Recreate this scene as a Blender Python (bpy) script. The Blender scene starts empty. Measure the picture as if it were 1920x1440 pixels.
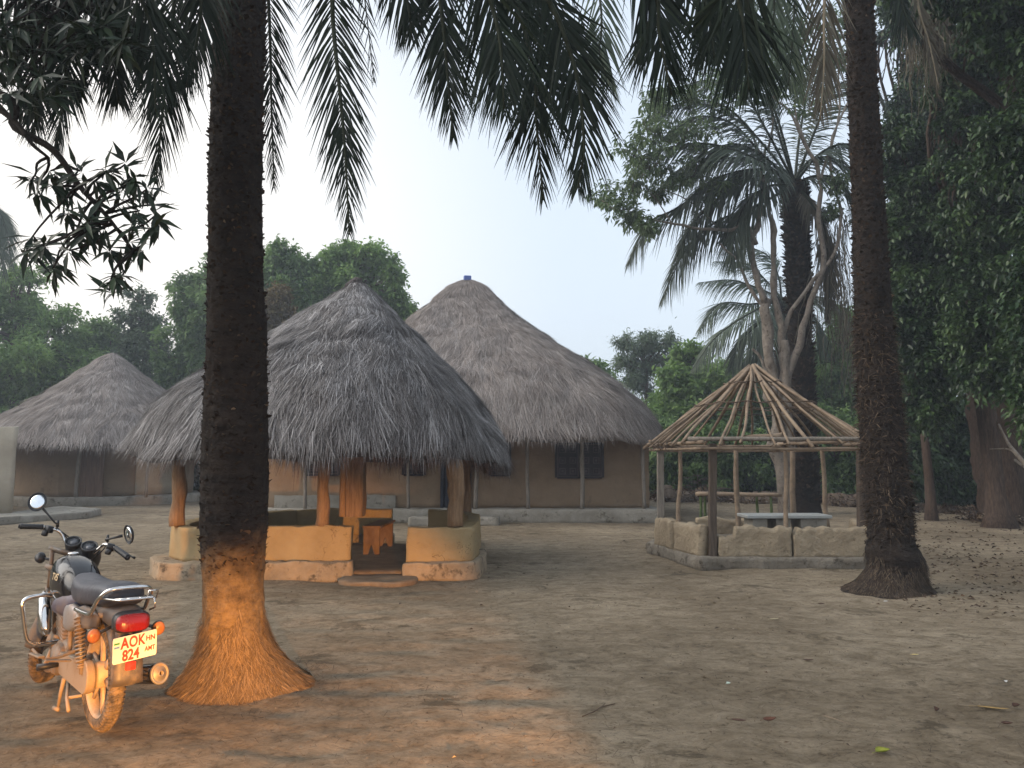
import bpy, math, random
import numpy as np
from mathutils import Vector, Matrix

PI = math.pi
SC = bpy.context.scene
COL = SC.collection
random.seed(7)
RNG = np.random.default_rng(11)

# ------------------------------------------------------------------ camera
F_PX = 1442.0
CAM_H = 1.5
PITCH = math.atan(140 / F_PX)
cam_data = bpy.data.cameras.new("camera")
cam_data.sensor_width = 36.0
cam_data.lens = 36.0 * F_PX / 1920.0
cam_data.clip_start = 0.05
cam_data.clip_end = 3000.0
cam = bpy.data.objects.new("camera", cam_data)
COL.objects.link(cam)
cam.location = (0, 0, CAM_H)
cam.rotation_euler = (PI / 2 + PITCH, 0, 0)
SC.camera = cam

# ------------------------------------------------------------------ sky, sun, lamps, exposure
SUN_EL, SUN_AZ = math.radians(34), math.radians(-96)      # azimuth from +Y, negative = to the left
world = bpy.data.worlds.new("World")
SC.world = world
world.use_nodes = True
wn = world.node_tree.nodes
wl = world.node_tree.links
bg = wn["Background"]
skyt = wn.new("ShaderNodeTexSky")
skyt.sky_type = 'NISHITA'
skyt.sun_disc = False
skyt.sun_elevation = SUN_EL
skyt.sun_rotation = SUN_AZ
skyt.altitude = 100
skyt.air_density = 1.2
skyt.dust_density = 5.0
skyt.ozone_density = 1.0
mixw = wn.new("ShaderNodeMix")
mixw.data_type = 'RGBA'
mixw.inputs[0].default_value = 0.64
mixw.inputs[7].default_value = (7.5, 8.35, 9.35, 1)       # the even white of an overcast evening
wl.new(skyt.outputs[0], mixw.inputs[6])
# the cream glow of the low evening sky to the left, fading smoothly round the horizon
tcw = wn.new("ShaderNodeTexCoord")
dot = wn.new("ShaderNodeVectorMath")
dot.operation = 'DOT_PRODUCT'
dot.inputs[1].default_value = (-0.62, 0.775, 0.12)
wl.new(tcw.outputs['Generated'], dot.inputs[0])
glow = wn.new("ShaderNodeMapRange")
glow.interpolation_type = 'SMOOTHSTEP'
glow.inputs[1].default_value = 0.72
glow.inputs[2].default_value = 1.02
glow.inputs[4].default_value = 0.9
wl.new(dot.outputs['Value'], glow.inputs[0])
mixg = wn.new("ShaderNodeMix")
mixg.data_type = 'RGBA'
wl.new(glow.outputs[0], mixg.inputs[0])
wl.new(mixw.outputs[2], mixg.inputs[6])
mixg.inputs[7].default_value = (9.1, 8.55, 7.85, 1)
wl.new(mixg.outputs[2], bg.inputs[0])
bg.inputs[1].default_value = 0.092

sun_d = bpy.data.lights.new("sun", 'SUN')
sun_d.energy = 1.5
sun_d.angle = math.radians(60)
sun_d.color = (1.0, 0.95, 0.89)
sun = bpy.data.objects.new("sun", sun_d)
COL.objects.link(sun)
sv = Vector((math.sin(SUN_AZ) * math.cos(SUN_EL), math.cos(SUN_AZ) * math.cos(SUN_EL), math.sin(SUN_EL)))
sun.rotation_euler = sv.to_track_quat('Z', 'Y').to_euler()


def headlamp(name, loc, az, el, half, energy, blend=0.35):
    """warm headlamp of the vehicle parked beside the photographer"""
    d = bpy.data.lights.new(name, 'SPOT')
    d.energy = energy
    d.color = (1.0, 0.43, 0.095)
    d.spot_size = math.radians(2 * half)
    d.spot_blend = blend
    d.shadow_soft_size = 0.045
    o = bpy.data.objects.new(name, d)
    COL.objects.link(o)
    o.location = loc
    a, e = math.radians(az), math.radians(el)
    v = Vector((math.sin(a) * math.cos(e), math.cos(a) * math.cos(e), math.sin(e)))
    o.rotation_euler = (-v).to_track_quat('Z', 'Y').to_euler()
    return o


headlamp("headlamp", (0.92, -1.5, 0.58), -19, -11.6, 16, 3700, 0.36)
headlamp("headlamp", (0.92, -1.5, 0.58), -17, -2.0, 22, 110, 0.9)          # its weak spill above the cut-off
headlamp("headlamp", (-1.40, -1.5, 0.75), -12, -13.4, 15, 1250, 0.3)

SC.view_settings.view_transform = 'Standard'
SC.view_settings.look = 'None'
SC.view_settings.gamma = 1.0
SC.view_settings.use_curve_mapping = False
SC.view_settings.exposure = 0.75
SC.cycles.max_bounces = 6
SC.cycles.diffuse_bounces = 3
SC.cycles.glossy_bounces = 3
SC.cycles.transparent_max_bounces = 8
SC.cycles.caustics_reflective = False
SC.cycles.caustics_refractive = False


# ------------------------------------------------------------------ helpers: pixel -> place
def ray(x, y):
    u = (x - 960) / F_PX
    v = (720 - y) / F_PX
    return Vector((u, math.cos(PITCH) - v * math.sin(PITCH), math.sin(PITCH) + v * math.cos(PITCH)))


def at(x, y, Y):
    d = ray(x, y)
    t = Y / d.y
    return Vector((d.x * t, Y, CAM_H + d.z * t))


def ground(x, y, z=0.0):
    d = ray(x, y)
    t = (z - CAM_H) / d.z
    return Vector((d.x * t, d.y * t, z))


# ------------------------------------------------------------------ helpers: noise
def _hash(ix, iy, iz, seed):
    h = (ix * 374761393 + iy * 668265263 + iz * 2147483647 + seed * 144665) & 0x7fffffff
    h = ((h ^ (h >> 13)) * 1274126177) & 0x7fffffff
    h = h ^ (h >> 16)
    return (h & 0xffff) / 65535.0


def vnoise(p, seed=0):
    p = np.asarray(p, dtype=np.float64)
    i = np.floor(p).astype(np.int64)
    f = p - i
    f = f * f * (3 - 2 * f)
    r = 0
    for dx in (0, 1):
        wx = f[:, 0] if dx else 1 - f[:, 0]
        for dy in (0, 1):
            wy = f[:, 1] if dy else 1 - f[:, 1]
            for dz in (0, 1):
                wz = f[:, 2] if dz else 1 - f[:, 2]
                r = r + wx * wy * wz * _hash(i[:, 0] + dx, i[:, 1] + dy, i[:, 2] + dz, seed)
    return r * 2 - 1


def fbm(p, oct=4, seed=0, gain=0.5):
    p = np.asarray(p, dtype=np.float64)
    a, r, s = 1.0, 0, 1.0
    for k in range(oct):
        r = r + a * vnoise(p * s + 17.3 * k, seed + k)
        a *= gain
        s *= 2.03
    return r


def unit(v):
    return v / np.maximum(np.linalg.norm(v, axis=-1, keepdims=True), 1e-9)


# ------------------------------------------------------------------ helpers: objects
ORG = {}


def link_mesh(name, me, m, parent=None, smooth=False):
    if m is not None:
        me.materials.append(m)
    if smooth:
        me.polygons.foreach_set('use_smooth', [True] * len(me.polygons))
    if parent is not None:
        off = ORG[parent.name]
        if off.length > 0:
            me.transform(Matrix.Translation(-off))
    o = bpy.data.objects.new(name, me)
    COL.objects.link(o)
    if parent is not None:
        o.parent = parent
        ORG[o.name] = ORG[parent.name]
    else:
        ORG[o.name] = Vector((0, 0, 0))
    return o


def recentre(o, org):
    """move the origin of a top-level mesh thing to its base"""
    org = Vector(org)
    o.data.transform(Matrix.Translation(-org))
    o.location = org
    ORG[o.name] = org
    return o


def tag(o, label=None, cat=None, group=None, kind=None):
    if label:
        o['label'] = label
    if cat:
        o['category'] = cat
    if group:
        o['group'] = group
    if kind:
        o['kind'] = kind
    return o


def thing(name, label, cat, loc, group=None):
    o = bpy.data.objects.new(name, None)
    COL.objects.link(o)
    o.empty_display_size = 0.2
    o.location = loc
    ORG[o.name] = Vector(loc)
    return tag(o, label, cat, group)


def np_mesh(name, verts, faces, tone=None):
    """verts (N,3), faces (M,k) all of one size; tone = one value per vertex"""
    me = bpy.data.meshes.new(name)
    verts = np.ascontiguousarray(verts, dtype=np.float32)
    faces = np.ascontiguousarray(faces, dtype=np.int32)
    m, k = faces.shape
    me.vertices.add(len(verts))
    me.vertices.foreach_set('co', verts.ravel())
    me.loops.add(m * k)
    me.loops.foreach_set('vertex_index', faces.ravel())
    me.polygons.add(m)
    me.polygons.foreach_set('loop_start', np.arange(0, m * k, k, dtype=np.int32))
    try:
        me.polygons.foreach_set('loop_total', np.full(m, k, dtype=np.int32))
    except Exception:
        pass
    me.update(calc_edges=True)
    me.validate()
    if tone is not None:
        a = me.attributes.new('tone', 'FLOAT', 'POINT')
        a.data.foreach_set('value', np.ascontiguousarray(tone, dtype=np.float32))
    return me


class MB:
    """collects simple shapes, links them as one mesh"""

    def __init__(s):
        s.v, s.f = [], []

    def add(s, verts, faces):
        b = len(s.v)
        s.v += [Vector(v) for v in verts]
        s.f += [tuple(i + b for i in f) for f in faces]
        return b

    def xform(s, M, start=0):
        for i in range(start, len(s.v)):
            s.v[i] = M @ s.v[i]
        return s

    def grid(s, rows, closed_u=True, caps=True):
        """rows: list of rings of equal length"""
        n = len(rows[0])
        b = len(s.v)
        for r in rows:
            s.v += [Vector(p) for p in r]
        m = n if closed_u else n - 1
        for i in range(len(rows) - 1):
            for j in range(m):
                a = b + i * n + j
                c = b + i * n + (j + 1) % n
                s.f.append((a, c, c + n, a + n))
        if caps and closed_u:
            s.f.append(tuple(b + j for j in reversed(range(n))))
            s.f.append(tuple(b + (len(rows) - 1) * n + j for j in range(n)))
        return s

    def tube(s, path, r, n=8, caps=True, squash=None):
        path = [Vector(p) for p in path]
        if not isinstance(r, (list, tuple)):
            r = [r] * len(path)
        rows = []
        ref = None
        for i, p in enumerate(path):
            t = (path[min(i + 1, len(path) - 1)] - path[max(i - 1, 0)])
            t.normalize()
            if ref is None:
                ref = Vector((0, 0, 1)) if abs(t.z) < 0.9 else Vector((1, 0, 0))
            a = t.cross(ref)
            if a.length < 1e-5:
                a = t.orthogonal()
            a.normalize()
            b = a.cross(t)
            ref = b
            rows.append([p + (a * math.cos(q) + b * math.sin(q)) * r[i] for q in [2 * PI * k / n for k in range(n)]])
        return s.grid(rows, True, caps)

    def box(s, c, size, rot=None, taper=1.0, bev=0.0):
        hx, hy, hz = size[0] / 2, size[1] / 2, size[2] / 2
        c = Vector(c)
        if bev > 0:
            rows = []
            for z, k in ((-hz, -bev), (-hz + bev, 0), (hz - bev, 0), (hz, -bev)):
                x, y, b = hx + k, hy + k, bev
                ring = [(-x + b, -y), (x - b, -y), (x, -y + b), (x, y - b), (x - b, y), (-x + b, y), (-x, y - b), (-x, -y + b)]
                rows.append([Vector((q[0], q[1], z)) for q in ring])
            st = len(s.v)
            s.grid(rows)
            for i in range(st, len(s.v)):
                s.v[i] = c + (rot @ s.v[i] if rot is not None else s.v[i])
            return s
        vs = []
        for z, k in ((-hz, 1.0), (hz, taper)):
            for x, y in ((-1, -1), (1, -1), (1, 1), (-1, 1)):
                p = Vector((x * hx * k, y * hy * k, z))
                vs.append(c + (rot @ p if rot is not None else p))
        s.add(vs, [(3, 2, 1, 0), (4, 5, 6, 7), (0, 1, 5, 4), (1, 2, 6, 5), (2, 3, 7, 6), (3, 0, 4, 7)])
        return s

    def lathe(s, prof, c, axis='z', n=24, closed=False):
        """prof [(r,h)] turned about the axis through c"""
        c = Vector(c)
        if isinstance(axis, str):
            ax = {'x': Vector((1, 0, 0)), 'y': Vector((0, 1, 0)), 'z': Vector((0, 0, 1))}[axis]
        else:
            ax = Vector(axis).normalized()
        a = ax.orthogonal().normalized()
        b = ax.cross(a)
        rows = []
        pr = list(prof) + ([prof[0]] if closed else [])
        for r, h in pr:
            rows.append([c + ax * h + (a * math.cos(q) + b * math.sin(q)) * r for q in [2 * PI * k / n for k in range(n)]])
        return s.grid(rows, True, not closed)

    def loft(s, st, n=20, e=2.6, e2=None):
        """stations (x, halfwidth, zlow, zhigh[, ycentre]) along x, rounded sections"""
        rows = []
        for q in st:
            x, w, z0, z1 = q[:4]
            yc = q[4] if len(q) > 4 else 0
            zc, h = (z0 + z1) / 2, (z1 - z0) / 2
            ring = []
            for k in range(n):
                a = 2 * PI * k / n
                ca, sa = math.cos(a), math.sin(a)
                ring.append((x, yc + w * math.copysign(abs(ca) ** (2 / e), ca), zc + h * math.copysign(abs(sa) ** (2 / e), sa)))
            rows.append(ring)
        return s.grid(rows)

    def build(s, name, m, parent=None, smooth=False, bevel=0, sub=0):
        me = bpy.data.meshes.new(name)
        me.from_pydata([tuple(v) for v in s.v], [], s.f)
        me.update()
        o = link_mesh(name, me, m, parent, smooth)
        if bevel:
            b = o.modifiers.new('bevel', 'BEVEL')
            b.width = bevel
            b.segments = 2
            b.limit_method = 'ANGLE'
        if sub:
            b = o.modifiers.new('sub', 'SUBSURF')
            b.levels = b.render_levels = sub
        return o


# ------------------------------------------------------------------ helpers: materials
def ramp2(nt, fac, stops):
    r = nt.nodes.new('ShaderNodeValToRGB')
    el = r.color_ramp.elements
    el[0].position, el[0].color = stops[0][0], (*stops[0][1], 1)
    el[1].position, el[1].color = stops[-1][0], (*stops[-1][1], 1)
    for p, c in stops[1:-1]:
        e = el.new(p)
        e.color = (*c, 1)
    nt.links.new(fac, r.inputs[0])
    return r.outputs[0]


def noise_node(nt, scale, detail=4, rough=0.6, vec=None, dist=0.0):
    n = nt.nodes.new('ShaderNodeTexNoise')
    n.inputs['Scale'].default_value = scale
    n.inputs['Detail'].default_value = detail
    n.inputs['Roughness'].default_value = rough
    n.inputs['Distortion'].default_value = dist
    if vec is not None:
        nt.links.new(vec, n.inputs['Vector'])
    return n.outputs[0]


def coords(nt, stretch=(1, 1, 1)):
    tc = nt.nodes.new('ShaderNodeTexCoord')
    mp = nt.nodes.new('ShaderNodeMapping')
    mp.inputs['Scale'].default_value = stretch
    nt.links.new(tc.outputs['Object'], mp.inputs['Vector'])
    return mp.outputs[0]


def mix_c(nt, fac, a, b, mode='MIX'):
    m = nt.nodes.new('ShaderNodeMix')
    m.data_type = 'RGBA'
    m.blend_type = mode
    for sock, val in ((m.inputs[0], fac), (m.inputs[6], a), (m.inputs[7], b)):
        if isinstance(val, (int, float)):
            sock.default_value = val
        elif isinstance(val, (tuple, list)):
            sock.default_value = (*val[:3], 1)
        else:
            nt.links.new(val, sock)
    return m.outputs[2]


def new_mat(name):
    m = bpy.data.materials.new(name)
    m.use_nodes = True
    return m, m.node_tree, m.node_tree.nodes['Principled BSDF']


def bump(nt, b, height, strength, dist=0.02, prev=None):
    n = nt.nodes.new('ShaderNodeBump')
    n.inputs['Strength'].default_value = strength
    n.inputs['Distance'].default_value = dist
    nt.links.new(height, n.inputs['Height'])
    if prev is not None:
        nt.links.new(prev, n.inputs['Normal'])
    nt.links.new(n.outputs[0], b.inputs['Normal'])
    return n.outputs[0]


def rough_mat(name, c0, c1, scale=4, rough=0.9, bscale=30, bstr=0.4, bdist=0.02, stretch=(1, 1, 1), spots=None, spec=0.2):
    """two-tone noise material with bump; spots = (scale, colour, threshold)"""
    m, nt, b = new_mat(name)
    v = coords(nt, stretch)
    n1 = noise_node(nt, scale, 6, 0.65, v)
    c = ramp2(nt, n1, [(0.3, c0), (0.7, c1)])
    if spots:
        n3 = noise_node(nt, spots[0], 5, 0.7, v)
        f = ramp2(nt, n3, [(spots[2], (0, 0, 0)), (min(spots[2] + 0.12, 1), (1, 1, 1))])
        c = mix_c(nt, f, c, spots[1])
    nt.links.new(c, b.inputs['Base Color'])
    b.inputs['Roughness'].default_value = rough
    b.inputs['Specular IOR Level'].default_value = spec
    n2 = noise_node(nt, bscale, 6, 0.7, v)
    bump(nt, b, n2, bstr, bdist)
    return m


def tone_mat(name, stops, rough=0.8, spec=0.25, trans=0.0, trans_col=None, patch=None):
    """colour by the per-piece 'tone' attribute; trans = share of light let through (leaves)"""
    m, nt, b = new_mat(name)
    a = nt.nodes.new('ShaderNodeAttribute')
    a.attribute_name = 'tone'
    fac = a.outputs['Fac']
    if patch:
        n = noise_node(nt, patch[0], 4, 0.6, coords(nt))
        ma = nt.nodes.new('ShaderNodeMath')
        ma.operation = 'MULTIPLY_ADD'
        ma.inputs[1].default_value = patch[1]
        ma.inputs[2].default_value = -patch[1] * 0.5
        nt.links.new(n, ma.inputs[0])
        mb = nt.nodes.new('ShaderNodeMath')
        mb.operation = 'ADD'
        nt.links.new(fac, mb.inputs[0])
        nt.links.new(ma.outputs[0], mb.inputs[1])
        fac = mb.outputs[0]
    c = ramp2(nt, fac, stops)
    nt.links.new(c, b.inputs['Base Color'])
    b.inputs['Roughness'].default_value = rough
    b.inputs['Specular IOR Level'].default_value = spec
    if trans > 0:
        t = nt.nodes.new('ShaderNodeBsdfTranslucent')
        if trans_col:
            t.inputs[0].default_value = (*trans_col, 1)
        else:
            nt.links.new(c, t.inputs[0])
        mx = nt.nodes.new('ShaderNodeMixShader')
        mx.inputs[0].default_value = trans
        nt.links.new(b.outputs[0], mx.inputs[1])
        nt.links.new(t.outputs[0], mx.inputs[2])
        nt.links.new(mx.outputs[0], nt.nodes['Material Output'].inputs[0])
    return m


def plain(name, c, rough=0.5, metal=0.0, spec=0.5, dirt=None, dscale=12, dlevel=0.5, bs=None):
    m, nt, b = new_mat(name)
    v = coords(nt)
    n = noise_node(nt, dscale, 6, 0.7, v)
    d = dirt if dirt else tuple(x * 0.8 for x in c)
    f = ramp2(nt, n, [(dlevel, (0, 0, 0)), (min(1, dlevel + 0.18), (1, 1, 1))])
    nt.links.new(mix_c(nt, f, c, d), b.inputs['Base Color'])
    b.inputs['Metallic'].default_value = metal
    b.inputs['Specular IOR Level'].default_value = spec
    r = nt.nodes.new('ShaderNodeMapRange')
    r.inputs[3].default_value = rough
    r.inputs[4].default_value = min(1, rough + 0.35)
    nt.links.new(f, r.inputs[0])
    nt.links.new(r.outputs[0], b.inputs['Roughness'])
    if bs:
        bump(nt, b, noise_node(nt, bs[0], 5, 0.6, v), bs[1], 0.01)
    return m


# ------------------------------------------------------------------ helpers: many small pieces
def strands(base, d, nrm, length, width, droop=0.2, seg=2, tipw=0.25, neck=1.0):
    """narrow curved blades. base,d,nrm (N,3); length,width (N,). returns verts, faces"""
    n = len(base)
    d = unit(d)
    side = unit(np.cross(d, nrm))
    V = np.zeros((n, (seg + 1) * 2, 3))
    down = np.array([0, 0, -1.0])
    if np.isscalar(droop):
        droop = np.full(n, droop)
    for k in range(seg + 1):
        s = k / seg
        p = base + d * (length * s)[:, None] + down * (droop * length * s * s)[:, None]
        w = (width * (1 - (1 - tipw) * s ** 1.5) * min(1.0, neck + s * 4) / 2)[:, None]
        V[:, 2 * k] = p - side * w
        V[:, 2 * k + 1] = p + side * w
    b = (np.arange(n) * (seg + 1) * 2)[:, None]
    Fs = [np.concatenate([b + 2 * k, b + 2 * k + 1, b + 2 * k + 3, b + 2 * k + 2], 1) for k in range(seg)]
    return V.reshape(-1, 3), np.stack(Fs, 1).reshape(-1, 4)


def strand_obj(name, mat, parent, base, d, nrm, length, width, tone, droop=0.2, seg=2, tipw=0.25):
    V, Fc = strands(base, d, nrm, length, width, droop, seg, tipw)
    me = np_mesh(name, V, Fc, np.repeat(tone, (seg + 1) * 2))
    return link_mesh(name, me, mat, parent)


def leaf_arrays(pos, d, nrm, L, W, fold=0.25):
    """leaf: 6 verts, 4 tris-as-quads: two halves folded along the midrib"""
    d = unit(d)
    side = unit(np.cross(d, nrm))
    up = np.cross(side, d)
    n = len(pos)
    V = np.zeros((n, 6, 3))
    L = L[:, None]
    W = W[:, None]
    V[:, 0] = pos
    V[:, 1] = pos + d * L * 0.45 - up * L * 0.02
    V[:, 2] = pos + d * L - up * L * 0.12
    V[:, 3] = pos + d * L * 0.42 + side * W * 0.5 + up * W * fold
    V[:, 4] = pos + d * L * 0.42 - side * W * 0.5 + up * W * fold
    V[:, 5] = pos + d * L * 0.72
    b = (np.arange(n) * 6)[:, None]
    f = np.concatenate([np.concatenate([b, b + 3, b + 2, b + 1], 1), np.concatenate([b, b + 1, b + 2, b + 4], 1)], 0)
    return V.reshape(-1, 3), f


def rand_dirs(n, rng=RNG):
    return unit(rng.normal(size=(n, 3)))

# ================================================================== GROUND
def make_ground():
    nr, na = 420, 720
    rr = np.concatenate([np.linspace(0.3, 2.0, 20), 2.0 * (300.0 / 2.0) ** (np.linspace(0, 1, nr - 20) ** 1.15)])
    th = np.linspace(0, 2 * PI, na, endpoint=False)
    # denser in front of the camera
    th = th - 0.72 * np.sin(th)
    R, T = np.meshgrid(rr, th, indexing='ij')
    x, y = R * np.sin(T), R * np.cos(T)
    P = np.stack([x.ravel(), y.ravel(), np.zeros(x.size)], 1)
    z = 0.022 * fbm(P * 0.55, 3, 3) + 0.010 * fbm(P * np.array([2.2, 5.0, 1]), 3, 9)
    near = np.clip(1 - R.ravel() / 14.0, 0, 1)
    q = P * np.array([5.5, 15.0, 1]) + 0.6 * fbm(P * 3, 2, 5)[:, None]
    z += near * 0.006 * fbm(q, 3, 21)
    z += np.clip((R.ravel() - 26) / 60, 0, 1) * 0.8 * (fbm(P * 0.05, 2, 2) + 0.3)
    P[:, 2] = z - 0.006
    P = np.vstack([P, [[0, 0, -0.01]]])
    ii = np.arange(len(rr) - 1)[:, None] * na
    jj = np.arange(na)[None, :]
    a = ii + jj
    b = ii + (jj + 1) % na
    Fq = np.stack([a, b, b + na, a + na], -1).reshape(-1, 4)[:, ::-1]
    me = np_mesh('ground', P, Fq)
    m, nt, bs = new_mat('packed_earth')
    v = coords(nt, (1, 1, 1))
    vs = coords(nt, (1, 1.25, 1))
    big = noise_node(nt, 0.35, 4, 0.55, v)
    mid = noise_node(nt, 3.8, 10, 0.76, vs, 0.7)
    fine = noise_node(nt, 17, 8, 0.78, vs, 0.9)
    c = ramp2(nt, mid, [(0.32, (0.135, 0.106, 0.073)), (0.44, (0.225, 0.183, 0.130)), (0.62, (0.325, 0.272, 0.202))])
    c2 = ramp2(nt, big, [(0.32, (0.62, 0.58, 0.53)), (0.68, (1.12, 1.1, 1.06))])
    c = mix_c(nt, 1.0, c, c2, 'MULTIPLY')
    c3 = ramp2(nt, fine, [(0.36, (0.42, 0.39, 0.36)), (0.44, (0.93, 0.93, 0.93)), (0.66, (1.22, 1.21, 1.19))])
    c = mix_c(nt, 0.9, c, c3, 'MULTIPLY')
    # damp dark patches
    dn = noise_node(nt, 1.1, 7, 0.75, vs, 0.3)
    df = ramp2(nt, dn, [(0.585, (0, 0, 0)), (0.615, (1, 1, 1))])
    c = mix_c(nt, df, c, mix_c(nt, 0.6, c, (0.07, 0.055, 0.036)))
    nt.links.new(c, bs.inputs['Base Color'])
    bs.inputs['Roughness'].default_value = 0.95
    bs.inputs['Specular IOR Level'].default_value = 0.12
    b1 = bump(nt, bs, mid, 0.7, 0.06)
    b2 = bump(nt, bs, fine, 0.9, 0.022, b1)
    vf = noise_node(nt, 60, 4, 0.7, v)
    b3 = bump(nt, bs, vf, 0.45, 0.006, b2)
    wob = nt.nodes.new('ShaderNodeVectorMath')         # shallow scuffs and dents
    wob.operation = 'MULTIPLY_ADD'
    wob.inputs[1].default_value = (0.5, 0.5, 0.5)
    cn = nt.nodes.new('ShaderNodeTexNoise')
    cn.inputs['Scale'].default_value = 3.0
    nt.links.new(v, cn.inputs['Vector'])
    nt.links.new(cn.outputs[1], wob.inputs[0])
    nt.links.new(vs, wob.inputs[2])
    vo = nt.nodes.new('ShaderNodeTexVoronoi')
    vo.inputs['Scale'].default_value = 6.5
    nt.links.new(wob.outputs[0], vo.inputs['Vector'])
    dn2 = ramp2(nt, vo.outputs[0], [(0.05, (0, 0, 0)), (0.42, (1, 1, 1))])
    bump(nt, bs, dn2, 0.30, 0.02, b3)
    o = link_mesh('ground', me, m, None, True)
    tag(o, kind='structure')


make_ground()

# ================================================================== MATERIALS
M = {}
M['mud'] = rough_mat('mud_plaster', (0.28, 0.205, 0.105), (0.375, 0.285, 0.155), 2.2, 0.92, 18, 0.35, 0.03, spots=(5, (0.22, 0.15, 0.085), 0.62))
def crack(m, scale, width, col):
    nt = m.node_tree
    b = nt.nodes['Principled BSDF']
    old = b.inputs['Base Color'].links[0].from_socket
    v = coords(nt)
    n = noise_node(nt, 2.5, 4, 0.6, v)
    ad = nt.nodes.new('ShaderNodeVectorMath')
    ad.operation = 'ADD'
    nt.links.new(v, ad.inputs[0])
    nt.links.new(n, ad.inputs[1])
    vo = nt.nodes.new('ShaderNodeTexVoronoi')
    vo.feature = 'DISTANCE_TO_EDGE'
    vo.inputs['Scale'].default_value = scale
    nt.links.new(ad.outputs[0], vo.inputs['Vector'])
    f = ramp2(nt, vo.outputs[0], [(0.0, (1, 1, 1)), (width, (0, 0, 0))])
    g = ramp2(nt, noise_node(nt, 1.3, 3, 0.6, v), [(0.5, (0, 0, 0)), (0.6, (1, 1, 1))])
    nt.links.new(mix_c(nt, mix_c(nt, 1.0, f, g, 'MULTIPLY'), old, col), b.inputs['Base Color'])


crack(M['mud'], 2.6, 0.012, (0.10, 0.066, 0.036))
M['mud_dark'] = rough_mat('house_mud_plaster', (0.20, 0.140, 0.088), (0.285, 0.205, 0.135), 1.6, 0.92, 14, 0.3, 0.03, spots=(3, (0.17, 0.118, 0.075), 0.6))
M['mud_raw'] = rough_mat('raw_mud_block', (0.26, 0.205, 0.14), (0.42, 0.34, 0.235), 3.5, 0.95, 16, 0.9, 0.05, spots=(7, (0.17, 0.13, 0.085), 0.58))
M['cement'] = rough_mat('worn_cement', (0.21, 0.19, 0.155), (0.34, 0.315, 0.27), 3.0, 0.9, 20, 0.55, 0.03, spots=(4.5, (0.10, 0.085, 0.062), 0.56))
M['cement_worn'] = rough_mat('old_grey_brown_cement', (0.15, 0.128, 0.10), (0.29, 0.255, 0.205), 5.0, 0.92, 24, 0.9, 0.04, spots=(7, (0.08, 0.066, 0.05), 0.54))
M['cement_brown'] = rough_mat('earth_stained_cement', (0.22, 0.175, 0.12), (0.36, 0.29, 0.205), 4.0, 0.9, 22, 0.7, 0.03, spots=(5.5, (0.085, 0.067, 0.045), 0.53))
M['beige'] = rough_mat('beige_plaster', (0.33, 0.285, 0.22), (0.42, 0.37, 0.29), 2.0, 0.9, 14, 0.3, 0.03, spots=(3, (0.3, 0.24, 0.18), 0.66))
M['wood_post'] = rough_mat('brown_log', (0.16, 0.098, 0.055), (0.33, 0.215, 0.125), 5, 0.75, 14, 0.8, 0.02, stretch=(6, 6, 0.7), spots=(9, (0.07, 0.04, 0.022), 0.62))
M['wood_grey'] = rough_mat('grey_weathered_pole', (0.15, 0.128, 0.105), (0.30, 0.262, 0.22), 6, 0.85, 20, 0.7, 0.02, stretch=(5, 5, 0.8), spots=(8, (0.09, 0.075, 0.06), 0.6))
M['wood_dark'] = rough_mat('dark_timber', (0.060, 0.045, 0.034), (0.13, 0.10, 0.078), 6, 0.8, 18, 0.7, 0.02, stretch=(6, 6, 0.6))
M['wood_tan'] = rough_mat('peeled_pole', (0.15, 0.108, 0.075), (0.31, 0.235, 0.165), 7, 0.75, 24, 0.5, 0.01, spots=(11, (0.19, 0.13, 0.085), 0.58))
M['vine'] = rough_mat('binding_vine', (0.07, 0.05, 0.035), (0.14, 0.10, 0.07), 20, 0.85)
M['shutter'] = rough_mat('dark_shutter_wood', (0.055, 0.043, 0.046), (0.115, 0.09, 0.092), 4, 0.6, 18, 0.4, 0.01)
M['shutter_frame'] = rough_mat('shutter_frame_wood', (0.02, 0.016, 0.019), (0.04, 0.03, 0.034), 4, 0.6, 18, 0.4, 0.01)
M['door_brown'] = rough_mat('brown_door_plank', (0.10, 0.062, 0.042), (0.21, 0.13, 0.088), 3, 0.75, 14, 0.6, 0.02, stretch=(6, 6, 0.5))
M['dark_door_opening'] = rough_mat('dark_blue_door_and_opening_shade', (0.016, 0.018, 0.026), (0.034, 0.036, 0.05), 4, 0.6)  # door paint, also the painted shade of the round hut's opening
M['bench_wood'] = rough_mat('bench_wood', (0.12, 0.072, 0.04), (0.23, 0.145, 0.085), 5, 0.7, 20, 0.5, 0.01, stretch=(2, 2, 1))
M['earth_floor'] = rough_mat('beaten_floor_earth', (0.12, 0.092, 0.065), (0.23, 0.18, 0.128), 4, 0.95, 18, 0.8, 0.02)
M['thatch_old'] = tone_mat('old_grey_thatch', [(0.0, (0.030, 0.026, 0.025)), (0.35, (0.135, 0.124, 0.118)), (0.65, (0.31, 0.292, 0.285)), (1.0, (0.60, 0.58, 0.57))], 0.8, 0.2, 0.12, patch=(0.9, 0.35))
M['thatch_new'] = tone_mat('brown_grey_thatch', [(0.0, (0.13, 0.105, 0.090)), (0.4, (0.275, 0.238, 0.215)), (0.75, (0.39, 0.345, 0.315)), (1.0, (0.54, 0.49, 0.45))], 0.85, 0.15, 0.1, patch=(0.7, 0.35))
M['thatch_under'] = tone_mat('red_brown_inner_thatch', [(0.0, (0.05, 0.028, 0.022)), (0.5, (0.12, 0.07, 0.055)), (1.0, (0.2, 0.125, 0.10))], 0.85, 0.15, 0.08)
M['thatch_base'] = rough_mat('thatch_underlayer', (0.07, 0.06, 0.058), (0.15, 0.13, 0.125), 8, 0.95, 50, 0.9, 0.03, stretch=(1, 1, 0.5))
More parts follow.
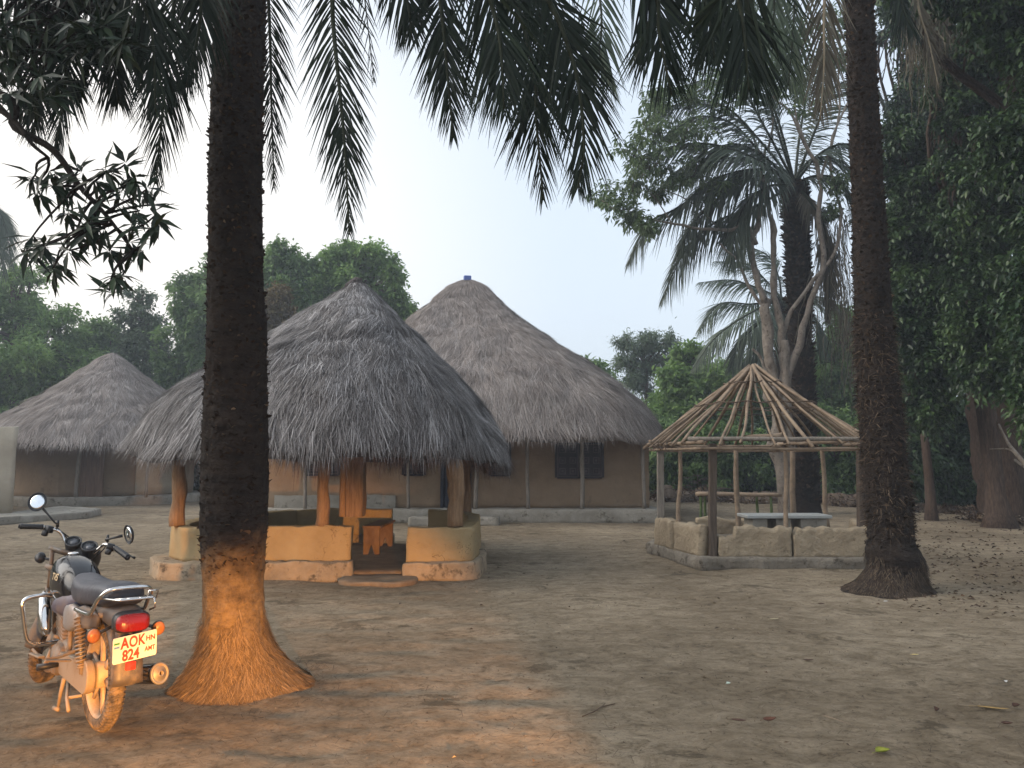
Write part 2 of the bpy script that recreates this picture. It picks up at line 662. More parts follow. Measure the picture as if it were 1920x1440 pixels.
M['thatch_base_new'] = rough_mat('brown_thatch_underlayer', (0.17, 0.142, 0.13), (0.27, 0.232, 0.215), 8, 0.95, 50, 0.9, 0.03, stretch=(1, 1, 0.5))


# ================================================================== WALL RIBBONS (mud walls and plinths that follow a path)
def smooth_path(pts, step=0.06, closed=False, rounds=2):
    pts = [Vector((p[0], p[1])) for p in pts]
    for _ in range(rounds):
        q = []
        n = len(pts)
        rng = range(n if closed else n - 1)
        if not closed:
            q.append(pts[0])
        for i in rng:
            a, b = pts[i], pts[(i + 1) % n]
            q += [a * 0.8 + b * 0.2, a * 0.2 + b * 0.8]
        if not closed:
            q.append(pts[-1])
        pts = q
    if closed:
        pts = pts + [pts[0]]
    out = [pts[0]]
    for a, b in zip(pts[:-1], pts[1:]):
        k = max(1, int((b - a).length / step))
        for i in range(1, k + 1):
            out.append(a.lerp(b, i / k))
    if closed:
        out.pop()
    return out


def ribbon(name, path, thick, z0, z1, m, parent, jit=0.012, top=None, closed=False, rounds=2, seed=1, rnd=0.03, step=0.06, nz=6):
    """a wall following the path; z1 constant or function of arc length share; returns object"""
    P = smooth_path(path, step, closed, rounds)
    n = len(P)
    cum = [0]
    for a, b in zip(P[:-1], P[1:]):
        cum.append(cum[-1] + (b - a).length)
    rows = []
    for i, p in enumerate(P):
        a = P[(i - 1) % n] if closed else P[max(i - 1, 0)]
        b = P[(i + 1) % n] if closed else P[min(i + 1, n - 1)]
        t = (b - a).normalized()
        nn = Vector((t.y, -t.x))
        zt = z1(cum[i]) if callable(z1) else z1
        h = thick / 2
        ring = []
        for k in range(nz + 1):
            z = z0 + (zt - rnd - z0) * k / nz
            ring.append((h, z))
        ring.append((h - rnd * 0.35, zt - rnd * 0.3))
        for k in range(4):
            ring.append((h - rnd - (2 * h - 2 * rnd) * k / 3, zt))
        ring.append((-h + rnd * 0.35, zt - rnd * 0.3))
        for k in range(nz, -1, -1):
            z = z0 + (zt - rnd - z0) * k / nz
            ring.append((-h, z))
        rows.append([(p.x + nn.x * o, p.y + nn.y * o, z) for o, z in ring])
    A = np.array(rows)
    nrm = np.array([[r[0] - r[len(r) // 2] for r in [A[i]]][0] for i in range(n)])
    flat = A.reshape(-1, 3)
    d = np.stack([fbm(flat * 3 + s * 31, 3, seed + s) for s in range(3)], 1) * jit + \
        np.stack([fbm(flat * 14 + s * 11, 2, seed + s) for s in range(3)], 1) * jit * 0.4
    low = np.abs(flat[:, 2] - z0) < 1e-4
    d[low, 2] = 0
    flat = flat + d
    A = flat.reshape(A.shape)
    mb = MB()
    R = [[tuple(q) for q in r] for r in A]
    if closed:
        R.append(R[0])
        mb.grid(R, True, False)
    else:
        mb.grid(R, True, True)
    return mb.build(name, m, parent, True)


def slab(name, outline, z0, z1, m, parent, jit=0.012, step=0.08, rounds=0, seed=1, inner=6):
    """a solid low platform: rough edge ring and a flat top"""
    P = smooth_path(outline, step, True, rounds)
    c = Vector((sum(p.x for p in P) / len(P), sum(p.y for p in P) / len(P)))
    rows = []
    for off, z in [(0, z0), (0.004, z0 + (z1 - z0) * 0.35), (0.0, z0 + (z1 - z0) * 0.7), (0.006, z1 - 0.012), (0.02, z1)]:
        rows.append([(p.x + (c - p).normalized().x * off, p.y + (c - p).normalized().y * off, z) for p in P])
    for k in range(1, inner):
        s = k / inner
        rows.append([(p.x * (1 - s) + c.x * s, p.y * (1 - s) + c.y * s, z1) for p in P])
    A = np.array(rows)
    flat = A.reshape(-1, 3)
    d = np.stack([fbm(flat * 4 + s * 31, 3, seed + s) for s in range(3)], 1) * jit
    d[:, 2] *= 0.5
    flat = flat + d
    A = flat.reshape(A.shape)
    mb = MB()
    mb.grid([[tuple(q) for q in r] for r in A], True, True)
    return mb.build(name, m, parent, True)


# ================================================================== THATCH ROOFS
def thatch_roof(parent, name, c, R, prof, zoff, matS, matB, n, slen, swid, seed, bias=0.6, fringe=6000, fringe_len=0.28,
                under=True, knob=None, rag=0.06, lumps=0.05, lock=0.5, course=0.04, inner=1.0):
    """c=(x,y); R(theta)->radius; prof=[(share, z)...]; zoff(theta)->eave lift; strands cover it"""
    rng = np.random.default_rng(seed)
    ps = np.array([p[0] for p in prof])
    pz = np.array([p[1] for p in prof])

    def surf(th, s, lift=0.0):
        r = R(th) * s
        z = np.interp(s, ps, pz) + zoff(th) * s ** 2
        x = c[0] + r * np.sin(th)
        y = c[1] - r * np.cos(th)
        p = np.stack([x, y, z], -1)
        q3 = np.stack([x * 1.3, y * 1.3, z * 1.3], -1).reshape(-1, 3)
        b = fbm(q3, 3, seed).reshape(th.shape) * lumps
        fr = (s * 6.3 + 0.35 * vnoise(q3 * 1.2, seed + 2).reshape(th.shape)) % 1.0      # courses of thatch lap over each other
        b = b + course * (fr ** 2) 
        p[..., 2] += b * np.clip(s * 3, 0, 1) + lift
        return p

    na, ns = 96, 40
    TH, S = np.meshgrid(np.linspace(0, 2 * PI, na, endpoint=False), np.linspace(0.0, 1.0, ns), indexing='ij')
    TH, S = TH.T, S.T
    P = surf(TH, S, -0.03)
    rows = [[tuple(q) for q in r] for r in P]
    # underside, then close inwards
    thick = 0.16
    rows += [[(q[0], q[1], q[2] - thick) for q in rows[-1]]]
    rows += [[(c[0] + (q[0] - c[0]) * 0.6, c[1] + (q[1] - c[1]) * 0.6, float(np.interp(0.6, ps, pz)) - thick) for q in rows[ns - 1]]]
    mb = MB()
    mb.grid(rows[1:], True, True)
    roof = mb.build(name, matB, parent, True)
    # strands
    th = rng.uniform(-PI, PI, n)
    keep = rng.random(n) < np.clip(0.35 + bias * (np.cos(th) + 0.65), 0.12, 1)
    th = th[keep]
    n2 = len(th)
    s = np.sqrt(rng.uniform(0.0, 1.0, n2)) * 0.985
    p = surf(th, s, 0.0)
    p2 = surf(th, np.minimum(s + 0.04, 1.03), 0.0)
    pa = surf(th + 0.02, s, 0.0)
    d = unit(p2 - p)
    tang = unit(pa - p)
    nrm = unit(np.cross(tang, d))
    nrm *= np.sign(nrm[:, 2:3] + 1e-6)
    lk = vnoise(p * np.array([7.0, 7.0, 5.0]), seed + 31)
    p = p + nrm * (rng.uniform(-0.012, 0.02, n2) + 0.028 * lk)[:, None]
    # combed direction wanders in patches
    wand = fbm(p * 1.1 + 5, 3, seed + 3) * 0.45 + rng.normal(size=n2) * 0.20 + lock * vnoise(p * np.array([6.0, 6.0, 4.0]), seed + 37)
    d2 = unit(d + tang * wand[:, None] + nrm * rng.uniform(0.0, 0.16, n2)[:, None])
    L = slen * rng.uniform(0.5, 1.25, n2) * np.clip(0.35 + s * 1.2, 0.3, 1)
    W = swid * rng.uniform(0.6, 1.5, n2)
    tone = np.clip(rng.beta(2.2, 2.6, n2) + 0.12 * fbm(p * 2.3, 3, seed + 8) + 0.16 * vnoise(p * 7, seed + 41), 0, 1)
    V, Fc = strands(p, d2, nrm, L, W, 0.10, 2, 0.3)
    T = np.repeat(tone, 6)
    # ragged eave
    m2 = fringe
    th = rng.uniform(-PI, PI, m2)
    s = rng.uniform(0.955, 1.0, m2)
    p = surf(th, s, 0.0) - np.array([0, 0, 1.0]) * rng.uniform(0, 0.10, m2)[:, None]
    out = np.stack([np.sin(th), -np.cos(th), np.zeros(m2)], -1)
    ragged = 1 + rag / 0.1 * 0.35 * fbm(np.stack([th * 9, th * 0, th * 0], -1), 3, seed + 5)
    d = unit(out * rng.uniform(0.0, 0.42, m2)[:, None] + np.array([0, 0, -1.0]) + rng.normal(size=(m2, 3)) * 0.13)
    L = fringe_len * rng.uniform(0.35, 1.05, m2) * np.clip(ragged, 0.4, 1.6)
    V2, F2 = strands(p, d, out, L, swid * rng.uniform(0.6, 1.4, m2), 0.1, 2, 0.2)
    tone2 = np.clip(rng.beta(2.2, 2.8, m2), 0, 1)
    V3 = np.vstack([V, V2])
    F3 = np.vstack([Fc, F2 + len(V)])
    me = np_mesh('thatch', V3, F3, np.concatenate([T, np.repeat(tone2, 6)]))
    link_mesh('thatch', me, matS, roof)
    if under:
        m3 = fringe
        th = rng.uniform(-PI, PI, m3)
        s = rng.uniform(0.84, 0.97, m3)
        p = surf(th, s, -thick * 0.8)
        out = np.stack([np.sin(th), -np.cos(th), np.zeros(m3)], -1)
        d = unit(out * 0.25 + np.array([0, 0, -1.0]) + rng.normal(size=(m3, 3)) * 0.15)
        L = inner * fringe_len * rng.uniform(0.4, 1.1, m3) * np.clip(1 + 0.5 * fbm(np.stack([th * 7, th * 0, th * 0], -1), 3, seed + 6), 0.4, 1.5)
        strand_obj('inner_thatch', M['thatch_under'], roof, p, d, out, L, swid * rng.uniform(0.7, 1.5, m3), rng.random(m3), 0.05)
    return roof, surf


def pole(name, a, b, r, m, parent, n=9, wob=0.012, seg=8, r2=None, seed=0):
    rr = random.Random(seed * 77 + int(abs(a[0]) * 1000) + int(abs(b[1]) * 531))
    a, b = Vector(a), Vector(b)
    r2 = r2 if r2 is not None else r * 0.85
    pts, rs = [], []
    ph = rr.uniform(0, 6)
    for i in range(seg + 1):
        s = i / seg
        p = a.lerp(b, s)
        k = math.sin(s * PI)
        p += Vector((math.sin(s * 5 + ph), math.cos(s * 4 + ph), 0)) * wob * k + Vector((rr.uniform(-1, 1), rr.uniform(-1, 1), rr.uniform(-1, 1))) * wob * 0.35 * k
        pts.append(p)
        rs.append((r + (r2 - r) * s) * rr.uniform(0.88, 1.1))
    mb = MB().tube(pts, rs, n)
    return mb.build(name, m, parent, True)


# ------------------------------------------------------------------ open pavilion with low walls
def make_pavilion():
    c = (-2.38, 11.8)
    t = thing('thatched_pavilion', 'open thatched hut with low ochre walls and brown log posts behind the left palm', 'hut', (c[0], c[1], 0))
    # plinths and walls
    wl_path = [(-2.06, 10.0), (-3.2, 9.98), (-4.15, 10.02), (-4.42, 10.35), (-4.5, 11.5), (-4.35, 12.5), (-3.7, 13.25), (-2.8, 13.42), (-2.07, 13.38)]
    wr_path = [(-1.33, 10.0), (-0.60, 10.0), (-0.55, 10.7), (-0.58, 12.0), (-0.86, 12.95), (-1.37, 13.28)]
    ribbon('plinth', [(-2.0, 9.9), (-3.2, 9.86), (-4.3, 9.9), (-4.58, 10.3), (-4.64, 11.5), (-4.45, 12.6), (-3.75, 13.4), (-2.8, 13.55), (-2.05, 13.5)], 0.34, -0.03, 0.215, M['cement_brown'], t, 0.022, seed=3, rounds=0, nz=6, rnd=0.018, step=0.04)
    ribbon('plinth', [(-1.36, 9.92), (-0.60, 9.92), (-0.52, 10.7), (-0.58, 12.0), (-0.85, 13.0), (-1.35, 13.35)], 0.34, -0.03, 0.205, M['cement_brown'], t, 0.022, seed=9, rounds=0, nz=6, rnd=0.018, step=0.04)
    top = lambda s: 0.635 + 0.012 * math.sin(s * 2.1)
    w = ribbon('low_wall', wl_path, 0.20, 0.2, top, M['mud'], t, 0.016, seed=5, rounds=0, nz=10, rnd=0.018, step=0.04)
    w2 = ribbon('low_wall', wr_path, 0.20, 0.19, lambda s: 0.615 + 0.02 * min(s, 1), M['mud'], t, 0.016, seed=6, rounds=0, nz=10, rnd=0.018, step=0.04)
    slab('floor', [(-2.0, 9.95), (-1.4, 9.95), (-0.75, 10.3), (-0.7, 12.6), (-1.4, 13.2), (-3.6, 13.2), (-4.3, 12.2), (-4.25, 10.4)], -0.03, 0.075, M['earth_floor'], t, 0.02, seed=12)
    slab('step', [(-2.15, 9.5), (-1.95, 9.28), (-1.6, 9.33), (-1.4, 9.24), (-1.12, 9.45), (-1.2, 9.75), (-1.55, 9.97), (-2.02, 9.93)], -0.03, 0.04, M['earth_floor'], t, 0.035, rounds=1, seed=14)
    # posts
    pole('post', at(332, 986, 10.15), at(335, 862, 10.15), 0.098, M['wood_post'], t, 10, 0.02)
    pole('post', at(604, 986, 9.98), at(610, 862, 9.98), 0.085, M['wood_post'], t, 10, 0.015)
    pole('post', at(854, 987, 9.99), at(852, 858, 9.99), 0.108, M['wood_post'], t, 10, 0.018, r2=0.105)
    pole('post', (at(675, 987, 13.33)[0], 13.33, 0.55), at(676, 850, 13.33), 0.105, M['wood_post'], t, 10, 0.01)
    pole('post', (-4.3, 12.4, 0.55), (-4.25, 12.35, 1.9), 0.09, M['wood_post'], t)
    pole('post', (-0.75, 12.7, 0.55), (-0.75, 12.65, 1.9), 0.09, M['wood_post'], t)
    # the post sawn off above the floor in the middle of the front
    a, b = at(637, 968, 10.3), at(681, 968, 10.3)
    top_z = at(650, 845, 10.3).z
    mb = MB()
    n = 9
    rows = []
    rr = random.Random(5)
    for i in range(n):
        z = a.z + (top_z + 0.25 - a.z) * i / (n - 1)
        j = rr.uniform(-0.004, 0.004)
        rows.append([(a.x + j, 10.24, z), (a.x + 0.02 + j, 10.21, z), (a.x + 0.07, 10.215, z), (a.x + 0.085, 10.225, z), (a.x + 0.1, 10.205, z), (b.x - 0.02 + j, 10.2, z), (b.x + j, 10.23, z), (b.x + j, 10.42, z), (a.x + j, 10.42, z)])
    mb.grid(rows)
    mb.build('hanging_timber', M['wood_post'], t)
    # roof
    def R(th):
        x = np.sin(th)
        y = np.cos(th)          # +1 towards the camera
        r = 2.62 + 0.0 * th
        r = r + np.where(x < 0, 0.42 * np.abs(x) ** 1.6, -0.36 * np.abs(x) ** 1.6)
        r = r + 0.30 * np.clip(y, 0, 1) ** 1.2 + 0.05 * np.sin(th * 5 + 1)
        return r
    def zoff(th):
        x = np.sin(th)
        return 0.16 * np.clip(-x, 0, 1) - 0.10 * np.clip(x, 0, 1) + 0.03 * np.sin(th * 3) + 0.15 * np.clip(np.cos(th), 0, 1) * np.clip(0.6 + x, 0, 1)
    prof = [(0, 4.22), (0.05, 4.19), (0.12, 4.03), (0.25, 3.74), (0.42, 3.35), (0.6, 2.93), (0.78, 2.48), (0.9, 2.10), (0.97, 1.78), (1.0, 1.60), (1.1, 1.2)]
    roof, surf = thatch_roof(t, 'roof', c, R, prof, zoff, M['thatch_old'], M['thatch_base'], 140000, 0.34, 0.0068, 4, 0.6, 20000, 0.20, rag=0.28, lumps=0.08, lock=0.42, course=0.02, inner=2.0)
    # twisted knot at the peak
    mb = MB()
    mb.tube([(c[0] - 0.10, c[1] - 0.03, 4.12), (c[0] - 0.07, c[1], 4.20), (c[0] - 0.02, c[1], 4.27), (c[0] + 0.04, c[1], 4.29)], [0.14, 0.11, 0.07, 0.02], 10)
    mb.tube([(c[0] - 0.16, c[1] - 0.10, 4.09), (c[0], c[1] - 0.17, 4.10), (c[0] + 0.13, c[1] - 0.1, 4.08), (c[0] + 0.16, c[1] + 0.03, 4.08)], 0.035, 7)
    k = mb.build('roof_knot', M['thatch_base'], roof, True)
    rng = np.random.default_rng(3)
    m = 900
    th = rng.uniform(-PI, PI, m)
    base = np.stack([c[0] - 0.03 + np.sin(th) * 0.09, c[1] - np.cos(th) * 0.09, 4.13 + rng.uniform(-0.05, 0.12, m)], -1)
    d = unit(np.stack([np.sin(th + 0.8), -np.cos(th + 0.8), rng.uniform(-0.6, 0.5, m)], -1))
    strand_obj('thatch', M['thatch_old'], k, base, d, np.tile([0, 0, 1.0], (m, 1)), rng.uniform(0.06, 0.18, m), np.full(m, 0.008), rng.random(m) * 0.6, 0.4)
    return t


make_pavilion()

# bench inside the pavilion's back corner
def make_stool():
    p = at(700, 1035, 11.9)
    x0, x1 = at(682, 985, 11.7).x, at(712, 985, 11.7).x
    y0, y1 = 11.7, 12.75
    z0, zt = 0.075, 0.50
    sh = at(735, 985, 12.7).x - at(711, 985, 11.7).x
    t = thing('wooden_bench', 'small brown plank bench with notched legs inside the open hut', 'bench', ((x0 + x1) / 2, (y0 + y1) / 2, 0.07))
    mb = MB()
    mb.add([(x0 - 0.01, y0 - 0.06, zt - 0.035), (x1 + 0.02, y0 - 0.06, zt - 0.035), (x1 + sh + 0.03, y1 + 0.06, zt - 0.035), (x0 + sh, y1 + 0.06, zt - 0.035),
            (x0 - 0.01, y0 - 0.06, zt), (x1 + 0.02, y0 - 0.06, zt), (x1 + sh + 0.03, y1 + 0.06, zt), (x0 + sh, y1 + 0.06, zt)],
           [(3, 2, 1, 0), (4, 5, 6, 7), (0, 1, 5, 4), (1, 2, 6, 5), (2, 3, 7, 6), (3, 0, 4, 7)])
    mb.build('seat', M['bench_wood'], t, bevel=0.004)
    for yy, k in ((y0, 0.06), (y1, 0.94)):
        ox = sh * k
        w = x1 - x0
        mb = MB()
        prof = [(0, zt - 0.037), (w, zt - 0.037), (w, z0), (w * 0.70, z0), (w * 0.5, z0 + 0.15), (w * 0.30, z0), (0, z0)]
        # extrude front/back; concave face split in two convex pieces
        fr = [(x0 + ox + u, yy - 0.02, z) for u, z in prof]
        bk = [(x0 + ox + u, yy + 0.02, z) for u, z in prof]
        n = len(prof)
        mid_t = (x0 + ox + w / 2, yy - 0.02, zt - 0.037)
        mid_b = (x0 + ox + w / 2, yy + 0.02, zt - 0.037)
        b = mb.add(fr + bk + [mid_t, mid_b], [])
        m0, m1 = 2 * n, 2 * n + 1
        mb.f += [(m0, 4, 3, 2, 1)[::-1], (0, 6, 5, 4, m0)[::-1], (m1, n + 4, n + 3, n + 2, n + 1), (n, n + 6, n + 5, n + 4, m1)]
        for i in range(1, n):
            j = (i + 1) % n
            mb.f.append((i, j, n + j, n + i))
        mb.build('leg', M['bench_wood'], t)
    mb = MB().box(((x0 + x1) / 2 + sh / 2 - 0.09, (y0 + y1) / 2, zt - 0.09), (0.02, y1 - y0 - 0.06, 0.1), Matrix.Rotation(-math.atan2(sh, y1 - y0), 3, 'Z'))
    mb.build('side_rail', M['bench_wood'], t)


make_stool()


# ------------------------------------------------------------------ shutters and doors
def shutter_window(parent, xc, y, zb, w, h, name='window'):
    """closed double shutter, each leaf with carved square panels; stands proud of the wall"""
    f = MB()
    for dx in (-w / 2, w / 2):
        f.box((xc + dx, y - 0.02, zb + h / 2), (0.05, 0.06, h + 0.05))
    for z in (zb - 0.025, zb + h + 0.025):
        f.box((xc, y - 0.023, z), (w - 0.052, 0.06, 0.05))
    f.box((xc, y - 0.015, zb + h / 2), (0.03, 0.05, h - 0.002))
    win = f.build(name, M['shutter_frame'], parent)
    win_b = MB()
    for sgn in (-1, 1):
        mb = MB()
        for q in (-1, 1):
            mb.box((xc + sgn * w / 4 + q * (w / 4 - 0.045), y - 0.018, zb + h / 2), (0.035, 0.012, h - 0.016))
        lx = xc + sgn * w / 4
        lw = w / 2 - 0.07
        win_b.box((lx, y - 0.004, zb + h / 2), (lw, 0.02, h - 0.012))
        for col in (-0.25, 0.25):
            for row in range(3):
                zz = zb + h * (row + 0.5) / 3
                cx = lx + col * lw
                s = min(lw * 0.36, h / 3 * 0.62)
                e = s * 0.16
                for q in (-1, 1):
                    mb.box((cx + q * (s - e) / 2, y - 0.024, zz), (e, 0.022, s))
                    mb.box((cx, y - 0.023, zz + q * (s - e) / 2), (s - 2 * e, 0.020, e))
                mb.box((cx, y - 0.020, zz), (s * 0.34, 0.014, s * 0.34))
        mb.build('shutter', M['shutter'], win)
    win_b.build('shutter_back', M['shutter_frame'], win)
    return win


# ------------------------------------------------------------------ big house
def make_house():
    cx, cy = -1.35, 23.0
    t = thing('thatched_house', 'large mud house with tall grey-brown thatched roof and dark carved shutters, behind the open hut', 'house', (cx, cy, 0))
    slab('plinth', [(-6.3, 18.35), (3.55, 18.2), (3.6, 27.8), (-6.3, 27.9)], -0.05, 0.31, M['cement'], t, 0.02, step=0.12, seed=31)
    slab('step', [(at(766, 983, 17.75).x, 17.62), (at(936, 984, 17.6).x, 17.58), (at(936, 984, 17.6).x, 18.16), (at(766, 983, 17.75).x, 18.2)], -0.03, 0.17, M['cement'], t, 0.02, step=0.08, seed=33)
    # wall: box with wavering faces
    ribbon('wall', [(-5.95, 19.15), (3.27, 19.1), (3.3, 27.0), (-5.95, 27.0)], 0.26, 0.30, 2.28, M['mud_dark'], t, 0.015, closed=True, rounds=0, seed=35, step=0.12, nz=16)
    # grey skirting smear on the left part of the front
    yb = 18.955
    mb = MB()
    rng = random.Random(4)
    xs = np.linspace(-5.8, at(742, 950, 19).x, 40)
    tops = [(x, yb - 0.006, 0.31 + 0.30 + 0.012 * math.sin(x * 5) + rng.uniform(-0.008, 0.008)) for x in xs]
    bots = [(x, yb - 0.006, 0.312) for x in xs]
    b = mb.add(bots + tops + [(p[0], yb + 0.05, p[2]) for p in bots + tops], [])
    n = len(xs)
    for i in range(n - 1):
        mb.f.append((i, i + 1, n + i + 1, n + i))
        mb.f.append((n + i, n + i + 1, 3 * n + i + 1, 3 * n + i))
    mb.build('skirting', M['cement'], t)
    # door
    xd = (at(829, 940, 19).x + at(881, 940, 19).x) / 2
    wd = at(881, 940, 19).x - at(829, 940, 19).x
    mb = MB()
    for dx in (-wd / 2, wd / 2):
        mb.box((xd + dx, yb - 0.035, 0.31 + 0.85), (0.07, 0.09, 1.7))
    fr = mb.build('door', M['dark_door_opening'], t)
    mb = MB()
    for sgn in (-1, 1):
        mb.box((xd + sgn * wd / 4, yb - 0.015, 0.31 + 0.845), (wd / 2 - 0.05, 0.04, 1.68))
        for k in range(3):
            mb.box((xd + sgn * wd / 4, yb - 0.04, 0.31 + 0.3 + k * 0.52), (wd / 2 - 0.16, 0.02, 0.36))
    mb.build('door_panel', M['dark_door_opening'], fr)
    for x0, x1, yb_px in ((573, 638, 890), (754, 798, 890), (916, 958, 891), (1041, 1132, 895)):
        a, b2 = at(x0, yb_px, 18.95), at(x1, yb_px, 18.95)
        shutter_window(t, (a.x + b2.x) / 2, yb, a.z + 0.02, b2.x - a.x - 0.04, 0.78)
    # veranda posts
    for i, (x, yb2, r) in enumerate(((572, 951, 0.045), (660, 951, 0.045), (765.5, 951, 0.038), (891.5, 954, 0.058), (990, 955, 0.048), (1091.5, 956, 0.056), (1208, 956, 0.05))):
        Y = 18.55
        a = at(x, yb2, Y)
        pole('post', (a.x, Y, 0.29), (a.x + (0.02 if i % 2 else -0.015), Y, 2.25), r, M['wood_grey'], t, 8, 0.012, seed=i)
    for i in range(3):
        pole('post', (3.42, 20.6 + i * 2.2, 0.3), (3.42, 20.6 + i * 2.2, 2.2), 0.05, M['wood_grey'], t, 8, 0.012, seed=20 + i)

    def R(th):
        e = 4.5
        a, b = 5.42, 5.3
        return (np.abs(np.sin(th) / a) ** e + np.abs(np.cos(th) / b) ** e) ** (-1 / e)
    zoff = lambda th: 0.05 * np.sin(th * 4 + 1)
    prof = [(0, 6.88), (0.03, 6.84), (0.10, 6.62), (0.19, 6.14), (0.25, 5.84), (0.38, 5.19), (0.55, 4.52), (0.66, 4.08), (0.80, 3.50), (0.90, 3.00), (0.97, 2.48), (1.0, 2.08), (1.1, 1.6)]
    roof, surf = thatch_roof(t, 'roof', (cx, cy), R, prof, zoff, M['thatch_new'], M['thatch_base_new'], 150000, 0.50, 0.012, 8, 0.75, 16000, 0.34, rag=0.08, lumps=0.08)
    # collar of older thatch round the peak
    rng = np.random.default_rng(8)
    n = 14000
    th = rng.uniform(-PI, PI, n)
    s = np.sqrt(rng.uniform(0, 1, n)) * 0.165
    p = surf(th, s, 0.05)
    p2 = surf(th, s + 0.02, 0.05)
    d = unit(p2 - p + rng.normal(size=(n, 3)) * 0.012)
    nr = np.tile([0, -0.4, 1.0], (n, 1))
    strand_obj('ridge_thatch', M['thatch_new'], roof, p, d, nr, rng.uniform(0.15, 0.42, n), rng.uniform(0.008, 0.018, n), np.clip(rng.beta(2, 3.6, n), 0, 1), 0.12)
    mb = MB()
    pz = at(875, 529, cy - 0.2).z
    mb.box((cx - 0.0, cy - 0.15, 6.93), (0.22, 0.16, 0.15), Matrix.Rotation(0.2, 3, 'Z'), bev=0.012)
    mb.build('peak_cap', plain('blue_plastic', (0.10, 0.16, 0.42), 0.5), roof)
    return t


make_house()


# ------------------------------------------------------------------ small round hut on the left
def make_round_hut():
    cx, cy = -14.35, 27.4
    t = thing('round_hut', 'round mud hut with smooth grey thatched roof, left of the leftmost palm', 'hut', (cx, cy, 0))
    circ = lambda r, n=28: [(cx + r * math.sin(2 * PI * k / n), cy - r * math.cos(2 * PI * k / n)) for k in range(n)]
    slab('plinth', circ(3.45), -0.05, 0.30, M['cement'], t, 0.02, step=0.15, seed=41)
    ribbon('wall', circ(2.75), 0.22, 0.28, 2.25, M['mud_dark'], t, 0.015, closed=True, rounds=0, seed=43, step=0.12, nz=10)
    ribbon('pale_plaster', [(cx + 2.88 * math.sin(a), cy - 2.88 * math.cos(a)) for a in np.linspace(0.78, 1.5, 16)], 0.04, 0.30, 2.4, M['beige'], t, 0.008, rounds=0, seed=44)
    for px, r in ((142, 0.065), (264, 0.05)):
        a = at(px, 932, 24.2)
        pole('post', (a.x, 24.2 + (0.0 if px < 200 else 0.35), 0.28), (a.x + 0.03, 24.2 + (0 if px < 200 else 0.35), 2.3), r, M['wood_grey'], t, 8, 0.02)
    a = at(169, 932, 24.5)
    dr = MB()
    for k in range(4):
        dr.box((a.x - 0.27 + k * 0.18, 24.545 + 0.004 * (k % 2), 1.15), (0.176, 0.05, 1.74))
    dr.build('door', M['door_brown'], t)
    b = at(31, 905, 25.5)
    MB().box((b.x + 0.05, 25.35, 1.2), (0.28, 0.3, 1.5), Matrix.Rotation(-0.9, 3, 'Z')).build('side_opening_shade', M['dark_door_opening'], t)  # solid dark box, its colour standing in for the shade inside an opening
    R = lambda th: 4.05 + 0.06 * np.sin(th * 3)
    zoff = lambda th: 0.05 * np.sin(th * 2 + 2)
    prof = [(0, 5.30), (0.03, 5.27), (0.12, 5.0), (0.28, 4.45), (0.45, 3.92), (0.6, 3.45), (0.75, 3.0), (0.88, 2.55), (1.0, 2.0), (1.1, 1.6)]
    thatch_roof(t, 'roof', (cx, cy), R, prof, zoff, M['thatch_new'], M['thatch_base_new'], 60000, 0.5, 0.015, 14, 0.8, 7000, 0.34, rag=0.12, lumps=0.07)
    return t


make_round_hut()


# ------------------------------------------------------------------ plastered building at the left edge
def make_left_building():
    Y = 19.0
    xr = at(24, 955, Y).x
    t = thing('plastered_building', 'pale beige plastered wall end of a building at the far left edge', 'building', (xr - 1.5, Y + 1.5, 0))
    slab('wall', [(xr - 4.0, Y - 1.2), (xr - 0.02, Y), (xr - 3.6, Y + 4.0), (xr - 6.5, Y + 3.0)], 0.15, 2.28, M['beige'], t, 0.03, step=0.1, seed=51)
    a, b = ground(162, 972), ground(-60, 997)
    slab('plinth', [(b.x - 1.2, b.y - 0.2), (a.x, a.y), (a.x - 0.35, a.y + 1.35), (xr + 0.5, Y + 2.4), (b.x - 1.5, Y + 3.0)], -0.03, 0.17, M['cement'], t, 0.03, step=0.1, seed=53)


make_left_building()


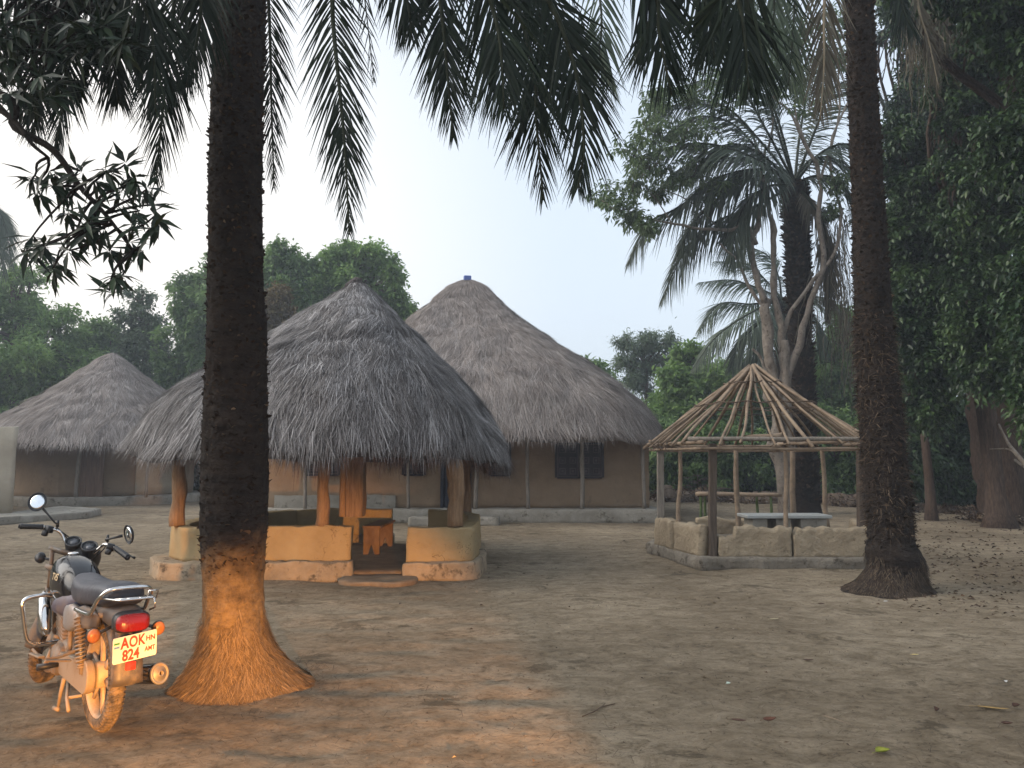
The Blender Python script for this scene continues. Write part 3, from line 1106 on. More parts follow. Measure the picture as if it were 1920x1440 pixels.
# ------------------------------------------------------------------ bare pole frame gazebo
def make_gazebo():
    apex = at(1410, 690, 12.6)
    t = thing('pole_gazebo', 'unthatched gazebo of bare tan poles on low broken mud walls by the right palm', 'gazebo', (apex.x, apex.y, 0))
    slab('plinth', [(2.20, 12.75), (2.56, 10.72), (5.15, 10.70), (5.75, 12.6), (5.0, 14.5), (2.9, 14.5)], -0.04, 0.145, M['cement_worn'], t, 0.03, step=0.06, seed=61)
    # low walls of crumbling mud
    def stepped(levels):
        def f(s):
            for lim, z in levels:
                if s < lim:
                    return z + 0.012 * math.sin(s * 31) + 0.010 * math.sin(s * 13 + 2)
            return levels[-1][1]
        return f
    p = [at(1233, 1002, 12.3), at(1270, 1020, 11.75), at(1279, 1022, 11.7), at(1326, 1040, 11.0)]
    rib = lambda pts, z1, seed, th=0.17: ribbon('low_wall', pts, th, 0.13, z1, M['mud_raw'], t, 0.022, rounds=0, seed=seed, step=0.035, nz=8, rnd=0.04)
    rib([(2.36, 12.45), (2.47, 11.78)], lambda s: 0.58 + 0.015 * math.sin(s * 17), 63)
    rib([(2.50, 11.68), (2.70, 10.98)], lambda s: 0.56 - 0.02 * s + 0.014 * math.sin(s * 21), 64)
    x = lambda px: at(px, 1000, 10.95).x
    rib([(x(1345), 10.95), (x(1388), 10.95), (x(1480), 10.93)], stepped([(x(1362) - x(1345), 0.40), (x(1378) - x(1345), 0.44), (99, 0.55)]), 65)
    rib([(x(1484), 10.93), (5.02, 10.93), (5.5, 12.5)], stepped([(0.07, 0.44), (99, 0.54)]), 66)
    rib([(2.45, 12.65), (2.85, 13.6), (3.35, 14.1)], lambda s: 0.36 + 0.02 * math.sin(s * 17), 67)
    rib([(3.35, 14.15), (4.9, 14.2)], lambda s: 0.42 + 0.03 * math.sin(s * 7), 68)
    rib([(4.6, 13.9), (5.3, 13.2)], lambda s: 0.5 + 0.03 * math.sin(s * 11), 69)
    # rectangular timber posts
    def timber(px, ytop, ybot, Y, w, d, zb, m):
        a, b = at(px, ybot, Y), at(px, ytop, Y)
        mb = MB()
        rr = random.Random(px)
        rows = []
        for i in range(7):
            z = zb + (b.z - zb) * i / 6
            j, k = rr.uniform(-0.005, 0.005), rr.uniform(-0.003, 0.003)
            xx = a.x + (b.x - a.x) * i / 6
            rows.append([(xx - w / 2 + j, Y - d / 2, z), (xx + w / 2 + k, Y - d / 2 + j, z), (xx + w / 2 + j, Y + d / 2, z), (xx - w / 2 + k, Y + d / 2, z)])
        mb.grid(rows)
        mb.build('post', m, t, bevel=0.006)
    timber(1336, 832, 1035, 10.95, 0.10, 0.10, 0.13, M['wood_dark'])
    timber(1238, 846, 968, 12.35, 0.10, 0.10, 0.13, M['wood_grey'])
    timber(1616, 840, 988, 11.2, 0.13, 0.11, 0.13, M['wood_dark'])
    pole('post', at(1273, 1005, 11.72), at(1275, 838, 11.72), 0.036, M['wood_tan'], t, 8, 0.02)
    pole('post', (at(1384, 985, 13.9).x, 13.9, 0.13), at(1380, 842, 13.9), 0.05, M['wood_tan'], t, 8, 0.02)
    pole('post', at(1475, 1015, 10.96), at(1472, 840, 10.96), 0.036, M['wood_tan'], t, 8, 0.015)
    pole('post', (at(1487, 980, 14.0).x, 14.0, 0.13), at(1486, 842, 14.0), 0.055, M['wood_tan'], t, 8, 0.012)
    pole('post', (at(1552, 985, 13.2).x, 13.2, 0.3), at(1541, 842, 13.2), 0.045, M['wood_tan'], t, 8, 0.02)
    # ring beams: heavy horizontal poles
    zt = at(1400, 830, 10.9).z
    corner = [(2.27, 12.55), (2.62, 10.85), (5.1, 10.85), (5.45, 12.6), (5.0, 14.35), (2.9, 14.35)]
    for i in range(6):
        a, b = corner[i], corner[(i + 1) % 6]
        d = (Vector(b) - Vector(a)).normalized() * 0.14
        dz = 0.05 if i % 2 else 0.0
        pole('ring_beam', (a[0] - d.x, a[1] - d.y, zt + dz), (b[0] + d.x, b[1] + d.y, zt + dz), 0.035, M['wood_tan'] if i != 1 else M['wood_grey'], t, 8, 0.02, seed=i)
        pole('ring_beam', (a[0] - d.x * 0.5, a[1] - d.y * 0.5 + 0.0, zt - 0.085), (b[0] + d.x * 0.6, b[1] + d.y * 0.6, zt - 0.085), 0.024, M['wood_tan'], t, 7, 0.025, seed=i + 9)
    # rafters
    def edge_pt(a):
        # where the direction a from the apex meets the ring
        o = Vector((apex.x, apex.y))
        dv = Vector((math.sin(a), -math.cos(a)))
        best = None
        for i in range(6):
            p0, p1 = Vector(corner[i]), Vector(corner[(i + 1) % 6])
            e = p1 - p0
            den = dv.x * e.y - dv.y * e.x
            if abs(den) < 1e-6:
                continue
            w = p0 - o
            s = (w.x * e.y - w.y * e.x) / den
            u = (w.x * dv.y - w.y * dv.x) / den
            if s > 0 and -1e-6 <= u <= 1 + 1e-6:
                best = s if best is None else min(best, s)
        return dv, best
    rr = random.Random(21)
    nraf = 34
    rafters = []
    for i in range(nraf):
        a = 2 * PI * i / nraf + rr.uniform(-0.085, 0.085)
        dv, s = edge_pt(a)
        ztop = apex.z + rr.uniform(-0.05, 0.05)
        p0 = Vector((apex.x + dv.x * 0.05, apex.y + dv.y * 0.05, ztop))
        q = Vector((apex.x + dv.x * s, apex.y + dv.y * s, zt + 0.065))
        d = (q - p0)
        p1 = p0 + d * (1 + rr.uniform(0.05, 0.11))
        r = rr.uniform(0.017, 0.029)
        mb = MB()
        pts, rs = [], []
        ph = rr.uniform(0, 6)
        bend = rr.uniform(-0.05, 0.05)
        for k in range(11):
            u = k / 10
            p = p0.lerp(p1, u)
            sd = Vector((-dv.y, dv.x, 0))
            p = p + sd * (bend * math.sin(u * PI) + 0.012 * math.sin(u * 11 + ph)) + Vector((0, 0, 0.015 * math.sin(u * 7 + ph)))
            pts.append(p)
            rs.append(r * (1.15 - 0.25 * u) * rr.uniform(0.9, 1.12))
        mb.tube(pts, rs, 7)
        mb.build('rafter', M['wood_tan'], t, True)
        rafters.append((a, p0, q))
    # hoops tied round the rafters
    for f, r, below in ((0.26, 0.011, 0), (0.56, 0.012, 0), (0.575, 0.008, 1)):
        pts = []
        for k in range(61):
            a = 2 * PI * k / 60
            dv, s = edge_pt(a)
            u = f
            p = Vector((apex.x + dv.x * (0.05 + (s - 0.05) * u), apex.y + dv.y * (0.05 + (s - 0.05) * u), apex.z + (zt + 0.065 - apex.z) * u + (0.04 if not below else -0.035)))
            pts.append(p + Vector((0, 0, 0.014 * math.sin(k * 1.7))))
        MB().tube(pts, r, 6).build('binding_hoop', M['vine'], t, True)
    # vine lashings where rafters cross the front beams
    for a, p0, q in rafters:
        mb = MB()
        for k in range(3):
            ang = rr.uniform(0, PI)
            v = Vector((math.cos(ang), math.sin(ang), rr.uniform(-0.8, 0.8))) * 0.05
            c0 = q + Vector((0, 0, -0.03 - 0.03 * k))
            mb.tube([c0 - v, c0 + v * 0.2 + Vector((0, -0.04, 0)), c0 + v], 0.006, 5)
        if q.y < apex.y + 0.5:
            mb.build('lashing', M['vine'], t, True)
    mb = MB()
    for k in range(26):          # tangle of vine at the left corner
        c0 = Vector((2.25 + rr.uniform(-0.08, 0.3), 12.4 - rr.uniform(-0.2, 1.2), zt - 0.04 + rr.uniform(-0.06, 0.05)))
        v = Vector((rr.uniform(-0.16, 0.16), rr.uniform(-0.2, 0.2), rr.uniform(-0.05, 0.05)))
        mb.tube([c0 - v, c0 + Vector((rr.uniform(-.04, .04), rr.uniform(-.04, .04), rr.uniform(-.03, .03))), c0 + v], 0.007, 5)
    mb.build('vine_tangle', M['vine'], t, True)
    # loose plank lying on the front beam
    a, b = at(1395, 826, 10.95), at(1470, 822, 11.05)
    mb = MB()
    mb.loft([(0, 0.02, -0.015, 0.015), (0.12, 0.05, -0.035, 0.03), (0.45, 0.06, -0.045, 0.045), (0.53, 0.055, -0.04, 0.055), (0.56, 0.02, 0.0, 0.07)], 10)
    for i in range(len(mb.v)):
        mb.v[i] = Vector((a.x + mb.v[i].x, 10.98 + mb.v[i].y, zt + 0.088 + mb.v[i].z))
    o = mb.build('loose_log', M['wood_tan'], None, True)
    recentre(o, (a.x + 0.28, 10.98, zt + 0.05))
    tag(o, 'short split log lying across the front beam of the bare pole gazebo', 'log')
    return t


make_gazebo()


def make_table():
    y0, y1 = 12.0, 12.55
    z = 0.63
    xa, xb = at(1390, 962, 12.3).x, at(1556, 965, 12.1).x
    t = thing('concrete_table', 'long grey concrete topped table on block legs inside the bare gazebo', 'table', ((xa + xb) / 2, 12.3, 0.14))
    m = plain('pale_cement_top', (0.36, 0.37, 0.355), 0.55, dirt=(0.27, 0.27, 0.25), dscale=4, dlevel=0.5)
    MB().box(((xa + xb) / 2, (y0 + y1) / 2, z - 0.025), (xb - xa, y1 - y0, 0.05), bev=0.008).build('table_top', m, t)
    for px, w in ((1419, 0.2), (1463, 0.2), (1519, 0.36)):
        MB().box((at(px, 975, 12.2).x, (y0 + y1) / 2, (0.14 + z - 0.052) / 2), (w, 0.40, z - 0.052 - 0.14), taper=1.15).build('leg', M['cement'], t, bevel=0.01)


make_table()


def make_pole_bench():
    Y = 17.2
    z = at(1380, 926, Y).z
    xa, xb = at(1302, 925, Y).x, at(1462, 928, Y).x
    t = thing('pole_bench', 'rustic bench of long tan poles on green stake legs, on the earth behind the gazebo', 'bench', ((xa + xb) / 2, Y, 0))
    for k, dy in enumerate((-0.12, 0.0, 0.12)):
        pole('seat_pole', (xa + 0.05 * k, Y + dy, z), (xb - 0.04 * k, Y + dy, z - 0.02), 0.045, M['wood_tan'], t, 8, 0.02, seed=k)
    g = rough_mat('green_stake_bark', (0.05, 0.075, 0.03), (0.10, 0.13, 0.055), 8)
    for px, dy in ((1312, -0.1), (1325, 0.12), (1423, 0.12), (1443, -0.1)):
        x = at(px, 950, Y).x
        pole('leg', (x, Y + dy, -0.02), (x, Y + dy, z - 0.04), 0.035, g, t, 8, 0.01)


make_pole_bench()

# ================================================================== PALMS
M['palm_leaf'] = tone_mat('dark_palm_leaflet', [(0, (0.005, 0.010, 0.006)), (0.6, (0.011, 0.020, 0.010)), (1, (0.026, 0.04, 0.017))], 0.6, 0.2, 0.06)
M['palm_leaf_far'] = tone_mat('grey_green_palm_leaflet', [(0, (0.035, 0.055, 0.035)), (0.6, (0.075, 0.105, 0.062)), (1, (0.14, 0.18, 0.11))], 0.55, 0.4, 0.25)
M['palm_leaf_mid'] = tone_mat('dark_grey_green_palm_leaflet', [(0, (0.03, 0.044, 0.03)), (0.6, (0.068, 0.09, 0.06)), (1, (0.15, 0.175, 0.12))], 0.55, 0.35, 0.15)  # dark grey-green leaflets of the palm behind the gazebo
M['palm_dead'] = tone_mat('dry_palm_leaflet', [(0, (0.06, 0.052, 0.038)), (0.6, (0.12, 0.105, 0.078)), (1, (0.21, 0.19, 0.14))], 0.8, 0.2, 0.2)
M['rachis'] = plain('palm_rachis', (0.022, 0.028, 0.014), 0.6, dirt=(0.014, 0.016, 0.009), spec=0.2)
M['rachis_dead'] = plain('dry_palm_rachis', (0.22, 0.18, 0.12), 0.8)
M['palm_bark'] = rough_mat('dark_palm_bark', (0.009, 0.007, 0.006), (0.040, 0.029, 0.022), 7, 0.92, 26, 0.9, 0.03, stretch=(1, 1, 2.2), spots=(11, (0.10, 0.072, 0.05), 0.68))
M['palm_flake'] = tone_mat('palm_bark_flake', [(0, (0.016, 0.012, 0.009)), (0.6, (0.065, 0.045, 0.032)), (0.88, (0.15, 0.105, 0.068)), (1, (0.30, 0.235, 0.165))], 0.9, 0.15)
M['palm_base'] = rough_mat('dusty_palm_foot', (0.15, 0.105, 0.06), (0.29, 0.21, 0.125), 9, 0.92, 40, 0.9, 0.02, spots=(8, (0.09, 0.062, 0.04), 0.58))
M['root'] = tone_mat('pale_palm_rootlet', [(0, (0.055, 0.037, 0.020)), (0.5, (0.145, 0.10, 0.057)), (1, (0.30, 0.215, 0.13))], 0.9, 0.15)
M['root_dark'] = tone_mat('dark_palm_rootlet', [(0, (0.025, 0.018, 0.013)), (0.5, (0.065, 0.047, 0.034)), (1, (0.15, 0.115, 0.08))], 0.9, 0.15)


def dusty_lit_bark():  # paler foot: dust and the lamplit zone, both painted into the colour
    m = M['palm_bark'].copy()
    m.name = 'palm_bark_dusty_lamplit_foot'
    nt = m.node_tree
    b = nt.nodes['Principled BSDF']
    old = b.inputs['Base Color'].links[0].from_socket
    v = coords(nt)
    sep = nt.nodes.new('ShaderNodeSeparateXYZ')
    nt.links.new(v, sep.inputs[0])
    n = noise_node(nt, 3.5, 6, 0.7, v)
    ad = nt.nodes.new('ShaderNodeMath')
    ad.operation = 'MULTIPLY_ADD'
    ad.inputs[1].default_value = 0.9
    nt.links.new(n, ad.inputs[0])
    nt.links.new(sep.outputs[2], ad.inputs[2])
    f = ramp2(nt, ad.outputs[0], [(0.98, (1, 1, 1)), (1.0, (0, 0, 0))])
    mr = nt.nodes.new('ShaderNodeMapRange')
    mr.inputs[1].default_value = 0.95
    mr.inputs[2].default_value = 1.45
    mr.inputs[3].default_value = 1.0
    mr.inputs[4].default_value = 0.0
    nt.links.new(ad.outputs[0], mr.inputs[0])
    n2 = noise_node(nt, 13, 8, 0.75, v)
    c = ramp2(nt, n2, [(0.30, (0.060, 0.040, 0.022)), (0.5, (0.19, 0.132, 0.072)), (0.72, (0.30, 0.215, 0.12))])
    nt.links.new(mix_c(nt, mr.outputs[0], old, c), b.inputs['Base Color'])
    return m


M['palm_bark_dusty_lit'] = dusty_lit_bark()


def bez(pts, n):
    """smooth curve through the points"""
    P = [np.array(p, float) for p in pts]
    P = [2 * P[0] - P[1]] + P + [2 * P[-1] - P[-2]]
    out = []
    segs = len(P) - 3
    for i in range(n):
        u = i / (n - 1) * segs
        k = min(int(u), segs - 1)
        t = u - k
        a, b, c, d = P[k], P[k + 1], P[k + 2], P[k + 3]
        out.append(0.5 * ((2 * b) + (c - a) * t + (2 * a - 5 * b + 4 * c - d) * t * t + (3 * b - a - 3 * c + d) * t ** 3))
    return np.array(out)


def frond(parent, pts, leaflen, mat, rmat, pairs=70, start=0.12, hang=0.45, seed=0, width=0.030, rr=0.022, flat=0.7, name='frond', missing=0.0, face=None):
    """feather frond along a path: rachis tube with leaflets both sides"""
    rng = np.random.default_rng(seed + 100)
    C = bez(pts, 40)
    L = np.cumsum(np.r_[0, np.linalg.norm(np.diff(C, axis=0), axis=1)])
    mb = MB()
    mb.tube([tuple(p) for p in C], [rr * (1 - 0.85 * i / 39) + 0.002 for i in range(40)], 6)
    fr = mb.build(name, rmat, parent, True)
    n = pairs * 2
    s = start + (1 - start) * (np.repeat(np.arange(pairs), 2) + rng.uniform(0, 0.5, n)) / pairs
    s = np.clip(s, 0, 0.998)
    if missing:
        k = rng.random(n) > missing
    else:
        k = np.ones(n, bool)
    sg = np.tile([-1.0, 1.0], pairs)[k]
    s = s[k]
    n = len(s)
    idx = s * 39
    i0 = np.clip(idx.astype(int), 0, 38)
    p = C[i0] + (C[i0 + 1] - C[i0]) * (idx - i0)[:, None]
    t = unit(C[i0 + 1] - C[i0])
    # side direction: roughly facing the given view so the frond spreads, else horizontal
    f = np.array(face if face is not None else (0, -1.0, 0.35), float)
    side = unit(np.cross(t, f))
    up = unit(np.cross(side, t))
    env = np.sin(np.clip((s - start) / (1 - start), 0, 1) ** 0.75 * PI * 0.93 + 0.18) ** 0.6
    ll = leaflen * np.clip(env, 0.18, 1) * rng.uniform(0.85, 1.1, n)
    a = 0.95 - 0.62 * s + rng.normal(size=n) * 0.09         # opening angle from the rachis
    a = np.clip(a, 0.12, 1.2) * flat / 0.7
    d = t * np.cos(a)[:, None] + (side * sg[:, None]) * np.sin(a)[:, None] + up * rng.normal(size=n)[:, None] * 0.10
    d = unit(d + np.array([0, 0, -1.0]) * hang * 0.25)
    nr = unit(up + rng.normal(size=(n, 3)) * 0.25)
    W = width * rng.uniform(0.75, 1.15, n) * np.clip(env, 0.5, 1)
    tone = np.clip(rng.normal(0.45, 0.2, n), 0, 1)
    V, Fc = strands(p, d, nr, ll, W, hang * rng.uniform(0.3, 1.1, n), 4, 0.06, 0.25)
    me = np_mesh('leaflets', V, Fc, np.repeat(tone, 10))
    link_mesh('leaflets', me, mat, fr)
    return fr


def palm_trunk(parent, axis, radii, seed, flake_n, flake=(0.05, 0.03), zdark=0.0, zmax=None, bark=None, rings=0.010):
    """axis: list of points, radii at z; noisy ringed trunk with stubs of old leaf bases"""
    rng = np.random.default_rng(seed)
    A = np.array([tuple(p) for p in axis])
    z0, z1 = A[0, 2], A[-1, 2]
    zr = np.array([r[0] for r in radii])
    rv = np.array([r[1] for r in radii])
    nz, na = int((z1 - z0) / 0.022), 84
    z = np.linspace(z0, z1, nz)
    cx = np.interp(z, A[:, 2], A[:, 0])
    cy = np.interp(z, A[:, 2], A[:, 1])
    th = np.linspace(0, 2 * PI, na, endpoint=False)
    Z, T = np.meshgrid(z, th, indexing='ij')

    def rad(Zf, Tf):
        r = np.interp(Zf, zr, rv)
        q = np.stack([np.sin(Tf) * 2.2, np.cos(Tf) * 2.2, Zf * 2.5], -1).reshape(-1, 3)
        r = r * (1 + 0.05 * fbm(q, 3, seed).reshape(Zf.shape))
        if rings:
            ph = Zf * 2 * PI / 0.085 + 0.8 * vnoise(q * 1.5, seed + 4).reshape(Zf.shape) * 2
            r = r + 0.55 * rings * (np.sin(ph + 1.6 * vnoise(q * 3.1, seed + 6).reshape(Zf.shape)) ** 3) * np.clip((Zf - zdark) * 2.5, 0.15, 1)
        q2 = np.stack([np.sin(Tf) * 12, np.cos(Tf) * 12, Zf * 26], -1).reshape(-1, 3)
        r = r + 0.008 * fbm(q2, 2, seed + 9).reshape(Zf.shape)
        return r
    Rr = rad(Z, T)
    X = cx[:, None] + Rr * np.sin(T)
    Y = cy[:, None] - Rr * np.cos(T)
    P = np.stack([X, Y, Z], -1).reshape(-1, 3)
    ii = np.arange(nz - 1)[:, None] * na
    jj = np.arange(na)[None, :]
    a, b = ii + jj, ii + (jj + 1) % na
    Fq = np.stack([a, b, b + na, a + na], -1).reshape(-1, 4)
    tr = link_mesh('trunk', np_mesh('trunk', P, Fq), bark or M['palm_bark'], parent, True)
    # flakes: short upward plates, rooted in the bark
    n = flake_n
    zz = zdark + (z1 - zdark) * rng.random(n)
    row = np.round(zz / 0.085) * 0.085
    zz = row + rng.normal(size=n) * 0.028
    zz = np.clip(zz, zdark, z1 - 0.05)
    tt = rng.uniform(0, 2 * PI, n)
    rr = rad(zz, tt)
    base = np.stack([np.interp(zz, A[:, 2], A[:, 0]) + (rr - 0.012) * np.sin(tt), np.interp(zz, A[:, 2], A[:, 1]) - (rr - 0.012) * np.cos(tt), zz], -1)
    out = np.stack([np.sin(tt), -np.cos(tt), np.zeros(n)], -1)
    d = unit(out * rng.uniform(0.25, 0.95, n)[:, None] + np.array([0, 0, 1.0]) * rng.uniform(0.3, 1, n)[:, None] + rng.normal(size=(n, 3)) * 0.2)
    tone = np.clip(rng.beta(1.6, 3.2, n), 0, 1)
    strand_obj('bark_flakes', M['palm_flake'], tr, base, d, out, flake[0] * rng.uniform(0.4, 1.3, n), flake[1] * rng.uniform(0.6, 1.7, n), tone, 0.05, 2, 0.35)
    return tr, rad


def root_skirt(parent, axis, rfun, z_top, n, mat, seed, L=(0.08, 0.22), w=0.006):
    rng = np.random.default_rng(seed)
    th = rng.uniform(-PI, PI, n)
    z = z_top * rng.random(n) ** 1.7 * (0.72 + 0.4 * vnoise(np.stack([np.sin(th) * 4, np.cos(th) * 4, th * 0], -1), seed) + 0.25 * rng.random(n))
    z = np.maximum(z, 0.004)
    r = rfun(z, th) + 0.004
    AX = np.array([tuple(a) for a in axis])
    axis_xy = (np.interp(z, AX[:, 2], AX[:, 0]), AX[0, 1])
    p = np.stack([axis_xy[0] + r * np.sin(th), axis_xy[1] - r * np.cos(th), z], -1)
    z2 = np.maximum(z - 0.04, 0.0)
    r2 = rfun(z2, th) + 0.01
    q = np.stack([axis_xy[0] + r2 * np.sin(th), axis_xy[1] - r2 * np.cos(th), z2 - 1e-3], -1)
    out = np.stack([np.sin(th), -np.cos(th), np.zeros(n)], -1)
    tang = np.stack([np.cos(th), np.sin(th), np.zeros(n)], -1)
    d = unit(unit(q - p) + tang * rng.normal(size=n)[:, None] * 0.42 + out * rng.uniform(-0.05, 0.35, n)[:, None])
    return strand_obj('rootlets', mat, parent, p, d, out, rng.uniform(L[0], L[1], n), w * rng.uniform(0.6, 1.6, n), np.clip(rng.beta(2, 2.2, n), 0, 1), 0.05, 2, 0.4)


def left_palm():
    bx, by = -1.90, 5.32
    t = thing('oil_palm', 'tall dark palm trunk beside the motorcycle, its flared base covered in pale rootlets', 'palm', (bx, by, 0))
    axis = [(bx + 0.11, by, -0.05), (bx + 0.105, by, 0.0), (bx + 0.05, by, 0.22), (bx + 0.02, by, 0.4), (bx + 0.005, by, 1.0), (bx - 0.02, by, 2.2), (bx - 0.075, by, 3.4), (bx - 0.09, by + 0.02, 4.6), (bx - 0.09, by + 0.05, 7.1)]
    radii = [(-0.05, 0.50), (0.0, 0.45), (0.05, 0.385), (0.12, 0.32), (0.22, 0.250), (0.32, 0.212), (0.45, 0.196), (0.66, 0.194), (0.8, 0.202), (1.0, 0.210), (1.45, 0.212), (1.9, 0.206), (2.6, 0.192), (3.4, 0.180), (4.6, 0.172), (7.1, 0.172)]
    # the foot is paler: dust, and lamplight put into the bark colour
    tr, rad = palm_trunk(t, axis, radii, 3, 9000, (0.034, 0.030), zdark=0.74, rings=0.005, bark=M['palm_bark_dusty_lit'])
    ft = tr
    root_skirt(ft, axis, lambda z, th: rad(z, th) + 0.004, 0.42, 14000, M['root'], 6, (0.03, 0.10), 0.0030)
    # crown
    crown = np.array((bx - 0.05, by + 0.05, 7.0))
    k = 0

    def fr(px, Y, ll, hang=0.34, pairs=92, tipY=None, mat=None, face=None, seed=None, start=0.25, width=0.021, arch=0.5):
        nonlocal k
        k += 1
        tipY = tipY if tipY is not None else Y
        n = len(px)
        w = [at(p[0], p[1], Y + (tipY - Y) * i / max(1, n - 1)) for i, p in enumerate(px)]
        d = w[0] - Vector(crown)
        mid = Vector(crown) + d * 0.45 + Vector((0, 0, arch))
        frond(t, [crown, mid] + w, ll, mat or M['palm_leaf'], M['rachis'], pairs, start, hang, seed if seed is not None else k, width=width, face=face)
    fr([(345, -130), (322, 60), (308, 180), (292, 345)], 4.5, 0.42, seed=1)
    fr([(385, -120), (375, 40), (350, 160)], 4.3, 0.40, seed=2)
    fr([(255, -130), (285, 60), (292, 210)], 4.1, 0.42, seed=3)
    fr([(498, -130), (506, 60), (509, 200), (514, 352)], 5.6, 0.36, seed=4, width=0.018)
    fr([(612, -130), (625, 50), (640, 200), (648, 300), (655, 440)], 4.4, 0.36, seed=5, width=0.019)
    fr([(810, -130), (826, 6), (834, 78), (840, 150), (850, 258)], 4.6, 0.40, seed=6)
    fr([(900, -140), (975, 30), (1003, 150), (1005, 219), (1019, 375)], 4.3, 0.46, seed=7)
    fr([(930, -160), (1031, 6), (1062, 78), (1084, 156), (1095, 272), (1084, 352)], 4.0, 0.42, seed=8)
    fr([(860, -160), (925, 20), (940, 110), (945, 205)], 3.9, 0.46, seed=9)
    fr([(930, -200), (985, -60), (1020, 60), (1040, 160)], 4.4, 0.44, seed=16)
    fr([(700, -200), (745, -70), (765, 10), (772, 70)], 4.6, 0.36, seed=18)
    fr([(1130, -160), (1225, -20), (1236, 62), (1259, 178)], 3.7, 0.42, seed=10)
    fr([(1330, -170), (1384, 0), (1396, 73), (1404, 168)], 3.6, 0.46, seed=11)
    fr([(1240, -170), (1310, -30), (1330, 40), (1340, 110)], 4.2, 0.46, seed=15)
    fr([(90, -150), (118, 50), (122, 160), (105, 282)], 4.4, 0.34, seed=12)
    fr([(170, -150), (205, 20), (215, 130), (222, 190)], 4.8, 0.40, seed=13)
    fr([(40, -150), (60, 30), (70, 170), (62, 255)], 4.6, 0.34, seed=14)
    # fronds that fall away from the camera, out of the picture
    for j in range(9):
        a = 0.5 * PI + j * 0.38 - 1.5
        o = Vector((math.sin(a), math.cos(a), 0))
        c = Vector(crown)
        frond(t, [c, c + o * 1.2 + Vector((0, 0, 0.9)), c + o * 2.6 + Vector((0, 0, 0.5)), c + o * 3.7 + Vector((0, 0, -0.9))], 0.5, M['palm_leaf'], M['rachis'], 45, 0.2, 0.5, 40 + j)


left_palm()


def right_palm():
    b = ground(1690, 1112)
    by = b.y + 0.25
    bx = 4.28
    t = thing('oil_palm', 'leaning dark palm trunk at the right beside the pole gazebo, shaggy bark and swollen foot', 'palm', (bx, by, 0))
    pts = [(1692, 1112), (1683, 1060), (1673, 1029), (1659, 880), (1646, 718), (1638, 600), (1626, 340), (1618, 180), (1611, 0)]
    axis = [(bx + 0.02, by, -0.05)]
    for p in pts[1:]:
        w = at(p[0], p[1], by)
        axis.append((w.x, by, w.z))
    top = axis[-1]
    axis.append((top[0] - 0.35, by + 0.05, top[2] + 3.0))
    zz = lambda y: at(1650, y, by).z
    radii = [(-0.05, 0.54), (0.0, 0.46), (0.06, 0.385), (0.15, 0.34), (0.26, 0.315), (0.36, 0.325), (0.44, 0.30), (0.54, 0.255), (1.42, 0.24), (2.33, 0.228), (3.2, 0.205), (4.5, 0.18), (6.5, 0.165), (10, 0.165)]
    tr, rad = palm_trunk(t, axis, radii, 13, 9000, (0.045, 0.036), zdark=0.5)
    root_skirt(tr, axis, lambda z, th: rad(z, th), 0.40, 5500, M['root_dark'], 16, (0.03, 0.09), 0.0045)
    # fibrous shag higher up
    rng = np.random.default_rng(77)
    n = 5600
    A = np.array([tuple(a) for a in axis])
    z = rng.uniform(0.6, 3.2, n)
    th = rng.uniform(0, 2 * PI, n)
    r = rad(z, th)
    p = np.stack([np.interp(z, A[:, 2], A[:, 0]) + r * np.sin(th), by - r * np.cos(th), z], -1)
    out = np.stack([np.sin(th), -np.cos(th), np.zeros(n)], -1)
    d = unit(out * 0.45 + rng.normal(size=(n, 3)) * np.array([0.6, 0.6, 0.6]))
    strand_obj('bark_fibre', M['palm_flake'], tr, p, d, out, rng.uniform(0.03, 0.11, n), rng.uniform(0.003, 0.012, n), np.clip(rng.beta(2, 2.2, n), 0, 1), 0.3, 3, 0.3)
    crown = np.array((axis[-1][0], by, axis[-1][2] - 0.1))
    k = 0
    for px, Y, ll, mat, rm, miss in (
            ([(1560, -220), (1546, 0), (1545, 120), (1538, 222)], 8.2, 0.55, M['palm_dead'], M['rachis_dead'], 0.1),
            ([(1500, -220), (1490, 0), (1484, 100), (1478, 160)], 8.6, 0.6, M['palm_leaf_far'], M['rachis'], 0.0),
            ([(1120, -220), (1128, 31), (1124, 100), (1140, 152)], 9.5, 0.7, M['palm_leaf_far'], M['rachis'], 0.0),
            ([(1440, -220), (1452, 0), (1440, 90)], 8.0, 0.6, M['palm_leaf_far'], M['rachis'], 0.0),
            ([(1700, -200), (1720, 0), (1742, 80), (1760, 165)], 9.6, 0.4, M['palm_dead'], M['rachis_dead'], 0.35),
            ([(1665, -200), (1690, 0), (1712, 60)], 9.2, 0.5, M['palm_leaf'], M['rachis'], 0.0),
            ([(1390, -240), (1400, -20), (1420, 60)], 10.0, 0.7, M['palm_leaf_far'], M['rachis'], 0.0)):
        k += 1
        w = [at(p[0], p[1], Y) for p in px]
        c = Vector(crown)
        frond(t, [crown, c + (w[0] - c) * 0.5 + Vector((0, 0, 0.8))] + w, ll, mat, rm, 80, 0.3, 0.55, 60 + k, width=0.035, missing=miss, rr=0.03)


right_palm()


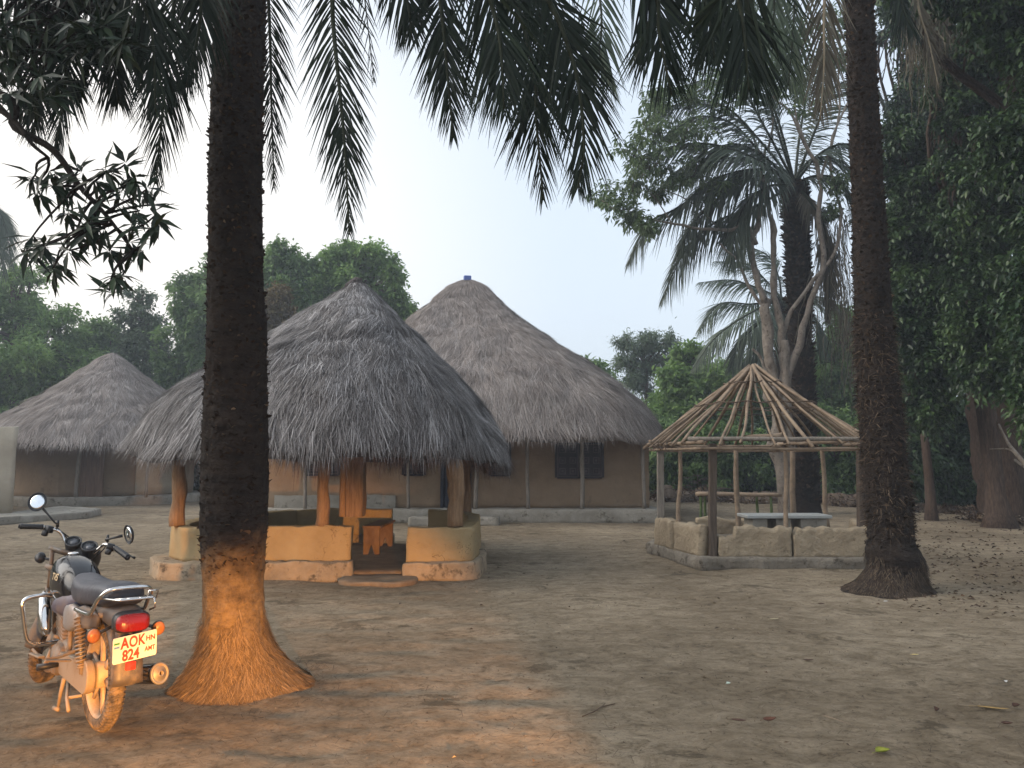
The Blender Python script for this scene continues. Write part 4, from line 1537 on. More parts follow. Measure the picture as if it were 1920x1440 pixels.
def far_palm(name_label, base_px, baseY, crown_px, r, fronds, matL, seed, dead_skirt=True, ll=0.95, width=0.045):
    b = at(base_px[0], base_px[1], baseY)
    b.z = 0
    c = at(crown_px[0], crown_px[1], baseY)
    t = thing('oil_palm', name_label, 'palm', (b.x, baseY, 0))
    axis = [(b.x, baseY, -0.1), (b.x * 0.6 + c.x * 0.4, baseY, c.z * 0.35), (c.x, baseY, c.z)]
    palm_trunk(t, axis, [(-0.1, r * 1.25), (0.4, r), (c.z * 0.5, r * 0.92), (c.z * 0.62, r), (c.z, r * 1.15)], seed, 5000, (0.14, 0.08), 0.3, rings=0.02)
    crown = np.array(tuple(c))
    for k, px in enumerate(fronds):
        Y = px[0]
        w = [at(p[0], p[1], Y + (i + 1) * (Y - baseY) * 0.0) for i, p in enumerate(px[1])]
        frond(t, [crown] + w, ll * (px[2] if len(px) > 2 else 1), matL if len(px) < 4 else px[3], M['rachis'], 120, 0.10, 0.75, seed * 10 + k, width=width, rr=0.045, face=(0, -0.5, 0.85))
    return t, c


# palm in the middle of the right-hand group: heavy trunk behind the gazebo, big drooping crown
t, c = far_palm('thick shaggy palm behind the gazebo with long fronds arching out to the left', (1515, 955), 21.5, (1490, 345), 0.31, [
    (20.5, [(1400, 335), (1330, 350), (1270, 390), (1215, 420), (1178, 495)]),
    (21.0, [(1420, 385), (1345, 415), (1285, 470), (1240, 565)]),
    (19.5, [(1410, 295), (1330, 270), (1260, 275), (1180, 300)]),
    (20.0, [(1430, 270), (1360, 200), (1290, 190), (1225, 215)]),
    (22.0, [(1400, 300), (1340, 300), (1290, 320), (1240, 345)]),
    (20.5, [(1450, 220), (1420, 130), (1370, 90), (1300, 110)]),
    (21.5, [(1530, 240), (1560, 170), (1610, 150), (1660, 190)]),
    (20.5, [(1535, 290), (1590, 270), (1650, 300), (1700, 370)]),
    (21.0, [(1530, 330), (1575, 340), (1610, 400), (1630, 480)]),
    (22.5, [(1500, 250), (1520, 150), (1545, 110), (1590, 100)]),
    (20.5, [(1440, 350), (1400, 380), (1380, 430), (1370, 500)]),
    (20.2, [(1440, 300), (1380, 270), (1320, 290), (1255, 330)]),
    (20.7, [(1420, 330), (1350, 370), (1300, 420), (1270, 480)]),
    (20.4, [(1440, 250), (1390, 170), (1330, 150), (1270, 165)]),
    (20.9, [(1460, 230), (1430, 160), (1385, 130), (1330, 130)]),
    (20.1, [(1450, 320), (1390, 320), (1330, 340), (1290, 375)]),
    (20.6, [(1430, 290), (1370, 230), (1300, 220), (1240, 260)]),
    (21.8, [(1520, 300), (1570, 300), (1620, 340), (1650, 420)]),
    (20.8, [(1520, 380), (1545, 430), (1555, 520), (1552, 600)], 0.7, M['palm_dead']),
], M['palm_leaf_mid'], 31, ll=1.1, width=0.065)

far_palm('smaller pale green palm whose drooping fronds show left of the pale tree trunks', (1480, 930), 31.0, (1465, 560), 0.3, [
    (30, [(1420, 540), (1370, 525), (1310, 530)]),
    (30, [(1410, 570), (1350, 570), (1310, 620)]),
    (29, [(1420, 580), (1370, 610), (1335, 640), (1300, 690)]),
    (29, [(1430, 600), (1390, 640), (1370, 690)]),
    (29, [(1440, 610), (1415, 660), (1405, 710)]),
    (30, [(1500, 580), (1530, 600), (1545, 660)]),
    (30, [(1500, 560), (1550, 560), (1590, 600)]),
    (30, [(1440, 530), (1400, 495), (1340, 490)]),
    (30, [(1460, 520), (1440, 480), (1400, 460)]),
], M['palm_leaf_far'], 33, ll=1.15, width=0.06)

far_palm('distant palm with drooping fronds at the far left edge behind the green tree', (-70, 900), 32.0, (-60, 400), 0.3, [
    (31, [(-20, 390), (10, 430), (22, 500)]),
    (31, [(-30, 380), (0, 400), (15, 440)]),
    (31, [(-30, 420), (-5, 460), (8, 520)]),
], M['palm_leaf_far'], 35, ll=1.0, width=0.05)


# ================================================================== BROADLEAF TREES
def leafy(name, mat, parent, pos, L, W, rng, droop=0.35, outc=None):
    n = len(pos)
    d = rand_dirs(n, rng)
    if outc is not None:
        d = unit(d + outc * 0.6)
    d[:, 2] -= droop
    nr = unit(rand_dirs(n, rng) * 0.7 + np.array([0, 0, 1.0]))
    V, Fc = leaf_arrays(pos, d, nr, L * rng.uniform(0.6, 1.25, n), W * rng.uniform(0.7, 1.2, n))
    return V, Fc


def leaf_mat(name, dark, mid, light, trans=0.3, rough=0.55):
    return tone_mat(name, [(0, dark), (0.5, mid), (1, light)], rough, 0.35, trans)


M['leaf_green'] = leaf_mat('fresh_green_leaf', (0.10, 0.17, 0.05), (0.20, 0.32, 0.095), (0.31, 0.44, 0.14), 0.48)
M['leaf_mid'] = leaf_mat('mid_green_leaf', (0.07, 0.125, 0.045), (0.15, 0.245, 0.08), (0.25, 0.36, 0.125), 0.45)
M['leaf_grey'] = leaf_mat('grey_green_leaf', (0.065, 0.10, 0.06), (0.125, 0.175, 0.10), (0.20, 0.26, 0.155), 0.4)
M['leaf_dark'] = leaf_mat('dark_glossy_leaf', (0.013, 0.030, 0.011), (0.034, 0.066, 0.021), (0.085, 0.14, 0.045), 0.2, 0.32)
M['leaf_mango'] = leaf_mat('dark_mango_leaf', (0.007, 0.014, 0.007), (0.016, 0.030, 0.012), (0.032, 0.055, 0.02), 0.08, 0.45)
M['leaf_rust'] = leaf_mat('rusty_dry_leaf', (0.11, 0.075, 0.035), (0.17, 0.125, 0.055), (0.2, 0.17, 0.075), 0.3)
M['leaf_yellow'] = leaf_mat('yellow_green_leaf', (0.14, 0.14, 0.03), (0.22, 0.2, 0.045), (0.3, 0.26, 0.07), 0.35)
M['bark_brown'] = rough_mat('brown_bark', (0.06, 0.045, 0.034), (0.15, 0.115, 0.088), 5, 0.9, 20, 0.9, 0.03, stretch=(4, 4, 1))
M['bark_pale'] = rough_mat('pale_blotched_bark', (0.14, 0.115, 0.092), (0.28, 0.24, 0.20), 4, 0.85, 18, 0.6, 0.03, stretch=(2, 2, 1.2), spots=(6, (0.075, 0.055, 0.042), 0.54))
M['bark_red'] = rough_mat('reddish_fibrous_bark', (0.045, 0.031, 0.024), (0.135, 0.092, 0.068), 6, 0.9, 22, 0.9, 0.04, stretch=(5, 5, 0.8))


def limb(mb, a, b, r0, r1, rr, n=7, wob=0.12, seg=7, sag=0.0):
    a, b = Vector(a), Vector(b)
    L = (b - a).length
    pts, rs = [], []
    off1, off2 = Vector((rr.uniform(-1, 1), rr.uniform(-1, 1), rr.uniform(-.4, .4))), Vector((rr.uniform(-1, 1), rr.uniform(-1, 1), rr.uniform(-.4, .4)))
    for i in range(seg + 1):
        s = i / seg
        p = a.lerp(b, s) + (off1 * math.sin(s * PI) + off2 * math.sin(s * 2 * PI) * 0.5) * L * wob + Vector((0, 0, 1)) * (math.sin(s * PI) * L * sag)
        pts.append(p)
        rs.append(r0 + (r1 - r0) * s ** 0.8)
    mb.tube(pts, rs, n)
    return pts


def tree(name, label, cat, base, trunk_top, r0, clumps, mat, leaf_n, L, W, seed, group=None, bark=None, droop=0.35, sub=11, subr=0.31, extra=None, trunk_pts=None, solid=0.5, sprays=True, sats=3):
    """clumps: (point, radius[, vertical squash]); foliage gathers in sub-clumps over each clump's outside"""
    rng = np.random.default_rng(seed)
    rr = random.Random(seed)
    base = Vector(base)
    t = thing(name, label, cat, tuple(base), group)
    bark = bark or M['bark_brown']
    mb = MB()
    top = Vector(trunk_top)
    tp = trunk_pts or limb(mb, base - Vector((0, 0, 0.15)), top, r0, r0 * 0.45, rr, 10, 0.04, 12)
    P = np.array([tuple(v) for v in mb.v])
    k = np.clip(1 - P[:, 2] / 0.5, 0, 1) ** 2 * 0.7      # root flare
    P[:, :2] += (P[:, :2] - np.array([base.x, base.y])) * k[:, None]
    P += np.stack([fbm(P * np.array([3, 3, 1.2]) + 9 * q, 3, seed + q) for q in range(3)], 1) * r0 * 0.28
    mb.v = [Vector(p) for p in P]
    mb.build('trunk', bark, t, True)
    mb = MB()
    vol = np.array([c[1] ** 2 for c in clumps])
    cnt = np.maximum(60, (leaf_n * vol / vol.sum()).astype(int))
    VV, FF, TT = [], [], []
    nv = 0
    if sats:
        ext = []
        for c in clumps:
            for _ in range(sats):
                d = Vector(tuple(rand_dirs(1, rng)[0]))
                d.z = abs(d.z) * 0.8 + 0.1
                ext.append((Vector(c[0]) + d * c[1] * rng.uniform(0.75, 1.05), c[1] * rng.uniform(0.22, 0.42), 0.9))
        clumps = list(clumps) + ext
        vol = np.array([c[1] ** 2 for c in clumps])
        cnt = np.maximum(60, (leaf_n * vol / vol.sum()).astype(int))
    for c, m in zip(clumps, cnt):
        p, r = Vector(c[0]), c[1]
        sq = c[2] if len(c) > 2 else 0.8
        st = min(tp, key=lambda q: (q - p).length + max(0, q.z - p.z) * 1.5)
        pts = limb(mb, st, p, max(0.02, r0 * 0.35), 0.012 + r0 * 0.04, rr, 6, 0.1, 8, 0.04)
        k = max(3, int(sub))
        dirs = rand_dirs(k, rng)
        cen = np.array(tuple(p)) + dirs * (r * rng.uniform(0.35, 0.95, k))[:, None] * np.array([1, 1, sq])
        for q in cen[:7]:
            limb(mb, pts[rr.randint(4, 8)], q, 0.01 + r0 * 0.05, 0.005, rr, 5, 0.1, 5)
        own = rng.integers(0, k, m)
        size = r * subr * rng.uniform(0.6, 1.3, k)
        g = rng.normal(size=(m, 3))
        g = unit(g) * (rng.random(m) ** solid)[:, None]
        pos = cen[own] + g * size[own][:, None] * np.array([1.15, 1.15, 0.75])
        # twig-like sprays: pull leaves onto short arcs
        if sprays:
            tw = rng.integers(0, 14, m)
            tdir = unit(rng.normal(size=(k, 14, 3)) + np.array([0, 0, 0.15]))
            u = rng.random(m) ** 0.7
            sp = cen[own] + tdir[own, tw] * (u * size[own] * 1.5)[:, None] - np.array([0, 0, 1.0]) * (u ** 2 * size[own] * 0.4)[:, None] + rng.normal(size=(m, 3)) * (L * 0.55)
            use = rng.random(m) < 0.55
            pos[use] = sp[use]
        outc = unit(pos - np.array(tuple(p)))
        V, Fc = leafy('x', None, None, pos, L, W, rng, droop, outc)
        tone = np.clip(0.45 + rng.normal(size=m) * 0.18 + rng.normal(size=k)[own] * 0.2, 0, 1)
        VV.append(V)
        FF.append(Fc + nv)
        TT.append(np.repeat(tone, 6))
        nv += len(V)
    mb.build('limbs', bark, t, True)
    link_mesh('crown', np_mesh('crown', np.vstack(VV), np.vstack(FF), np.concatenate(TT)), mat, t)
    return t


def cl(Y, *items):
    """clumps from picture places at depth Y; items (px, py, radius_px, dY)"""
    out = []
    for it in items:
        y = Y + (it[3] if len(it) > 3 else 0)
        out.append((at(it[0], it[1], y), it[2] / F_PX * y, it[4] if len(it) > 4 else 0.8))
    return out


def gp(px, Y):
    v = at(px, 900, Y)
    return (v.x, Y, 0)


BG = 'trees beyond the huts'
# left mass
tree('leafy_tree', 'broad bright green tree at the far left, above the small round hut', 'tree', gp(20, 34), at(40, 640, 34), 0.28,
     cl(34, (-60, 560, 90), (20, 570, 75), (60, 610, 70), (10, 660, 90, -2), (90, 660, 75), (130, 690, 50), (-40, 700, 110), (60, 740, 85), (0, 800, 90), (110, 760, 70), (150, 720, 50), (80, 820, 70), (30, 520, 30)),
     M['leaf_green'], 46000, 0.26, 0.12, 101, BG, droop=0.4)
tree('leafy_tree', 'low mid green tree rising just behind the peak of the small round hut', 'tree', gp(190, 37), at(190, 680, 37), 0.2,
     cl(37, (165, 650, 45), (195, 640, 35), (150, 690, 50), (210, 690, 50), (175, 620, 22)), M['leaf_mid'], 14000, 0.26, 0.12, 102, BG)
tree('slender_tree', 'thin grey-green tree with wispy pointed top between the small hut and the left palm', 'tree', gp(255, 36), at(262, 570, 36), 0.14,
     cl(36, (262, 560, 26), (250, 600, 34), (275, 610, 34), (255, 650, 45), (285, 660, 42), (240, 700, 50), (290, 710, 50), (262, 740, 60), (300, 760, 50)),
     M['leaf_grey'], 17000, 0.22, 0.10, 103, BG, sub=12, subr=0.28)
tree('leafy_tree', 'tall green tree showing on both sides of the left palm trunk', 'tree', gp(375, 35), at(370, 560, 35), 0.26,
     cl(35, (350, 530, 34), (385, 525, 50), (350, 580, 40), (400, 590, 60), (345, 640, 55), (395, 660, 70), (330, 700, 50), (370, 740, 70), (440, 560, 55), (450, 640, 60)),
     M['leaf_mid'], 30000, 0.26, 0.115, 104, BG)
tree('leafy_tree', 'high green tree crown immediately right of the left palm trunk', 'tree', gp(520, 34), at(520, 560, 34), 0.28,
     cl(34, (505, 500, 40), (535, 485, 32), (560, 505, 32), (500, 550, 55), (550, 550, 50), (530, 600, 60), (580, 590, 45), (480, 620, 50)),
     M['leaf_mid'], 26000, 0.26, 0.115, 105, BG)
tree('rusty_tree', 'small rusty brown leaved tree low between the palm trunk and hut peak', 'tree', gp(515, 31), at(515, 600, 31), 0.14,
     cl(31, (512, 575, 28), (495, 605, 26), (530, 600, 28), (520, 555, 20)), M['leaf_rust'], 9000, 0.2, 0.1, 106, BG)
tree('leafy_tree', 'wide green tree crown rising behind the peak of the open hut', 'tree', gp(660, 35), at(655, 560, 35), 0.3,
     cl(35, (610, 505, 36), (645, 490, 36), (690, 485, 36), (725, 500, 26), (740, 560, 30), (640, 540, 50), (700, 545, 55), (600, 560, 45), (680, 600, 60), (750, 590, 22), (725, 600, 40)),
     M['leaf_green'], 34000, 0.27, 0.12, 107, BG)
tree('leafy_tree', 'low green tree half hidden behind the right slope of the big thatched roof', 'tree', gp(1100, 36), at(1100, 720, 36), 0.2,
     cl(36, (1105, 695, 28), (1140, 730, 35), (1080, 720, 30), (1130, 780, 40), (1180, 800, 45)), M['leaf_mid'], 9000, 0.26, 0.12, 108, BG)
tree('feathery_tree', 'wispy grey-green feathery tree between the big roof and the gazebo peak', 'tree', gp(1215, 40), at(1210, 690, 40), 0.16,
     cl(40, (1190, 655, 32), (1225, 640, 34), (1180, 690, 36), (1230, 680, 36), (1260, 645, 20), (1170, 640, 16), (1205, 720, 40)),
     M['leaf_grey'], 11000, 0.24, 0.06, 109, BG, sub=14, subr=0.3)
# green wall behind the gazebo: single bushes and trees, overlapping
items = [
    ('leafy_tree', 'bright green bush tree with large leaves directly left of the gazebo peak', 1290, 33, 700, [(1290, 690, 36), (1265, 730, 45), (1320, 720, 45), (1280, 780, 60), (1330, 780, 55), (1240, 790, 55), (1305, 660, 16)], M['leaf_green'], 26000, 0.28, 0.15, 110),
    ('leafy_tree', 'green tree directly behind the gazebo peak with rounded light crown', 1385, 35, 720, [(1375, 700, 32), (1350, 730, 40), (1410, 730, 40), (1380, 780, 60), (1430, 790, 50), (1340, 800, 50)], M['leaf_green'], 20000, 0.26, 0.13, 111),
    ('leafy_shrub', 'dense dark green shrub at ground level beside the right end of the big house', 1260, 29, 850, [(1245, 830, 50), (1290, 850, 50), (1250, 885, 50), (1300, 895, 45), (1225, 860, 40)], M['leaf_mid'], 18000, 0.2, 0.1, 112),
    ('leafy_shrub', 'dense shrub seen through the gazebo posts left of the middle', 1350, 28, 850, [(1340, 840, 50), (1390, 850, 50), (1345, 890, 50), (1400, 895, 45)], M['leaf_mid'], 17000, 0.18, 0.1, 113),
    ('leafy_shrub', 'dense shrub seen through the gazebo just left of the thick palm trunk', 1445, 29, 850, [(1440, 850, 55), (1480, 830, 55), (1445, 895, 48), (1490, 890, 45)], M['leaf_dark'], 15000, 0.2, 0.1, 114),
    ('leafy_shrub', 'green shrub in the gap between the thick palm trunk and the right palm', 1575, 27, 870, [(1570, 850, 50), (1600, 830, 50), (1580, 895, 45), (1620, 890, 50), (1555, 800, 45)], M['leaf_mid'], 18000, 0.18, 0.09, 115),
    ('leafy_tree', 'green tree filling the gap left of the right palm above the gazebo roof', 1585, 32, 700, [(1580, 680, 50), (1570, 740, 60), (1610, 700, 60), (1620, 770, 70), (1560, 790, 50), (1590, 620, 40)], M['leaf_mid'], 26000, 0.26, 0.12, 116),
]
for nm, lb, bx, Y, ty, cs, mt, n, L, W, sd in items:
    tree(nm, lb, 'tree' if 'tree' in nm else 'shrub', gp(bx, Y), at(bx, ty, Y), 0.16 if 'tree' in nm else 0.07, cl(Y, *cs), mt, n, L, W, sd, BG if 'tree' in nm else 'shrubs along the clearing edge')
# shrubs behind the left hut and open hut
for nm, lb, bx, Y, cs, sd in (
        ('leafy_shrub', 'dark shrubbery in the gap between the small round hut and the left palm', 350, 30, [(350, 860, 45), (375, 900, 40), (340, 900, 35), (400, 860, 50), (350, 800, 50)], 117),
        ('leafy_shrub', 'dark undergrowth bush under the bright green tree at the far left', 40, 31, [(20, 850, 60), (80, 850, 60), (-40, 850, 60), (140, 850, 50)], 118)):
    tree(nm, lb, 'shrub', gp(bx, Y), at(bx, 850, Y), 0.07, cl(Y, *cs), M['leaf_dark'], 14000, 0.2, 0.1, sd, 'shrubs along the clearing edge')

# dark forest at the right
FG = 'dark forest trees on the right'
fitems = [
    ('tall dark forest tree just right of the right palm, leaves down to head height', 1720, 19.0, (1745, 955), (1740, 500), 0.12,
     [(1720, 380, 70), (1700, 450, 60), (1760, 440, 80), (1720, 520, 80), (1780, 540, 80), (1700, 600, 70), (1750, 640, 80), (1790, 690, 70), (1715, 700, 60), (1735, 770, 55), (1700, 300, 60), (1760, 320, 80), (1690, 250, 40)], M['leaf_dark'], 46000, 0.15, 0.07, 121),
    ('huge dark forest tree with leaning reddish trunk near the right edge', 1860, 17.0, (1870, 965), (1835, 560), 0.24,
     [(1850, 120, 110), (1920, 200, 110), (1840, 260, 90), (1900, 330, 100), (1830, 400, 90), (1910, 450, 100), (1850, 520, 90), (1920, 570, 90), (1840, 620, 80), (1900, 660, 80), (1860, 700, 60), (1800, 180, 60), (1790, 90, 60), (1900, 40, 110)], M['leaf_dark'], 70000, 0.14, 0.065, 122),
    ('dark forest tree reaching over the top right corner', 1990, 13.0, (2050, 1010), (2010, 300), 0.22,
     [(1960, -20, 120), (1880, 20, 90), (1990, 100, 130), (1940, 300, 100), (1990, 480, 110), (1960, 640, 100), (1990, 760, 90), (1800, -40, 80), (1730, -30, 60)], M['leaf_dark'], 50000, 0.13, 0.06, 123),
    ('dark bushy tree low behind the leaning reddish trunk', 1800, 24.0, (1800, 930), (1800, 800), 0.14,
     [(1720, 840, 70), (1780, 800, 70), (1840, 830, 70), (1900, 810, 80), (1760, 890, 55), (1850, 890, 60), (1920, 880, 60), (1700, 880, 50)], M['leaf_dark'], 34000, 0.17, 0.08, 124),
    ('dark tree with small gaps of sky beside the top of the right palm', 1690, 24.0, (1700, 930), (1690, 300), 0.2,
     [(1690, 60, 45), (1720, 140, 38), (1760, 60, 55), (1690, 200, 35), (1750, 230, 60), (1800, 120, 60), (1680, -20, 60), (1670, 400, 60), (1665, 500, 55), (1670, 620, 60), (1820, 300, 80)], M['leaf_dark'], 36000, 0.18, 0.085, 125),
]
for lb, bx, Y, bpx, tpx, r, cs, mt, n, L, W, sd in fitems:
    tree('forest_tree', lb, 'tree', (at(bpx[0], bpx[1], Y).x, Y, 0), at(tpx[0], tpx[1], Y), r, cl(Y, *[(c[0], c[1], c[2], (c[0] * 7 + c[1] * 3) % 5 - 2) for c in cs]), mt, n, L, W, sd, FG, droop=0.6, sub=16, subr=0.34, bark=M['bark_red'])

# bare leaning trunks in front of the forest
def bare_trunk(label, pts, rs, mat, seed, group='bare trunks at the forest edge', twigs=()):
    w = [at(*p) for p in pts]
    w[0].z = -0.1
    t = thing('bare_trunk', label, 'trunk', (w[0].x, w[0].y, 0), group)
    C = bez([tuple(p) for p in w], 26)
    R = np.interp(np.linspace(0, 1, 26), np.linspace(0, 1, len(rs)), rs)
    rr = random.Random(seed)
    rows = []
    mb = MB().tube([tuple(p) for p in C], [float(r) * rr.uniform(0.9, 1.12) for r in R], 14)
    P = np.array([tuple(v) for v in mb.v])
    P += np.stack([fbm(P * 2.5 + 9 * k, 3, seed + k) for k in range(3)], 1) * rs[0] * 0.22
    mb.v = [Vector(p) for p in P]
    mb.build('trunk', mat, t, True)
    for tw in twigs:
        q = [at(*p) for p in tw]
        MB().tube([tuple(p) for p in bez([tuple(p) for p in q], 12)], [0.035 * (1 - i / 14) for i in range(12)], 6).build('branch', M['bark_pale'], t, True)
    return t


bare_trunk('leaning reddish trunk of flaky bark near the right edge', [(1872, 970, 19), (1850, 900, 19), (1838, 830, 19), (1828, 740, 19), (1838, 620, 19)], [0.34, 0.27, 0.22, 0.2, 0.2], M['bark_red'], 3)
bare_trunk('dark upright trunk hard against the right edge of the clearing', [(1905, 965, 18.4), (1895, 880, 18.4), (1892, 780, 18.4), (1890, 640, 18.4)], [0.34, 0.27, 0.25, 0.22], M['bark_red'], 4,
           twigs=([(1900, 860, 18.2), (1925, 880, 17.8), (1950, 900, 17)],))
bare_trunk('thin grey trunk leaning left in shade between the right palm and the forest', [(1822, 935, 24), (1800, 890, 24), (1785, 860, 24), (1775, 780, 24)], [0.12, 0.1, 0.09, 0.08], M['bark_brown'], 5)
# pale dead branch hanging at the right
o = MB()
o.tube([tuple(p) for p in bez([tuple(at(*p)) for p in [(1872, 795, 16.8), (1890, 830, 16.6), (1905, 850, 16.4), (1935, 885, 16)]], 14)], [0.02 + 0.035 * i / 14 for i in range(14)], 6)
o.tube([tuple(p) for p in bez([tuple(at(*p)) for p in [(1855, 842, 16.8), (1890, 842, 16.5), (1906, 852, 16.4)]], 8)], [0.012 + 0.015 * i / 8 for i in range(8)], 6)
o = o.build('dead_branch', M['bark_pale'], None, True)
tag(o, 'pale forked dead branch sticking out at the right edge of the forest', 'branch')
recentre(o, tuple(at(1920, 870, 16.2)))


# ------------------------------------------------------------------ pale-barked branching tree behind the gazebo
def pale_tree():
    Y = 20.5
    b = at(1472, 950, Y)
    t = thing('pale_bark_tree', 'pale blotchy barked tree with several forking stems rising behind the gazebo', 'tree', (b.x, Y, 0))
    def stem(name, pts, r0, r1, n=10, parent=t):
        w = [tuple(at(*p)) for p in pts]
        if pts[0][1] >= 940:
            w[0] = (w[0][0], w[0][1], -0.1)
        C = bez(w, 26)
        mb = MB().tube([tuple(p) for p in C], [r0 + (r1 - r0) * (i / 25) ** 0.9 for i in range(26)], n)
        P = np.array([tuple(v) for v in mb.v])
        P += np.stack([fbm(P * 2.2 + 9 * k, 3, int(r0 * 1000) + k) for k in range(3)], 1) * r0 * 0.55
        mb.v = [Vector(p) for p in P]
        return mb.build(name, M['bark_pale'], parent, True)
    trunk = stem('trunk', [(1478, 955, Y), (1462, 860, Y), (1450, 760, Y), (1445, 680, Y), (1436, 560, Y)], 0.20, 0.13)
    S = [
        ([(1436, 570, Y), (1415, 510, Y), (1412, 450, Y), (1425, 400, Y), (1430, 320, Y), (1435, 270, Y)], 0.15, 0.04),
        ([(1440, 590, Y), (1400, 530, Y), (1385, 490, Y), (1350, 455, Y)], 0.07, 0.03),
        ([(1415, 460, Y), (1400, 420, Y), (1370, 430, Y), (1320, 430, Y - .3), (1250, 418, Y - .5), (1170, 400, Y - .5), (1125, 375, Y - .5)], 0.10, 0.015),
        ([(1470, 760, Y + .2), (1468, 640, Y), (1450, 540, Y), (1452, 480, Y), (1445, 400, Y), (1430, 330, Y)], 0.17, 0.06),
        ([(1480, 940, Y + .3), (1478, 820, Y), (1474, 720, Y), (1470, 640, Y)], 0.20, 0.15),
        ([(1470, 720, Y), (1500, 640, Y), (1520, 560, Y), (1545, 490, Y), (1535, 400, Y), (1538, 340, Y), (1510, 270, Y), (1480, 210, Y), (1450, 180, Y)], 0.15, 0.03),
        ([(1462, 660, Y), (1480, 590, Y), (1515, 540, Y), (1560, 480, Y), (1578, 410, Y), (1565, 350, Y), (1558, 270, Y), (1590, 190, Y)], 0.09, 0.03),
        ([(1535, 345, Y), (1560, 270, Y), (1575, 200, Y), (1570, 120, Y)], 0.06, 0.02),
        ([(1432, 300, Y), (1400, 240, Y), (1350, 210, Y), (1300, 190, Y - .4), (1250, 170, Y - .4)], 0.05, 0.015),
        ([(1440, 280, Y), (1450, 220, Y), (1430, 150, Y), (1425, 100, Y)], 0.05, 0.015),
        ([(1510, 270, Y), (1490, 200, Y), (1495, 120, Y), (1480, 60, Y)], 0.045, 0.012),
        ([(1350, 432, Y), (1320, 400, Y), (1280, 370, Y - .3), (1230, 350, Y - .3)], 0.04, 0.012),
        ([(1260, 420, Y - .5), (1235, 380, Y - .5), (1200, 340, Y - .5)], 0.03, 0.01),
        ([(1440, 705, Y), (1425, 670, Y), (1410, 655, Y)], 0.07, 0.03),
    ]
    for pts, a, b2 in S:
        stem('limb', pts, a * 0.7, b2 * 0.9, 9)
    rng = np.random.default_rng(91)
    rr = random.Random(91)
    spots = [(1215, 230, 32), (1190, 280, 26), (1235, 260, 30), (1220, 300, 32), (1250, 200, 26), (1265, 330, 26), (1130, 370, 22), (1160, 385, 22), (1185, 350, 22), (1235, 180, 22), (1200, 320, 26),
             (1290, 170, 36), (1340, 180, 40), (1280, 250, 36), (1320, 260, 34), (1380, 150, 44), (1430, 110, 44), (1480, 80, 44), (1540, 60, 36), (1230, 360, 18), (1185, 410, 14), (1215, 420, 14), (1560, 390, 16), (1570, 340, 16),
             (1500, 160, 34), (1400, 60, 44), (1300, 320, 22), (1350, 350, 22), (1590, 40, 30), (1560, 110, 26)]
    VV, FF, TT, nv = [], [], [], 0
    mb = MB()
    for x, y, r in spots:
        c = np.array(tuple(at(x, y, Y - 0.6 + rr.uniform(-0.8, 0.8))))
        rad = r / F_PX * Y
        k = 16
        tips = c + rand_dirs(k, rng) * (rad * rng.uniform(0.3, 1.7, k))[:, None] * np.array([1, 1, 0.8])
        mb = MB()
        for q in tips[:6]:
            limb(mb, tuple(c - np.array([0, 0, rad * 0.5])), tuple(q), 0.012, 0.005, rr, 5, 0.15, 5)
        mb.build('branch', M['bark_brown'], t, True)
        m = 20
        own = np.repeat(np.arange(k), m)
        d = rand_dirs(k * m, rng)
        pos = tips[own] + d * 0.10
        V, Fc = leaf_arrays(pos, unit(d + np.array([0, 0, -0.7])), unit(rand_dirs(k * m, rng) * 0.6 + np.array([0, 0, 1.0])), rng.uniform(0.12, 0.22, k * m), rng.uniform(0.045, 0.08, k * m))
        VV.append(V)
        FF.append(Fc + nv)
        nv += len(V)
        TT.append(np.repeat(np.clip(rng.normal(0.5, 0.2, k * m), 0, 1), 6))
    link_mesh('crown', np_mesh('crown', np.vstack(VV), np.vstack(FF), np.concatenate(TT)), leaf_mat('soft_green_leaf', (0.06, 0.095, 0.042), (0.12, 0.175, 0.078), (0.19, 0.25, 0.12), 0.4), t)


pale_tree()


# ------------------------------------------------------------------ vines hanging in the right-hand trees
def hanging_vines(label, spots, seed, mat):
    rng = np.random.default_rng(seed)
    P, D, L = [], [], []
    for (x, y, w, h, Y, n) in spots:
        xs = rng.uniform(x - w / 2, x + w / 2, n)
        ys = y + h * 0.5 * rng.random(n) ** 2
        for a, b in zip(xs, ys):
            P.append(tuple(at(a, b, Y + rng.uniform(-0.3, 0.3))))
            L.append(h / F_PX * Y * rng.uniform(0.3, 0.9))
    P = np.array(P)
    n = len(P)
    d = unit(np.array([0, 0, -1.0]) + rng.normal(size=(n, 3)) * 0.13)
    nr = unit(rng.normal(size=(n, 3)) * np.array([1, 1, 0.1]))
    V, Fc = strands(P, d, nr, np.array(L), np.full(n, 0.018), 0.0, 8, 0.5)
    V = V + np.stack([fbm(V * 3 + 13 * k, 2, seed + k) for k in range(3)], 1) * np.array([0.09, 0.09, 0.0])
    o = link_mesh('hanging_vines', np_mesh('hanging_vines', V, Fc, np.repeat(rng.random(n), 18)), mat)
    tag(o, label, 'vines', kind='stuff')
    recentre(o, tuple(P[0]))


hanging_vines('tangle of dry grey vines hanging beside the thick palm trunk', [(1560, 400, 60, 300, 20.8, 150), (1605, 560, 50, 200, 22, 80)], 5, M['palm_dead'])
hanging_vines('clump of dry brown vines hanging from the canopy right of the right palm', [(1735, -10, 70, 190, 12.5, 200), (1790, -20, 60, 120, 12.5, 70)], 6, M['palm_dead'])


